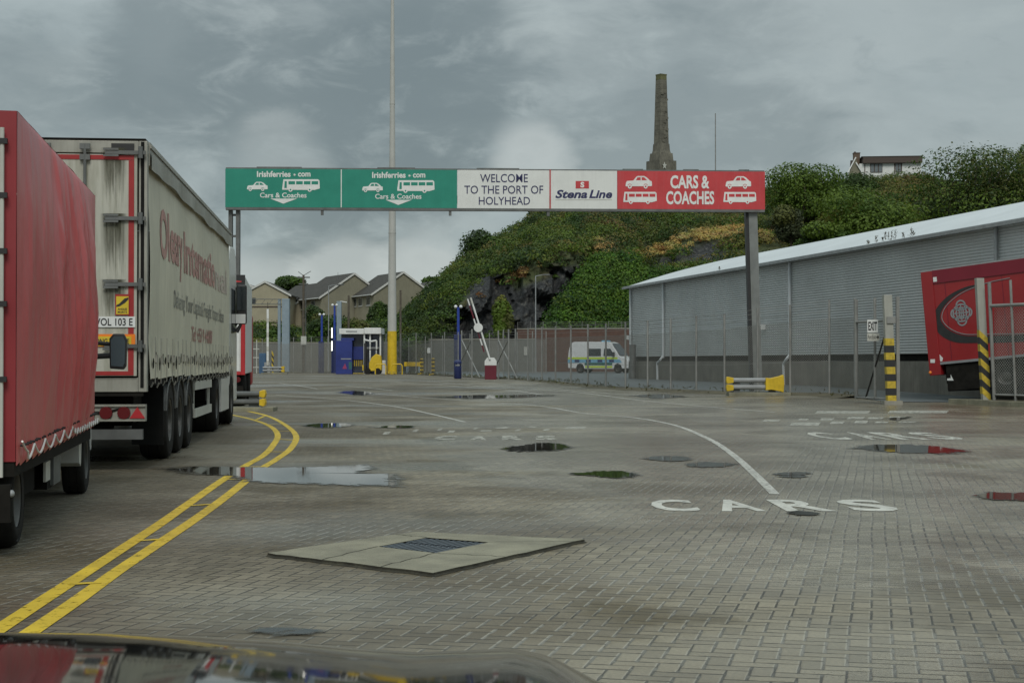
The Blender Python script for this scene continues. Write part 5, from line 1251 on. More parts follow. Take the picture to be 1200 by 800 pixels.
for x in (0.75, 2.63, 4.5, 6.4): m.box(x-0.012, -0.006, flr+0.08, x+0.012, -0.001, top-0.44)
m.build('panel_seams', M['trailer_maroon'], RT)
def z7(pts): return [RF(1060+x/4.207, 290+y/4.207) for x, y in pts]
sw = z7([(380,178),(300,195),(220,235),(165,290),(140,345),(150,395),(190,440),(260,468),(370,470),(480,468),(800,455)])
sw = smooth_line(sw, 5); inn_ = smooth_line(z7([(380,183),(310,205),(250,237),(200,285),(178,330),(185,370),(225,410),(300,435),(420,434),(500,433),(800,420)]), 5)
m = MB()
for q in range(len(sw)-1):
    m.add([Vector((p.x, -0.009, p.z)) for p in (sw[q], sw[q+1], inn_[q+1], inn_[q])], [(0,1,2,3)])
m.build('swoosh', M['black_paint'], RT)
m = MB(); e = smooth_line(z7([(520,150),(430,168),(370,187),(300,215),(248,248),(205,290),(186,332),(192,366),(230,402),(300,427),(420,426),(600,424)]), 6)
m.path([Vector((p.x, -0.012, p.z)) for p in e], 0.014, 4); m.build('swoosh_edge', M['silver'], RT)
m = MB(); ec = RF(1060+281/4.207, 290+322/4.207); R1 = 0.30
def ring(cx, cz, r, w=0.03):
    for q in range(24):
        a, b = 2*math.pi*q/24, 2*math.pi*(q+1)/24
        m.add([(cx+(r-w)*math.cos(a), -0.0125, cz+(r-w)*math.sin(a)), (cx+(r-w)*math.cos(b), -0.0125, cz+(r-w)*math.sin(b)), (cx+r*math.cos(b), -0.0125, cz+r*math.sin(b)), (cx+r*math.cos(a), -0.0125, cz+r*math.sin(a))], [(0,1,2,3)])
ring(ec.x, ec.z, 0.30, 0.05); ring(ec.x, ec.z, 0.20, 0.05)
for q in range(4): ring(ec.x+0.20*math.cos(q*math.pi/2), ec.z+0.25*math.sin(q*math.pi/2), 0.17, 0.05)
m.box(ec.x-0.24, -0.017, ec.z-0.018, ec.x+0.24, -0.0145, ec.z+0.018); m.box(ec.x-0.018, -0.021, ec.z-0.27, ec.x+0.018, -0.0185, ec.z+0.27)
m.build('knot_emblem', M['silver'], RT)
m = MB(); p = RF(1094, 325); m.box(p.x-0.0, -0.045, p.z-0.15, p.x+0.12, -0.0355, p.z); m.build('sticker', M['white'], RT)
m = MB(); p = z7([(163,515),(190,545),(186,560),(168,560)]); m.prism([(q.x, q.z) for q in p], lambda u, v, d: (u, d, v), -0.012, -0.004)
p = z7([(130,550),(152,550),(152,568),(130,568)]); m.prism([(q.x, q.z) for q in p], lambda u, v, d: (u, d, v), -0.042, -0.031); m.build('arrow_decal', M['white'], RT)
m = MB(); p = z7([(225,625),(240,655),(208,655),(208,645),(226,643)]); m.prism([(q.x, q.z) for q in p], lambda u, v, d: (u, d, v), 0.033, 0.038); m.build('chassis_decal', M['white'], RT)
m = MB(); m.box(0.5, 0.04, -0.55, 1.95, 2.4, flr-0.03); m.box(0.37, 0.3, -0.3, 0.5, 2.3, flr-0.03); m.box(0.4, 0.7, 0.0, TL, 1.8, flr-0.021); m.build('underframe', M['chassis'], RT, bevel=0.03)
m = MB(); m.ell((-0.0, -0.04, 0.1), (0.05, 0.03, 0.05)); m.build('side_lamp', M['orange'], RT)
for x in (2.45, 3.75, 8.2):
    for y, s in ((0.05, -1), (2.45, 1)):
        wm_ = thing('wheel', None, None); wm_.parent = RT; wm_.location = (x, y, -0.72+0.092*(x-2.4)*-1); wm_.rotation_euler = (0, 0, R(90))
        q = wheel(wm_, 0, 0, 0.5, 0.34, -1 if s < 0 else 1)
        for ch in list(q.children): ch.parent = q
        q.parent = RT; q.matrix_parent_inverse = Matrix.Identity(4); q.location = wm_.location; q.rotation_euler = (0, 0, R(90)); bpy.data.objects.remove(wm_)

# ================================================================== HIGH MAST, POLES, LAMPS
M['mast'] = mat('pale_mast_paint', (0.42, 0.42, 0.39), 0.5, 0, 0.08, 1, streak=0.15, streak_col=(0.3, 0.29, 0.25))
b = GP(459.5, 438.3); zc = PT(0, 388, b.y).z-b.z
t = thing('lighting_mast', 'very tall pale lighting mast with a yellow base, taller than everything else', 'mast', b)
def mr(z): return 0.385-0.0078*z
m = MB(); m.tube((0,0,0), (0,0,zc), mr(0)+0.01, mr(zc)+0.01, 16); m.build('yellow_base', M['yellow'], t, auto=30)
m = MB(); zz = [zc, 11.5, 22.0, 33.5]
for a_, b_ in zip(zz[:-1], zz[1:]): m.tube((0,0,a_-0.3 if a_ > zc else a_), (0,0,b_), mr(a_), mr(b_)-0.01, 16); m.tube((0,0,b_-0.08), (0,0,b_), mr(b_)+0.02, mr(b_)+0.02, 16)
m.build('shaft', M['mast'], t, auto=30)
m = MB(); m.tube((0,0,33.5), (0,0,33.7), 0.9, 0.9, 16)
for k in range(6): a = k*math.pi/3; m.cbox((1.1*math.cos(a), 1.1*math.sin(a), 33.4), (0.5, 0.4, 0.25), a)
m.build('lamp_ring', M['galv'], t)
m = MB(); m.box(-0.3, -0.395, 0.05, 0.3, -0.3, 0.25); m.build('access_panel', M['yellow_dirty'], t)
for xx, lab in ((447.0, 'yellow hoop guard on the near left of the mast base'), (466, 'yellow hoop guard on the right of the mast base')):
    bb_ = GP(xx, 438.5)+Vector((0, -0.8, 0)); g_ = MB(); w = 0.42
    g_.path([Vector((-w,0,0)), Vector((-w,0,0.68)), Vector((-w*0.75,0,0.82)), Vector((w*0.75,0,0.82)), Vector((w,0,0.68)), Vector((w,0,0))], 0.045, 8)
    tag(g_.build('hoop_guard', M['yellow'], None, bb_), lab, 'guard rail')
def street_lamp(label, px, yb, yt, Y, arm, r=0.06, mt=None):
    b = PT(px, yb, Y); b.z = gz(b.x, b.y); h = PT(px, yt, Y).z-b.z
    t = thing('street_lamp', label, 'street lamp', b); mt = mt or M['galv']
    m = MB(); m.tube((0,0,0), (0,0,1.4), r*1.6, r*1.5, 8); m.tube((0,0,1.4), (0,0,h), r*1.1, r*0.8, 8); m.build('pole', mt, t)
    m = MB(); m.tube((0,0,h), (arm,0,h+0.12), r*0.6, r*0.5, 6); m.build('arm', mt, t)
    m = MB(); s = 1 if arm > 0 else -1; m.cbox((arm+s*0.3, 0, h+0.12), (0.7, 0.28, 0.12)); m.build('lamp_head', M['galv_dark'], t, bevel=0.03)
street_lamp('slim street lamp with its arm to the right in front of the dark rock face', 627.7, 432, 323.5, 150, 0.7)
street_lamp('thin grey street lamp in front of the terraced houses', 385, 435, 335, 152, 0.8, 0.05)
def plain_pole(name, label, cat, px, yb, yt, Y, r, mt, extra=None, z0=None):
    b = PT(px, yb, Y); b.z = gz(b.x, b.y) if z0 is None else z0; h = PT(px, yt, Y).z-b.z
    t = thing(name, label, cat, b); m = MB(); m.tube((0,0,-0.3), (0,0,h), r, r*0.8, 8); m.build('pole', mt, t)
    if extra: extra(t, h)
    return t
def xarms(t, h):
    m = MB(); m.box(-0.6, -0.05, h-0.3, 0.6, 0.05, h-0.18); m.box(-0.45, -0.05, h-0.9, 0.45, 0.05, h-0.8); m.tube((0.1,0,h), (0.7,0,h+0.35), 0.03); m.tube((-0.1,0,h), (-0.5,0,h+0.3), 0.03); m.build('crossarm', M['galv_dark'], t)
    m = MB(); m.tube((0.2,0.1,0), (0.2,0.1,h-0.4), 0.04); m.build('conduit', M['galv_dark'], t)
    m = MB(); m.box(-0.2, -0.3, 2.6, 0.3, -0.1, 3.4); m.build('junction_box', M['offwhite'], t)
plain_pole('utility_pole', 'tall brown utility pole with crossarms in front of the round tree', 'pole', 355.5, 437, 322, 150, 0.13, M['wood_pole'], xarms)
plain_pole('wooden_pole', 'short dark pole in front of the cream house with three windows', 'pole', 408.5, 430, 346, 156, 0.12, M['wood_pole'])
plain_pole('wooden_pole', 'dark pole standing against the big gable right of the mast', 'pole', 469.3, 430, 340, 160, 0.12, M['wood_pole'])
def camhead(t, h):
    for s in (-1, 1):
        m = MB(); m.ell((s*0.18, 0, h+0.04), (0.12, 0.15, 0.12)); m.build('camera_dome', M['white'], t, smooth=True)
def campole(label, px, yb, yt, ybox, Y, wbox=0.3):
    t = plain_pole('camera_pole', label, 'camera pole', px, yb, yt, Y, 0.11, M['blue'], camhead)
    hb = PT(0, ybox, Y).z-t.location.z; m = MB(); m.box(-wbox, -0.2, 0, wbox*0.7, 0.25, hb); m.build('casing', M['navy'], t, bevel=0.02)
campole('blue camera pole behind the litter bin left of the boom barrier', 537, 441, 360, 392, 112)
campole('short blue camera pole between the two blue-grey columns', 377, 437, 369, 400, 143, 0.28)
campole('tall blue camera pole beside the left end of the kiosk', 392, 437, 358, 398, 141, 0.25)
def column(label, px, yb, yt, Y, w):
    b = PT(px, yb, Y); b.z = gz(b.x, b.y); h = PT(px, yt, Y).z-b.z; t = thing('steel_column', label, 'column', b)
    m = MB(); m.box(-w/2, -w/2, -0.2, w/2, w/2, h); m.build('shaft', M['bluegrey'], t, bevel=0.02)
    m = MB(); m.box(-w*0.8, -w*0.8, -0.1, w*0.8, w*0.8, 0.1); m.build('base_plate', M['galv_dark'], t); return t, h
tcol, hcol = column('broad blue-grey steel column at the left edge of the far fence', 335, 437, 350, 146, 0.66)
m = MB(); m.box(-0.75, 0.0, -0.1, -0.5, 0.3, hcol); m.build('side_shaft', M['bluegrey'], tcol)
m = MB()
for z in (hcol-0.05, hcol-0.5): m.tube((-0.3,0,z), (-9,0,z+0.05), 0.035, 0.035, 6)
for k in range(12): m.tube((-0.5-k*0.7,0,hcol-0.05), (-0.85-k*0.7,0,hcol-0.5), 0.02, 0.02, 4)
m.build('truss_arm', M['galv_dark'], tcol)
tc2, h2 = column('blue-grey steel column rising behind the blue kiosk', 397.3, 437, 353, 144, 0.42)
m = MB(); m.tube((0.1,0,h2), (0.7,0,h2-0.1), 0.04); m.build('lamp_arm', M['white'], tc2)
# strip light that is switched on
M['lit'] = bpy.data.materials.new('lit_strip'); M['lit'].use_nodes = True
_b = M['lit'].node_tree.nodes['Principled BSDF']; _b.inputs['Emission Color'].default_value = (1, 0.98, 0.85, 1); _b.inputs['Emission Strength'].default_value = 1.4
b = PT(389, 411, 140.5); t = thing('strip_light', 'glowing white vertical strip light on the left of the tall blue camera pole', 'light', Vector((b.x, b.y, gz(b.x, b.y))))
z0 = PT(0, 411, 140.5).z-t.location.z; z1 = PT(0, 384, 140.5).z-t.location.z
m = MB(); m.box(-0.05, -0.06, z0, 0.05, 0.0, (z0+z1)/2-0.15); m.box(-0.05, -0.06, (z0+z1)/2+0.12, 0.05, 0.0, z1); m.build('tube', M['lit'], t)
m = MB(); m.tube((0, 0.08, 0), (0, 0.08, z1+0.05), 0.06); m.build('post', M['navy'], t)

# ---- kiosk
M['kiosk_blue'] = mat('kiosk_blue_panel', (0.02, 0.035, 0.19), 0.45, 0, 0.2, 1.0)
b = GP(398, 438.2); b.z = gz(b.x, b.y); K = thing('kiosk', 'blue glazed kiosk with a long white canopy left of the mast', 'kiosk', b); ppm = FPX/b.y
def kz(py): return PT(0, py, b.y).z-b.z
def kx(px): return (px-398)/ppm
m = MB(); m.box(kx(398), -0.4, kz(391.5), kx(427), 3.0, kz(385)); m.build('canopy', M['white'], K, bevel=0.03)
m = MB(); m.box(kx(427.4), -0.55, kz(391.3), kx(447), 3.0, kz(384.2)); m.build('canopy', M['white'], K, bevel=0.03)
m = MB(); m.box(kx(406), -0.405, kz(389.4), kx(419), -0.3995, kz(387.6)); m.build('canopy_sign', M['galv'], K)
m = MB(); m.box(kx(399), 0.6, 0.0, kx(446), 3.0, kz(391.7)); m.build('glazed_hall', M['kiosk_glass'] if 'kiosk_glass' in M else mat('kiosk_glazing', (0.05, 0.06, 0.09), 0.15, 0, 0.2, 1), K)
m = MB(); m.box(kx(394), -0.3, 0.0, kx(413), 0.55, kz(399)); m.box(kx(400), -0.31, kz(399), kx(415), 0.4, kz(396)); m.build('blue_booth', M['kiosk_blue'], K, bevel=0.02)
m = MB(); m.box(kx(413.5), 0.4, kz(421), kx(428), 0.59, kz(406)); m.build('blue_panel', M['kiosk_blue'], K)
m = MB(); m.box(kx(414), 0.45, kz(408.5), kx(444), 0.58, kz(406.5)); m.box(kx(400), -0.32, kz(421), kx(412), -0.305, kz(419.8)); m.build('pale_rail', M['galv'], K)
for px in (427.3, 434, 446): m = MB(); m.box(kx(px)-0.06, -0.3, 0.0, kx(px)+0.06, -0.18, kz(391.4)); m.build('post', M['white'], K)
m = MB()
for k in range(5): m.box(kx(414.5+k*2.2), 0.3, kz(429), kx(415.3+k*2.2), 0.4, kz(422))
m.build('queue_bars', M['yellow_dirty'], K)
m = MB(); m.prism([(kx(401.5), kz(432)),(kx(407), kz(432)),(kx(404.8), kz(425.5))], lambda u, v, d: (u, d, v), -0.312, -0.302); m.build('poster', mat('pink_poster', (0.3, 0.04, 0.12), 0.5), K)
m = MB(); m.box(kx(409), -0.306, kz(432.5), kx(412.6), -0.301, kz(424)); m.build('poster', mat('teal_poster', (0.03, 0.12, 0.12), 0.5), K)
m = MB(); m.path([Vector((kx(427.5), -0.5, kz(398))), Vector((kx(436), -0.7, kz(400))), Vector((kx(442), -0.7, kz(399))), Vector((kx(442), -0.6, kz(425)))], 0.07, 6); m.build('handrail', M['white'], K)
# forklift
b = PT(436, 437.6, K.location.y-1.6); b.z = gz(b.x, b.y); F = thing('forklift', 'yellow forklift truck with a dark mast parked at the kiosk', 'forklift', b)
m = MB(); m.prism([(-0.2,0.25),(-0.2,0.9),(0.0,1.35),(0.35,1.65),(0.72,1.5),(0.8,0.9),(0.78,0.3)], lambda u, v, d: (u, d, v), -0.5, 0.5); m.build('body', M['yellow'], F, bevel=0.05)
for y in (-0.35, 0.35): m = MB(); m.box(-0.62, y-0.06, 0.1, -0.46, y+0.06, 2.5); m.build('mast_channel', M['black_paint'], F)
m = MB()
for z in (0.7, 1.5, 2.4): m.box(-0.6, -0.29, z, -0.5, 0.29, z+0.1)
m.box(-0.56, -0.05, 0.6, -0.5, 0.05, 2.3); m.build('mast_crossbar', M['black_paint'], F)
m = MB(); m.box(-0.75, -0.45, 0.3, -0.63, 0.45, 0.75); m.box(-1.5, -0.3, 0.05, -0.6, -0.2, 0.1); m.box(-1.5, 0.2, 0.05, -0.6, 0.3, 0.1); m.build('forks', M['yellow_dirty'], F)
m = MB(); m.box(-0.4, -0.48, 1.95, 0.5, 0.48, 2.02)
for x, y in ((-0.35,-0.45),(-0.35,0.45),(0.45,-0.45),(0.45,0.45)): m.tube((x,y,0.9), (x,y,1.96), 0.03)
m.build('overhead_guard', M['black_paint'], F)
for x in (-0.3, 0.5):
    for y, s in ((-0.5, -1), (0.5, 1)):
        m = MB(); m.tube((x, y-0.1*s, 0.25), (x, y+0.06*s, 0.25), 0.25, 0.25, 16); m.build('wheel', M['tyre'], F)
b = GP(446.5, 438)+Vector((0, -1.0, 0)); t = thing('concrete_block', 'white painted concrete block left of the mast base', 'block', b)
m = MB(); m.prism([(-0.45,0),(-0.42,1.05),(-0.36,1.12),(0.42,1.12),(0.46,1.04),(0.48,0)], lambda u, v, d: (u, d, v), -0.3, 0.35); m.build('block', M['white'], t, bevel=0.03)
m = MB(); m.tube((-0.15,0,1.1), (-0.1,0,1.2), 0.03); m.tube((0.15,0,1.1), (0.1,0,1.2), 0.03); m.tube((-0.1,0,1.2), (0.1,0,1.2), 0.03); m.build('lifting_loop', M['galv_dark'], t)
# yellow barrier, bollards and little sign right of the mast
b = GP(484.5, 438); t = thing('crash_barrier', 'low yellow barrier rail right of the mast base', 'barrier', b); ppm = FPX/b.y
m = MB(); m.box(-11/ppm, -0.06, 0.62, 11/ppm, 0.06, 0.98); m.build('rail', M['yellow'], t, bevel=0.03)
for x in (-7, 7): m = MB(); m.box(x/ppm-0.1, -0.05, 0, x/ppm+0.1, 0.05, 0.62); m.build('leg', M['bluegrey'], t)
def bollard(label, px, yb, yt):
    b = GP(px, yb); h = PT(0, yt, b.y).z-b.z; t = thing('bollard', label, 'bollard', b, 0, 'striped bollards right of the mast')
    for k in range(8):
        m = MB(); m.tube((0,0,h*k/8), (0,0,h*(k+1)/8), 0.13, 0.13, 12); m.build('band', M['yellow'] if k % 2 == 0 else M['black_paint'], t)
    m = MB(); m.ell((0,0,h), (0.13,0.13,0.07)); m.build('cap', M['yellow'], t)
    m = MB(); m.box(-0.3, -0.2, -0.02, 0.3, 0.2, 0.08); m.build('foot', M['yellow_dirty'], t)
bollard('black and yellow bollard next to the low yellow barrier rail', 494.3, 438.8, 421); bollard('black and yellow bollard nearer the blue camera pole', 507.5, 439.5, 420.5)
b = GP(502.5, 437.5); t = thing('notice_sign', 'small pale notice on a thin post between the striped bollards', 'sign', b)
m = MB(); m.tube((0,0,0), (0,0,2.3), 0.03); m.build('post', M['fence_post'], t); m = MB(); m.box(-0.13, -0.05, 1.75, 0.13, -0.03, 2.2); m.build('panel', M['white'], t)
# litter bin
b = GP(536.5, 443.6); t = thing('litter_bin', 'dark navy litter bin at the foot of the blue camera pole', 'bin', b); s = FPX/b.y
m = MB(); m.lathe([(0.001,0),(0.20,0),(0.23,0.05),(0.23,0.72),(0.20,0.74)], (0,0,0), (0,0,1), 20); m.build('body', M['navy'], t, auto=40)
m = MB(); m.lathe([(0.235,0.90),(0.245,0.98),(0.22,1.06),(0.12,1.12),(0.001,1.13)], (0,0,0), (0,0,1), 20)
for k in range(4): a = k*math.pi/2+0.4; m.box(0.2*math.cos(a)-0.03, 0.2*math.sin(a)-0.03, 0.7, 0.2*math.cos(a)+0.03, 0.2*math.sin(a)+0.03, 0.93)
m.build('hood', M['navy'], t, auto=40)
m = MB(); m.box(-0.13, -0.245, 0.78, 0.13, -0.2, 0.84); m.build('label_plate', M['galv'], t)
# boom barrier, raised
b = GP(575, 444.4); BB = thing('boom_barrier', 'raised red and white boom barrier on a maroon cabinet with a white top', 'barrier', b); s = FPX/b.y
def bz(py): return PT(0, py, b.y).z-b.z
M['maroon'] = mat('maroon_paint', (0.13, 0.012, 0.025), 0.5, 0, 0.12, 2)
w = 6.8/s; m = MB(); m.box(-w, -0.3, 0, w, 0.3, bz(428)); m.build('cabinet', M['maroon'], BB, bevel=0.015)
m = MB(); zt = bz(419); zm = bz(428)+0.003; m.prism([(-w-0.01,zm),(-w-0.01,zm+(zt-zm)*0.55),(-w*0.6,zt),(w*0.6,zt),(w+0.01,zm+(zt-zm)*0.55),(w+0.01,zm)], lambda u, v, d: (u, d, v), -0.31, 0.31); m.build('cabinet_top', M['white'], BB, bevel=0.01)
P0 = Vector((-0.8/s, -0.36, bz(421))); P1 = Vector((-23.3/s, -0.36, bz(349)))
nb = 9
for k in range(nb):
    m = MB(); a, c_ = P0.lerp(P1, k/nb), P0.lerp(P1, (k+1)/nb); m.tube(a, c_, 0.055, 0.05, 8); m.build('boom', M['white'] if k not in (4, 8) else M['offwhite'], BB)
o = Vector((-0.20, 0.02, 0.0))
for k in range(8):
    m = MB(); a, c_ = P0.lerp(P1, 0.12+0.86*k/8)+o, P0.lerp(P1, 0.12+0.86*(k+1)/8)+o; m.tube(a, c_, 0.04, 0.04, 8); m.build('skirt_bar', M['maroon'] if k % 3 != 1 else M['white'], BB)
m = MB(); c_ = Vector((-14.3/s, -0.46, bz(384))); m.tube(c_, c_+Vector((0, -0.04, 0)), 0.26, 0.26, 24); m.build('disc', M['white'], BB)
m = MB(); m.box(-0.03, 0.2, 0.55, 0.03, 0.28, 0.7); m.build('lock', M['galv'], BB)
# gate, box, hazard post and boom at the far left
b = GP(289, 437.2)+Vector((0, -1, 0)); t = thing('field_gate', 'pale tubular gate at the far left beyond the lorries', 'gate', b); s = FPX/b.y
m = MB()
for x in (0, 7, 14): m.tube((x/s,0,0), (x/s,0,3.1 if x == 0 else 2.9), 0.05)
for z in (0.5, 1.35, 2.1): m.tube((0,0,z), (17/s,0,z), 0.04)
m.build('gate_frame', M['offwhite'], t)
b = GP(311, 437.2)+Vector((0, -1.5, 0)); t = thing('control_cabinet', 'blue control cabinet beside the pale tubular gate', 'cabinet', b)
m = MB(); m.box(-0.28, -0.25, 0, 0.28, 0.25, 1.75); m.build('body', mat('cabinet_blue', (0.05, 0.11, 0.2), 0.5), t, bevel=0.02); m = MB(); m.box(-0.24, -0.262, 0.2, 0.24, -0.255, 1.6); m.build('door', mat('cabinet_door_blue', (0.045, 0.10, 0.18), 0.45), t)
b = GP(317.5, 437.2)+Vector((0, -1.6, 0)); t = thing('boom_barrier', 'upright white boom with faded red bands at the far left', 'barrier', b)
h = PT(0, 362, b.y).z-b.z; m = MB(); m.box(-0.3, -0.25, 0, 0.22, 0.25, 0.95); m.build('cabinet', M['galv'], t, bevel=0.02)
for k in range(12): m = MB(); m.box(-0.09, -0.31, 0.7+(h-0.7)*k/12, 0.09, -0.26, 0.7+(h-0.7)*(k+0.985)/12); m.build('boom', M['white'] if k % 3 else M['offwhite'], t)
m = MB(); m.box(-0.02, -0.30, h, 0.02, -0.27, h+0.6); m.build('tip', M['black_paint'], t)
b = GP(323.5, 437.2)+Vector((0, -2, 0)); banded_post('hazard_post', 'thin black and yellow hazard post behind the far grey crash barrier', b, b+Vector((0, 0, 1.75)), 0.07, 413, 7, True)

# ================================================================== VAN
b = (GP(681, 436.9)+GP(731, 437.3))/2; VN = thing('patrol_van', 'white high-roofed van with yellow and blue chequered stripes behind the fence', 'van', b, R(-27)); s = FPX/b.y
M['van_white'] = mat('white_van_paint', (0.62, 0.63, 0.63), 0.3, 0, 0.04, 2, coat=0.4); M['lime'] = mat('lime_reflective_stripe', (0.45, 0.58, 0.03), 0.4); M['sky_blue'] = mat('pale_blue_stripe', (0.16, 0.36, 0.50), 0.4); M['dkgreen'] = mat('dark_green_stripe', (0.02, 0.10, 0.08), 0.4)
side = [(-2.85,0.45),(-2.9,1.0),(-2.82,2.0),(-2.65,2.62),(-2.3,2.76),(0.9,2.74),(1.25,2.62),(1.75,1.95),(2.05,1.5),(2.75,1.25),(2.95,0.95),(2.98,0.45),(2.3,0.40),(2.2,0.72),(1.9,0.86),(1.6,0.72),(1.5,0.38),(-1.3,0.38),(-1.4,0.72),(-1.7,0.86),(-2.0,0.72),(-2.1,0.42)]
m = MB(); m.prism(side, lambda u, v, d: (u, d*(1-0.06*max(0, v-1.3)), v), -0.98, 0.98); m.build('body', M['van_white'], VN, bevel=0.05)
def vs_(poly, mt, nm, d0=0.985, parent=None):
    for sgn in (-1, 1): m = MB(); m.prism(poly, lambda u, v, d: (u, sgn*(d*(1-0.06*max(0, v-1.3))), v), d0, d0+0.012); m.build(nm, mt, parent or VN)
vs_([(-0.9,1.5),(-0.85,2.15),(0.3,2.15),(0.3,1.5)], M['glass'], 'side_window'); vs_([(0.55,1.5),(0.6,2.15),(1.2,2.15),(1.62,1.5)], M['glass'], 'cab_window')
vs_([(-2.86,1.22),(-2.86,1.40),(1.9,1.40),(1.9,1.22)], M['lime'], 'lime_stripe'); vs_([(-2.88,0.92),(-2.87,1.215),(2.1,1.215),(2.3,0.92)], M['sky_blue'], 'blue_stripe')
for k in range(4): vs_([(-2.2+k*1.1,0.97),(-2.2+k*1.1,1.19),(-1.75+k*1.1,1.19),(-1.75+k*1.1,0.97)], M['navy'], 'chequer', 0.999)
vs_([(-1.25,0.70),(-1.25,0.915),(1.4,0.915),(1.4,0.70)], M['dkgreen'], 'green_stripe'); vs_([(-1.2,0.48),(-1.2,0.64),(1.4,0.64),(1.4,0.48)], M['lime'], 'sill_stripe')
m = MB(); m.add([(1.28,-0.80,2.58),(1.28,0.80,2.58),(2.06,0.90,1.56),(2.06,-0.90,1.56)], [(0,1,2,3)]); o = m.build('windscreen', M['glass'], VN); o.location = (0.045, 0, 0.03)
for y in (-0.7, 0.7): m = MB(); m.ell((2.86, y, 0.98), (0.16, 0.2, 0.13)); m.build('headlight', M['galv'], VN, smooth=True)
m = MB(); m.box(2.90, -0.5, 0.75, 3.0, 0.5, 1.0); m.build('grille', M['black_paint'], VN)
m = MB(); m.box(0.2, -0.6, 2.75, 0.55, 0.6, 2.88); m.build('light_bar', M['sky_blue'], VN, bevel=0.03)
for y in (-1.1, 1.1): m = MB(); m.box(1.5, y-0.1, 1.45, 1.65, y+0.1, 1.85); m.build('mirror', M['black_paint'], VN, bevel=0.03)
for x in (-1.7, 1.9):
    for s_ in (-1, 1):
        q = wheel(VN, 0, 0, 0.36, 0.24, s_); q.rotation_euler = (0, 0, R(90)); q.location = (x, s_*0.0, 0); q.location = (x, 0.0, 0.0)
        for v in q.data.vertices: v.co.x += s_*0.97
        for ch in q.children:
            for v in ch.data.vertices: v.co.x += s_*0.97

# ================================================================== HILL
def interp(x, P):
    if x <= P[0][0]: return P[0][1]
    for (a, va), (b, vb) in zip(P[:-1], P[1:]):
        if x <= b: 
            t = (x-a)/(b-a); return va+(vb-va)*t
    return P[-1][1]
CREST = [(-400,392),(250,388),(400,387),(455,385),(478,372),(495,356),(515,340),(540,318),(560,302),(585,283),(605,273),(640,254),(680,244),(720,237),(760,228),(800,224),(850,226),(900,232),(950,234),(1000,218),(1078,214),(1120,226),(1200,232),(1400,225),(1900,235)]
YF = [(-400,172),(470,172),(520,166),(760,166),(800,150),(1900,150)]; YC = [(-400,192),(455,192),(520,200),(600,224),(760,236),(900,228),(1900,215)]
def pz(py, Y): return CAMH+(HOR-py)/FPX*Y
# where the rock shows, as seen from the yard (upper edge of the bare rock by column, 999 = none)
ROCKTOP = [(505,999),(522,390),(538,366),(548,342),(556,327),(575,318),(592,326),(605,338),(625,325),(650,312),(680,312),(700,318),(720,316),(742,312),(760,312),(790,303),(800,303)]
def rockness(px, py):
    r = sstep(-4, 5, py-interp(px, ROCKTOP)) if px < 800 else 0.0
    if px > 640 and py > 318: r *= 1-sstep(0, 14, px-(696-(py-312)*0.62))*(1 if px > 610 else 0)*(0.85)
    if 783 < px < 858: r = max(r, sstep(15, 5, abs(px-822)*0.42)*sstep(282, 287, py)*sstep(312, 304, py))
    return r
def gold(px, py):
    g = sstep(7, 2, abs((py-345)-(-0.55)*(px-570)))*sstep(556, 568, px)*sstep(634, 622, px)*0.9
    yl = interp(px, [(735,304),(760,299),(790,289),(820,279),(850,274),(870,272)])
    g = max(g, sstep(10, 3.5, abs(py-yl))*sstep(730, 745, px)*sstep(880, 868, px))
    g = max(g, sstep(10, 4, math.hypot(px-705, (py-292)*1.2)-4)*0.75)
    g = max(g, sstep(9, 3, math.hypot((px-898)*0.8, (py-279)))*0.8)
    return g
PXS = [-400+25*k for k in range(26)]+[250+3.0*k for k in range(334)]+[1252+30*k for k in range(22)]
TS = [-0.06]+[0.20*k/46 for k in range(46)]+[0.20+0.80*k/44 for k in range(45)]+[1.08, 1.2, 1.4, 1.7, 2.1, 2.6]
def hill_pt(px, t):
    yf, yc = interp(px, YF), interp(px, YC); zc = pz(interp(px, CREST), yc); z0 = 0.1
    steep = sstep(478, 540, px)*sstep(800, 700, px)
    if t <= 0: Y = yf+(yc-yf)*t; z = z0-0.5+8*t*0
    elif t <= 1:
        Y = yf+(yc-yf)*t
        pr = (1-steep)*(0.72*(1-(1-t)**1.7)+0.28*t)+steep*(0.56*min(1, t/0.17)**0.9+0.44*(1-(1-t)**1.35)-0.10*min(1, t/0.17)+0.10*t)
        z = z0+(zc-z0)*pr
    else: Y = yf+(yc-yf)*t; z = zc+0.4*(t-1)
    X = (px-600)/FPX*Y
    k = sstep(-0.02, 0.10, t)
    if t < 1.0:
        n1 = noise.fractal((X*0.07, Y*0.07, z*0.07), 1.0, 2.0, 5)
        z += k*n1*1.1*(1-sstep(0.85, 1.0, t)*0.7)
        if steep > 0 and 0 < t < 0.7:
            c1_ = noise.cell((X*0.30+0.35*math.sin(z*0.5), z*0.22+0.1*X, 1.0)); c2_ = noise.cell((X*0.75+z*0.25, z*0.55-X*0.12, 4.0))
            rk = noise.fractal((X*0.30, z*0.16, 5.0), 0.9, 2.1, 7); cel = noise.voronoi((X*0.42+z*0.12, z*0.36, 0.5))[0]
            Y += steep*k*(rk*2.0+c1_*1.7+c2_*0.8+(cel[1]-cel[0])*1.9-1.7)*sstep(0.55, 0.2, t)
    return Vector((X, Y, z))
m = MB(); nt_ = len(TS)
for px in PXS:
    for t in TS: m.v.append(hill_pt(px, t))
for i in range(len(PXS)-1):
    for k in range(nt_-1): a = i*nt_+k; m.face((a, a+nt_, a+nt_+1, a+1))
HV = [v.copy() for v in m.v]
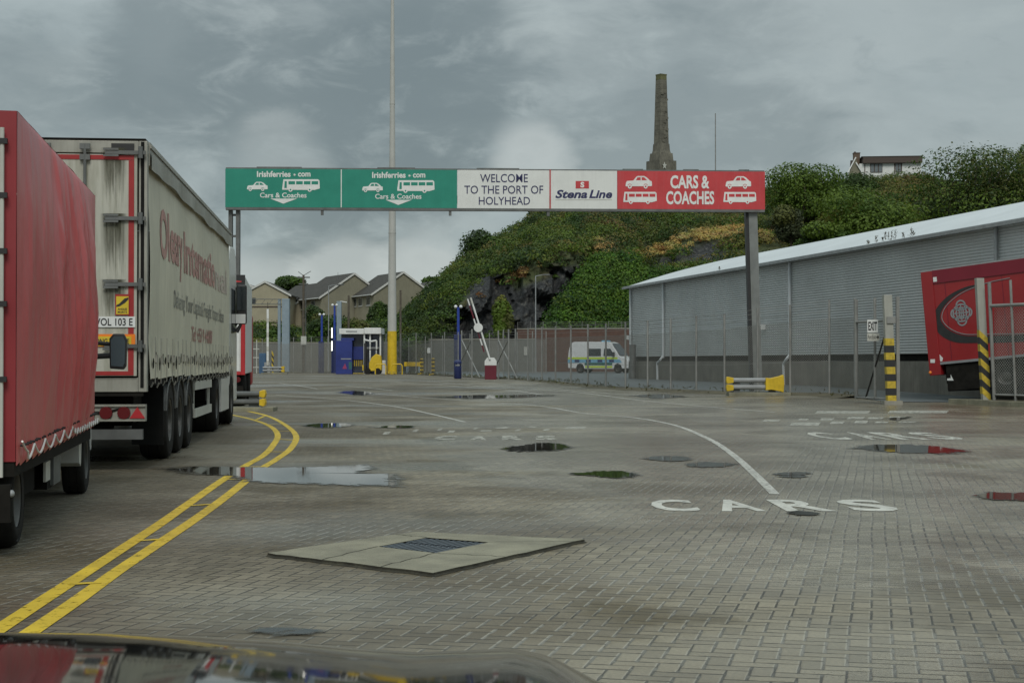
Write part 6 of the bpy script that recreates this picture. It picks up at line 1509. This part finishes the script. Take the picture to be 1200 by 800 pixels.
def rock_mat():
    mt = bpy.data.materials.new('dark_rock_and_turf'); mt.use_nodes = True; t = mt.node_tree; b = t.nodes['Principled BSDF']
    a = t.nodes.new('ShaderNodeAttribute'); a.attribute_name = 'cover'
    tcn = t.nodes.new('ShaderNodeTexCoord')
    def nz(s, sc=(1,1,1), d=7, r=0.65):
        mp = t.nodes.new('ShaderNodeMapping'); t.links.new(tcn.outputs['Object'], mp.inputs[0]); mp.inputs['Scale'].default_value = sc
        n = t.nodes.new('ShaderNodeTexNoise'); t.links.new(mp.outputs[0], n.inputs[0]); n.inputs['Scale'].default_value = s; n.inputs['Detail'].default_value = d; n.inputs['Roughness'].default_value = r
        return n.outputs[0]
    def rp(v, stops):
        r = t.nodes.new('ShaderNodeValToRGB'); t.links.new(v, r.inputs[0]); e = r.color_ramp.elements
        e[0].position, e[0].color = stops[0][0], (*stops[0][1], 1); e[1].position, e[1].color = stops[-1][0], (*stops[-1][1], 1)
        for p, c in stops[1:-1]: q = e.new(p); q.color = (*c, 1)
        return r.outputs[0]
    n_a = nz(0.35, (1, 1, 0.7)); n_b = nz(1.6, (1.4, 1, 0.8))
    rock = rp(n_b, [(0.30, (0.008, 0.009, 0.010)), (0.46, (0.022, 0.024, 0.026)), (0.58, (0.045, 0.046, 0.045)), (0.66, (0.10, 0.095, 0.08)), (0.76, (0.19, 0.18, 0.155))])
    mpv = t.nodes.new('ShaderNodeMapping'); t.links.new(tcn.outputs['Object'], mpv.inputs[0]); mpv.inputs['Scale'].default_value = (0.7, 0.4, 0.5); mpv.inputs['Rotation'].default_value = (0, 0.5, 0)
    vo = t.nodes.new('ShaderNodeTexVoronoi'); vo.feature = 'DISTANCE_TO_EDGE'; vo.inputs['Scale'].default_value = 1.1; t.links.new(mpv.outputs[0], vo.inputs['Vector'])
    ck = rp(vo.outputs['Distance'], [(0.0, (0.25, 0.25, 0.25)), (0.10, (1, 1, 1))]); mk = t.nodes.new('ShaderNodeMix'); mk.data_type = 'RGBA'; mk.blend_type = 'MULTIPLY'; mk.inputs[0].default_value = 1.0
    t.links.new(rock, mk.inputs[6]); t.links.new(ck, mk.inputs[7]); rock = mk.outputs[2]
    turf = rp(n_a, [(0.35, (0.030, 0.045, 0.013)), (0.5, (0.050, 0.062, 0.018)), (0.62, (0.075, 0.07, 0.025)), (0.75, (0.10, 0.085, 0.035))])
    mx = t.nodes.new('ShaderNodeMix'); mx.data_type = 'RGBA'; t.links.new(a.outputs['Fac'], mx.inputs[0]); t.links.new(turf, mx.inputs[6]); t.links.new(rock, mx.inputs[7])
    t.links.new(mx.outputs[2], b.inputs['Base Color']); b.inputs['Roughness'].default_value = 0.85
    bp = t.nodes.new('ShaderNodeBump'); bp.inputs['Strength'].default_value = 1.0; bp.inputs['Distance'].default_value = 0.5; t.links.new(nz(0.9, (1,1,0.6), 9, 0.7), bp.inputs['Height']); t.links.new(bp.outputs[0], b.inputs['Normal'])
    return mt
def proj(p):
    d = p-Vector((0,0,CAMH)); y = d.y*math.cos(PITCH)+d.z*math.sin(PITCH); z = -d.y*math.sin(PITCH)+d.z*math.cos(PITCH)
    return 600+FPX*d.x/y, 400-FPX*z/y
o = m.build('hill', rock_mat()); structure(o)
at = o.data.attributes.new('cover', 'FLOAT', 'POINT')
RK = []
for v in HV:
    px, py = proj(v); n = noise.noise((v.x*0.25, v.z*0.35, 2)); RK.append(rockness(px+n*10, py+n*9))
at.data.foreach_set('value', RK)

# vegetation: mounds of scrub, bracken and grass over the slope
rng = np.random.default_rng(11); P, N, C, S = [], [], [], []
def mound(c, r, n, col, leaf, flat=0.75):
    d = rng.normal(0, 1, (n, 3)); d[:, 2] = np.abs(d[:, 2])*0.9-0.15; d /= np.linalg.norm(d, axis=1, keepdims=True)
    rad = rng.uniform(0.7, 1.05, (n, 1)); P.append(np.array(c)+d*rad*np.array([r, r, r*flat])); N.append(d+np.array([0,0,0.3]))
    C.append(np.array(col)*rng.uniform(0.75, 1.28, (n, 1))*np.array([rng.uniform(.85,1.2), rng.uniform(.9,1.1), rng.uniform(.8,1.2)])); S.append(np.full(n, leaf))
pal = {'g1': (0.032,0.060,0.013), 'g2': (0.062,0.104,0.014), 'g3': (0.105,0.150,0.018), 'ol': (0.130,0.128,0.030), 'br': (0.125,0.090,0.032), 'go': (0.42,0.33,0.11), 'rust': (0.16,0.085,0.028)}
kn = list(pal)
R_ = random.Random(21)
for _ in range(5200):
    px = R_.uniform(270, 1230); t = R_.random()**1.15*1.02
    if px > 900 and t < 0.45: continue
    p = hill_pt(px, max(0.02, t)); qx, qy = proj(p); nn = noise.noise((p.x*0.12, p.y*0.12, 4)); n2 = noise.noise((p.x*0.35, p.z*0.35, 9))
    rk = rockness(qx+n2*8, qy+n2*8)
    if R_.random() < rk*0.88: continue
    onrock = rk > 0.5
    g_ = gold(qx+n2*4, qy+n2*3)
    if R_.random() < g_: col, r, lf, fl = pal['go'] if R_.random() < (0.95 if qx > 680 else 0.45) else pal['rust'], R_.uniform(0.4, 0.9), 0.11, 0.5
    else:
        w = R_.random()+nn*0.5+0.45*noise.noise((p.x*0.035, p.y*0.05, 31))+(0.14 if qy < 300 else 0)
        if qx > 690 and qy < 300 and nn < -0.02 and R_.random() < 0.55: col = pal['ol' if R_.random() < 0.7 else 'br']
        else: col = pal['g1'] if w < 0.40 else pal['g2'] if w < 0.78 else pal['g3'] if w < 0.98 else pal['ol']
        r = R_.uniform(0.7, 2.0)*(1.0+0.4*max(0, nn)); lf = R_.uniform(0.11, 0.17); fl = 0.7
        if qx < 480: r *= 0.8
        if onrock: r *= 0.45
    mound((p.x, p.y, p.z+0.15), r, int(70*r/0.9)+20, col, lf, fl)
# dry grass and bracken in bands between the rocks
for _ in range(7000):
    px = R_.uniform(555, 910); t = R_.uniform(0.05, 0.9); p = hill_pt(px, t); qx, qy = proj(p); n2 = noise.noise((p.x*0.4, p.z*0.4, 19)); g_ = gold(qx+n2*6, qy+n2*5)
    if R_.random() > g_: continue
    col = pal['go'] if R_.random() < (0.95 if qx > 680 else 0.55) else pal['rust']; mound((p.x, p.y-0.2, p.z+0.3), R_.uniform(0.3, 0.75), 40, col, 0.12, 0.6)
# ivy and scrub hanging over the right of the rock face
for _ in range(900):
    qy = R_.uniform(303, 392); left = interp(qy, [(303,706),(318,692),(345,668),(370,652),(392,645)]); qx = R_.uniform(left, 800)
    if qx > 742 and qy < 322: continue
    t = interp(qy, [(303,0.42),(345,0.17),(392,0.0)]); p = hill_pt(qx, 0.05); Y = 163+26*t+R_.uniform(-1.5, 0.5); q = PT(qx, qy, Y)
    col = pal[R_.choice(['g2','g2','g3','g3','g1'])]; col = (col[0]*0.8, col[1]*1.05, col[2]*0.8); mound(tuple(q), R_.uniform(0.8, 1.9), 120, col, 0.14, 0.8)
P = np.concatenate(P); N = np.concatenate(N); C = np.concatenate(C); S = np.concatenate(S)
tag(leaf_mesh('hillside_vegetation', P, N, S, C, M['leaf']), 'scrub, bracken and ivy covering the rocky hillside behind the yard', 'vegetation', kind='stuff')
print('veg quads', len(P))

# walls at the foot of the hill
M['brick'] = mat('red_brick', (0.105, 0.060, 0.045), 0.85, 0, 0.2, 2.5, streak=0.2, streak_col=(0.06, 0.035, 0.03)); M['grey_wall'] = mat('grey_green_boundary_wall', (0.125, 0.125, 0.108), 0.85, 0, 0.2, 0.8, streak=0.4, streak_col=(0.07, 0.07, 0.055))
a, b = PT(606, 420, 160), PT(775, 420, 156); t = thing('brick_wall', 'red brick wall topped with wire behind the patrol van', 'wall', Vector((a.x, a.y, 0.2)))
d = Vector((b.x-a.x, b.y-a.y, 0)); zt = pz(386, 160)-0.2; nb = Vector((-d.y, d.x, 0)).normalized()*0.35
def wall_box(mb, p, q, z0, z1, th): 
    vs = [Vector((v.x, v.y, z)) for z in (z0, z1) for v in (p, q, q+th, p+th)]; mb.add(vs, [(0,3,2,1),(4,5,6,7),(0,1,5,4),(1,2,6,5),(2,3,7,6),(3,0,4,7)])
m = MB(); wall_box(m, Vector(), d, -0.3, zt, nb); m.build('wall', M['brick'], t)
m = MB(); wall_box(m, -nb*0.1, d-nb*0.1, zt+0.003, zt+0.12, nb*1.2); m.build('coping', M['concrete'], t)
m = MB()
for k in range(12): p = d*(k/11)+nb*0.5; m.tube(p+Vector((0,0,zt)), p+Vector((0,-0.2,zt+0.75)), 0.025, None, 5)
for z in (0.3, 0.5, 0.7): m.tube(nb*0.5+Vector((0,-0.05,zt+z)), d+nb*0.5+Vector((0,-0.05,zt+z)), 0.012, None, 4, False)
m.build('barbed_wire', M['fence_post'], t)
a, b = PT(470, 420, 163), PT(627, 420, 157.5); t = thing('boundary_wall', 'grey boundary wall behind the boom barrier, left of the brick wall', 'wall', Vector((a.x, a.y, 0.2)))
d = Vector((b.x-a.x, b.y-a.y, 0)); nb = Vector((-d.y, d.x, 0)).normalized()*0.3; zt = pz(398, 160)-0.2
m = MB(); wall_box(m, Vector(), d, -0.3, zt, nb); m.build('wall', M['grey_wall'], t); m = MB(); wall_box(m, -nb*0.1, d-nb*0.1, zt+0.003, zt+0.1, nb*1.2); m.build('coping', M['concrete'], t)
m = MB(); q = d*0.945; m.box(q.x-0.35, q.y-0.06, zt*0.52, q.x+0.35, q.y-0.02, zt*0.78); m.build('notice', M['offwhite'], t)
a, b = PT(286, 420, 163), PT(470, 420, 164.5); t = thing('boundary_wall', 'long olive grey boundary wall behind the kiosk and the blue poles', 'wall', Vector((a.x, a.y, 0.2)))
d = Vector((b.x-a.x, b.y-a.y, 0)); nb = Vector((-d.y, d.x, 0)).normalized()*0.3; zt = pz(402, 164)-0.2
m = MB(); wall_box(m, Vector(), d, -0.3, zt, nb); m.build('wall', M['grey_wall'], t); m = MB(); wall_box(m, -nb*0.1, d-nb*0.1, zt+0.003, zt+0.1, nb*1.2); m.build('coping', M['concrete'], t)

# ================================================================== MONUMENT, MAST
M['old_stone'] = mat('blackened_stone', (0.15, 0.14, 0.11), 0.9, 0, 0.35, 0.9, 0.5, streak=0.85, streak_col=(0.028, 0.028, 0.025), bscale=3)
M['lichen_stone'] = mat('lichened_stone', (0.12, 0.12, 0.055), 0.9, 0, 0.3, 1.2)
OY = 232.0; b = PT(775, 232, OY); O = thing('obelisk', 'tall blackened stone obelisk on a stepped plinth crowning the hill', 'monument', b); s = FPX/OY
def oz(py): return PT(0, py, OY).z-b.z
ORZ = R(33)
def frustum(mb, h0, h1, z0, z1, off0=(0,0)):
    vs = []
    for h, z in ((h0, z0), (h1, z1)):
        for x, y in ((-h,-h),(h,-h),(h,h),(-h,h)): vs.append(Matrix.Rotation(ORZ, 3, 'Z') @ Vector((x, y, z)))
    mb.add(vs, [(0,3,2,1),(4,5,6,7),(0,1,5,4),(1,2,6,5),(2,3,7,6),(3,0,4,7)])
c1 = 1/(math.cos(ORZ)+math.sin(ORZ))
m = MB(); frustum(m, 17.8/s*c1, 17.3/s*c1, -1.5, oz(189)); m.build('plinth', M['old_stone'], O)
m = MB(); frustum(m, 14.0/s*c1, 13.0/s*c1, oz(189)+0.003, oz(180)); frustum(m, 11.0/s*c1, 10.2/s*c1, oz(180)+0.003, oz(177)); frustum(m, 10.0/s*c1, 9.4/s*c1, oz(177)+0.003, oz(169)); m.build('stepped_base', M['old_stone'], O)
m = MB(); n = 14
zs = [oz(169)+0.003+(oz(94)-oz(169))*k/n for k in range(n+1)]
for k in range(n): frustum(m, (8.6-2.2*k/n)/s*c1, (8.6-2.2*(k+1)/n)/s*c1, zs[k], zs[k+1]-0.02)
rr = random.Random(8)
for k in range(26):                                    # broken and projecting stones
    f = rr.uniform(0.02, 0.95); h = (8.6-2.2*f)/s*c1; face = rr.choice((0, 1)); u = rr.uniform(-0.8, 0.8)*h; z = oz(169)+(oz(94)-oz(169))*f; q = rr.uniform(0.12, 0.3)
    p = Vector((u, -h, z)) if face == 0 else Vector((h, u, z)); p = Matrix.Rotation(ORZ, 3, 'Z') @ p; m.cbox(p, (q*1.6, q*0.8, q), ORZ+rr.uniform(-.2,.2))
m.build('shaft', M['old_stone'], O)
m = MB(); frustum(m, 6.4/s*c1, 6.2/s*c1, oz(94)+0.003, oz(90)); frustum(m, 6.2/s*c1, 0.6, oz(90)+0.002, oz(87.5)); m.build('cap', M['lichen_stone'], O)
m = MB(); p = Matrix.Rotation(ORZ, 3, 'Z') @ Vector((-17.6/s*c1*0.45, -17.75/s*c1, oz(196)))
st = [((1.0 if q % 2 == 0 else 0.45)*0.42*math.cos(math.pi*q/5+math.pi/2), (1.0 if q % 2 == 0 else 0.45)*0.55*math.sin(math.pi*q/5+math.pi/2)) for q in range(10)]
m.prism(st, lambda u, v, d: p+Matrix.Rotation(ORZ, 3, 'Z') @ Vector((u, -d, v)), 0.02, 0.09); m.build('pale_emblem', M['offwhite'], O)
plain_pole('flagpole', 'thin bare pole on the skyline right of the obelisk', 'pole', 838.5, 226, 133, 226, 0.085, M['fence_post'], z0=PT(838, 230, 226).z)

# ================================================================== HOUSES
M['render_cream'] = mat('weathered_cream_render', (0.33, 0.30, 0.21), 0.85, 0, 0.1, 0.6, streak=0.35, streak_col=(0.21, 0.19, 0.13)); M['render_grey'] = mat('stained_grey_render', (0.21, 0.20, 0.145), 0.9, 0, 0.15, 0.5, streak=0.55, streak_col=(0.12, 0.115, 0.08))
M['slate'] = mat('dark_slate_roof', (0.046, 0.042, 0.036), 0.85, 0, 0.3, 1.5, streak=0.2, streak_col=(0.08, 0.07, 0.05)); M['barge'] = mat('white_bargeboard', (0.55, 0.55, 0.52), 0.5); M['wood_brown'] = mat('brown_fascia', (0.07, 0.05, 0.04), 0.7)
def house(label, px_apex, Y, w, dpt, py_eave, py_apex, py_base, rz, gable='render_grey', wins=((0.2, 'u'), (0.45, 'u'), (0.75, 'u')), back=True, group=None, gwin=False, band=False):
    """gabled house: gable wall at local y=0 facing the yard, ridge running back along y, window front on local -x"""
    b = PT(px_apex, py_base, Y); H = thing('house', label, 'house', b, rz, group)
    ze, za = PT(px_apex, py_eave, Y).z-b.z, PT(px_apex, py_apex, Y).z-b.z; hw = w/2
    m = MB(); m.prism([(-hw,-1.5),(hw,-1.5),(hw,ze),(0,za-0.12),(-hw,ze)], lambda u, v, d: (u, d, v), 0.0, dpt); m.build('wall', M[gable], H)
    m = MB(); m.box(-hw-0.012, 0.05, -1.5, -hw-0.002, dpt, ze-0.05); wl = m.build('front_wall', M['render_cream'], H)
    ov = 0.45; sl = (za-ze)/hw; rf = MB()
    for s in (-1, 1):
        p = [(s*(hw+ov), ze-ov*sl), (0, za), (0, za+0.18), (s*(hw+ov), ze-ov*sl+0.18)]
        rf.prism(p, lambda u, v, d: (u, d, v), -0.15, dpt+0.2)
    rfo = rf.build('roof', M['slate'], H)
    m = MB()
    for s in (-1, 1):
        p = [(s*(hw+ov), ze-ov*sl-0.10), (0, za-0.10), (0, za+0.21), (s*(hw+ov), ze-ov*sl+0.21)]; m.prism(p, lambda u, v, d: (u, d, v), -0.22, -0.152)
    m.build('bargeboard', M['barge'], rfo)
    m = MB(); m.tube((-hw-ov-0.05, -0.1, ze-ov*sl+0.05), (-hw-ov-0.05, dpt+0.1, ze-ov*sl+0.05), 0.09, 0.09, 6); m.build('gutter', M['barge'], rfo)
    for f, kind in wins:
        y = dpt*f; z1 = ze-0.45; z0 = z1-1.25
        m = MB(); m.box(-hw-0.05, y-0.85, z0, -hw-0.0125, y+0.85, z1); fr = m.build('window', M['barge'], H); m = MB(); m.box(-hw-0.058, y-0.77, z0+0.08, -hw-0.0505, y-0.03, z1-0.08); m.box(-hw-0.058, y+0.03, z0+0.08, -hw-0.0505, y+0.77, z1-0.08); m.build('pane', M['glass'], fr)
        m = MB(); m.box(-hw-0.11, y-0.9, z0-0.09, -hw-0.013, y+0.9, z0-0.004); m.build('sill', M['barge'], fr)
    if band: m = MB(); m.box(-hw-0.02, -0.06, ze-1.9, hw+0.02, -0.003, ze-1.72); m.box(-hw-0.02, -0.08, ze-4.2, hw+0.02, -0.003, ze-4.05); m.build('string_course', M['wood_brown'] if band == 2 else M['render_grey'], H)
    if gwin: m = MB(); m.box(-hw*0.55, -0.06, ze-1.3, -hw*0.40, -0.003, ze-0.5); m.build('vent', M['glass'], H)
    return H
GRP = 'terraced houses above the port'
house('cream gable-ended house partly hidden at the far left of the row', 310.5, 236, 6.9, 9, 345, 330.5, 384, 0.0, 'render_cream', (), group=GRP, gwin=True, band=2)
house('house with the broad stained grey gable, right behind the mast', 472.5, 232, 9.0, 11.0, 344, 319.5, 378, R(24), 'render_grey', ((0.22,'u'),(0.55,'u'),(0.80,'u')), group=GRP)
house('house with a long dark roof sloping left, next to the broad gable', 415, 238, 10.2, 12.5, 348, 321, 382, R(26), 'render_grey', ((0.3,'u'),(0.7,'u')), group=GRP)
house('lower house of the row, with a white bargeboard, left of the long dark roof', 380, 246, 9.6, 13, 357, 332, 386, R(27), 'render_cream', ((0.3,'u'),(0.7,'u')), group=GRP)
house('small gabled house peeping out behind the hill to the right of the row', 518, 262, 7.6, 12, 342, 329, 365, R(20), 'render_cream', (), group=GRP)
house('little cream gable just visible at the left end of the row', 289, 262, 6.0, 8, 342, 333.5, 384, 0.0, 'render_cream', (), group=GRP)
b = PT(528, 330, 268); t = thing('house', 'dark flat-roofed house showing above the left shoulder of the hill', 'house', b); s = FPX/268
m = MB(); m.box(-6/s, 0, -3, 16/s, 6, 6/s); m.build('wall', M['wood_brown'], t); m = MB(); m.box(-7/s, -0.3, 6/s+0.003, 17/s, 6.3, 8.5/s); m.build('roof', M['slate'], t)
m = MB(); m.box(-3/s, -0.05, 1.5/s, 3/s, -0.003, 5/s); m.build('window', M['glass'], t)
# aerials
plain_pole('roof_aerial', 'thin television aerial above the long dark roof', 'aerial', 396, 335, 319, 240, 0.03, M['galv_dark'], z0=PT(396, 336, 240).z)
# bungalow on the hill top
b = PT(1003, 206, 226); H = thing('bungalow', 'white bungalow with a brick chimney among the trees on the hill top', 'house', b, R(-6)); s = FPX/226
def hx(px): return (px-1003)/s
def hz(py): return PT(0, py, 226).z-b.z
m = MB(); m.prism([(hx(1007), -2.0), (hx(1078), -2.0), (hx(1078), hz(192)), (hx(1007), hz(192))], lambda u, v, d: (u, d, v), 0.0, 6.0); m.build('wall', M['white'], H)
m = MB(); m.prism([(-3.2,-1.6),(0.2,hz(184.5)),(3.4,-1.6)], lambda u, v, d: (d, u+3.2, v), -0.4, hx(1076)); m.build('wall', M['wood_brown'], H)
m = MB(); m.box(hx(1011), -0.5, hz(191.8), hx(1079), 6.3, hz(184.8)); r0 = m.build('roof', M['wood_brown'], H); m = MB(); m.box(hx(1009), -0.55, hz(184.7), hx(1079.5), 6.4, hz(184.0)); m.build('ridge', M['slate'], r0)
m = MB(); m.box(hx(1002), 1.8, hz(200), hx(1009.5), 2.8, hz(178)); ch = m.build('chimney', mat('brown_brick', (0.12, 0.085, 0.06), 0.9, 0, 0.25, 5), H); m = MB(); m.box(hx(1001.6), 1.75, hz(178)+0.003, hx(1009.9), 2.85, hz(177)); m.tube((hx(1004), 2.3, hz(177)), (hx(1004), 2.3, hz(175.5)), 0.14); m.build('chimney_pot', M['wood_brown'], ch)
for pa, pb in (((1002.5,185),(993,203)), ((1002.5,191),(1011,205))):
    m = MB(); m.tube((hx(pa[0]), -0.6, hz(pa[1])), (hx(pb[0]), -0.75, hz(pb[1])), 0.11, None, 4); m.build('bargeboard', M['white'], H)
m = MB(); m.prism([(hx(1002.5), hz(187)),(hx(993.5), hz(206)),(hx(1010), hz(206))], lambda u, v, d: (u, d, v), -0.5, -0.3); m.build('gable', M['render_grey'], H)
for x0, x1 in ((1019.5, 1033.5), (1048.5, 1055)):
    m = MB(); m.box(hx(x0), -0.08, hz(202.5), hx(x1), -0.003, hz(192.4)); f = m.build('window', M['wood_brown'], H)
    n = 3 if x1-x0 > 10 else 2
    for k in range(n): m = MB(); a, c = x0+(x1-x0)*(k+0.12)/n, x0+(x1-x0)*(k+0.88)/n; m.box(hx(a), -0.09, hz(202), hx(c), -0.081, hz(193)); m.build('pane', mat('pale_window', (0.16, 0.18, 0.19), 0.15) if 'pw' not in M else M['pw'], f)
m = MB()
for px in (1013.3, 1047.6, 1055.6): m.box(hx(px)-0.06, -0.04, hz(204), hx(px)+0.06, -0.002, hz(192)); 
m.build('timber_post', M['wood_brown'], H)

# ================================================================== TREES
def tr(label, px, pyb, pyt, Y, wpx, n, leaf, cols, seed, name='tree', **kw):
    b = PT(px, pyb, Y); h = PT(px, pyt, Y).z-b.z
    tree(name, label, 'tree' if name == 'tree' else 'shrub', b, h, wpx/FPX*Y, n, leaf, cols, seed, **kw)
tr('leaning leafy tree standing out on the left skyline of the hill', 566, 326, 264, 206, 54, 5720, 0.18, ['mid','dark','light'], 1, trunk_h=0.12, nl=12)
tr('round dark tree behind the terraced houses', 341, 352, 323, 285, 42, 5280, 0.32, ['dark','mid'], 2, trunk_h=0.1, nl=11)
tr('small tree tops behind the small gabled house', 508, 342, 323, 290, 26, 2200, 0.28, ['mid','dark'], 3, trunk_h=0.1, nl=7)
tr('broad dome-shaped green tree on the hill left of the bungalow', 946, 268, 192, 190, 106, 14300, 0.17, ['mid','light','light'], 4, trunk_h=0.03, nl=26, flat=1.0)
tr('light green tree in front of the dome-shaped tree, above the warehouse roof', 1024, 302, 218, 170, 126, 16500, 0.17, ['light','light','mid','yellow'], 5, trunk_h=0.05, nl=18)
tr('large spreading tree on the right of the bungalow', 1140, 292, 169, 184, 165, 24200, 0.17, ['mid','light','dark','olive'], 6, trunk_h=0.08, nl=38)
tr('big dark tree cut off by the right edge of the photo', 1212, 280, 186, 188, 90, 13200, 0.17, ['dark','mid'], 7, trunk_h=0.08, nl=14)
tr('thin tree top rising on the skyline at the right edge', 1199, 240, 164, 215, 22, 1100, 0.17, ['mid','olive'], 8, trunk_h=0.3, nl=7)
tr('dark low thicket between the dome-shaped tree and the bungalow', 1000, 262, 206, 205, 60, 7480, 0.17, ['dark','dark','mid'], 9, name='thicket', trunk_h=0.02, nl=12)
tr('dull brownish bush below the dome-shaped tree', 927, 288, 240, 176, 44, 4840, 0.19, ['olive','grey','dark'], 10, name='bush', trunk_h=0.02, nl=10)
tr('low bushes on the slope right of the gantry post', 965, 300, 262, 168, 66, 6600, 0.2, ['mid','light','dark'], 12, name='bush', trunk_h=0.02, nl=12)
tr('pale yellow-green slender shrub growing against the rock face', 587, 396, 350, 160, 27, 3300, 0.19, ['yellow','olive','light'], 13, name='shrub', trunk_h=0.05, nl=12, flat=1.2)
tr('dark bush in front of the cream windowed house', 443, 400, 354, 196, 27, 3960, 0.2, ['dark','mid'], 14, name='bush', trunk_h=0.08, nl=9)
tr('bush growing in front of the house with the long dark roof', 374, 392, 356, 200, 34, 3300, 0.2, ['mid','dark','olive'], 15, name='bush', trunk_h=0.08, nl=9)
tr('dark green hedge-like bush behind the short blue camera pole', 385, 418, 372, 178, 70, 7480, 0.19, ['dark','mid','mid'], 16, name='bush', trunk_h=0.02, nl=14)
tr('bright yellow-green bush at the far left behind the fence', 306, 422, 392, 168, 46, 3740, 0.18, ['yellow','light'], 17, name='bush', trunk_h=0.02, nl=9)
tr('lower bush behind the broad blue-grey column', 325, 420, 378, 174, 48, 4400, 0.19, ['mid','dark','light'], 18, name='bush', trunk_h=0.02, nl=10)
tr('light green bush below the broad grey gable', 420, 414, 372, 176, 42, 4180, 0.19, ['light','mid','olive'], 19, name='bush', trunk_h=0.02, nl=10)
tr('rounded bush behind the fence right of the mast', 488, 425, 386, 162.0, 52, 4840, 0.18, ['mid','dark'], 20, name='bush', trunk_h=0.02, nl=10)
tr('small round bush on the skyline behind the welcome board', 636, 262, 243, 224, 30, 1980, 0.2, ['mid','dark'], 22, name='bush', trunk_h=0.02, nl=7)
tr('dark gorse bush on the upper slope of the hill', 752, 270, 248, 208, 24, 1760, 0.18, ['dark'], 23, name='bush', trunk_h=0.02, nl=6)

# grass and weeds along the fence foot
rng = np.random.default_rng(5); P = []; N = []
for a, b in zip(FLINE[2:-1], FLINE[3:]):
    n = int((b-a).length*9)
    for _ in range(n):
        q = a.lerp(b, rng.random()); dirn = Vector((q.x*0.3, 1, 0)).normalized(); w = rng.uniform(-0.5, 0.7); q = q+dirn*w
        hh = rng.uniform(0.05, 0.22)*(1.6 if w > 0 else 0.7); P.append((q.x, q.y, gz(q.x, q.y)+hh*0.6)); N.append((rng.normal(), rng.normal(), 0.3))
P = np.array(P); N = np.array(N); tag(leaf_mesh('verge_weeds', P, N, 0.10, np.array([(0.085, 0.085, 0.03)])*rng.uniform(.5,1.5,(len(P),1)), M['leaf'], aspect=0.25), 'short weeds and moss along the foot of the chain-link fence', 'weeds', kind='stuff')

# ================================================================== OWN CAR: the bonnet seen through the windscreen
M['car_black'] = mat('black_car_paint', (0.010, 0.010, 0.010), 0.055, 0, 0.1, 3, spec=0.5)
CAR = thing('car', 'glossy black car bonnet reflecting the lorries along the bottom edge of the photo', 'car', (-0.42, 2.0, 0.0))
def bon(X, Y):                                         # height of the bonnet above the road
    ridge = interp(X, [(-1.25,-0.05),(-1.0,-0.012),(-0.80,-0.002),(-0.64,0.0),(-0.50,-0.001),(-0.40,-0.005),(-0.30,-0.011),(-0.20,-0.020),(-0.12,-0.025),(-0.05,-0.022),(0.0,-0.020),(0.045,-0.028),(0.08,-0.046),(0.11,-0.062),(0.16,-0.072),(0.25,-0.082),(0.36,-0.11)])
    y = Y-2.0; return 0.981+ridge-0.17*y-0.070*y*y-(1.6*max(0, y-0.1)**2)
m = MB(); m.grid(90, 60, lambda u, v: (-1.25+u*1.61+0.42, 0.95+v*1.45-2.0, bon(-1.25+u*1.61, 0.95+v*1.45))); m.build('bonnet', M['car_black'], CAR, smooth=True)
m = MB()
for s, x0 in ((-1, -1.25), (1, 0.36)):
    m.grid(40, 14, lambda u, v: (x0+0.42+s*0.09*math.sin(v*math.pi/2), 0.95+u*1.45-2.0, bon(x0, 0.95+u*1.45)*(1-v)+0.30*v))
m.build('wing', M['car_black'], CAR, smooth=True)
m = MB(); m.grid(50, 12, lambda u, v: (-1.25+u*1.61+0.42, 2.40-2.0+0.10*math.sin(v*math.pi)+0.04, bon(-1.25+u*1.61, 2.40)*(1-v)+0.25*v)); m.build('bumper', M['car_black'], CAR, smooth=True)
for x in (-1.0, 0.15): m = MB(); m.ell((x+0.42-0.02, 0.50, 0.62), (0.16, 0.05, 0.08)); m.build('headlight', M['galv'], CAR, smooth=True)
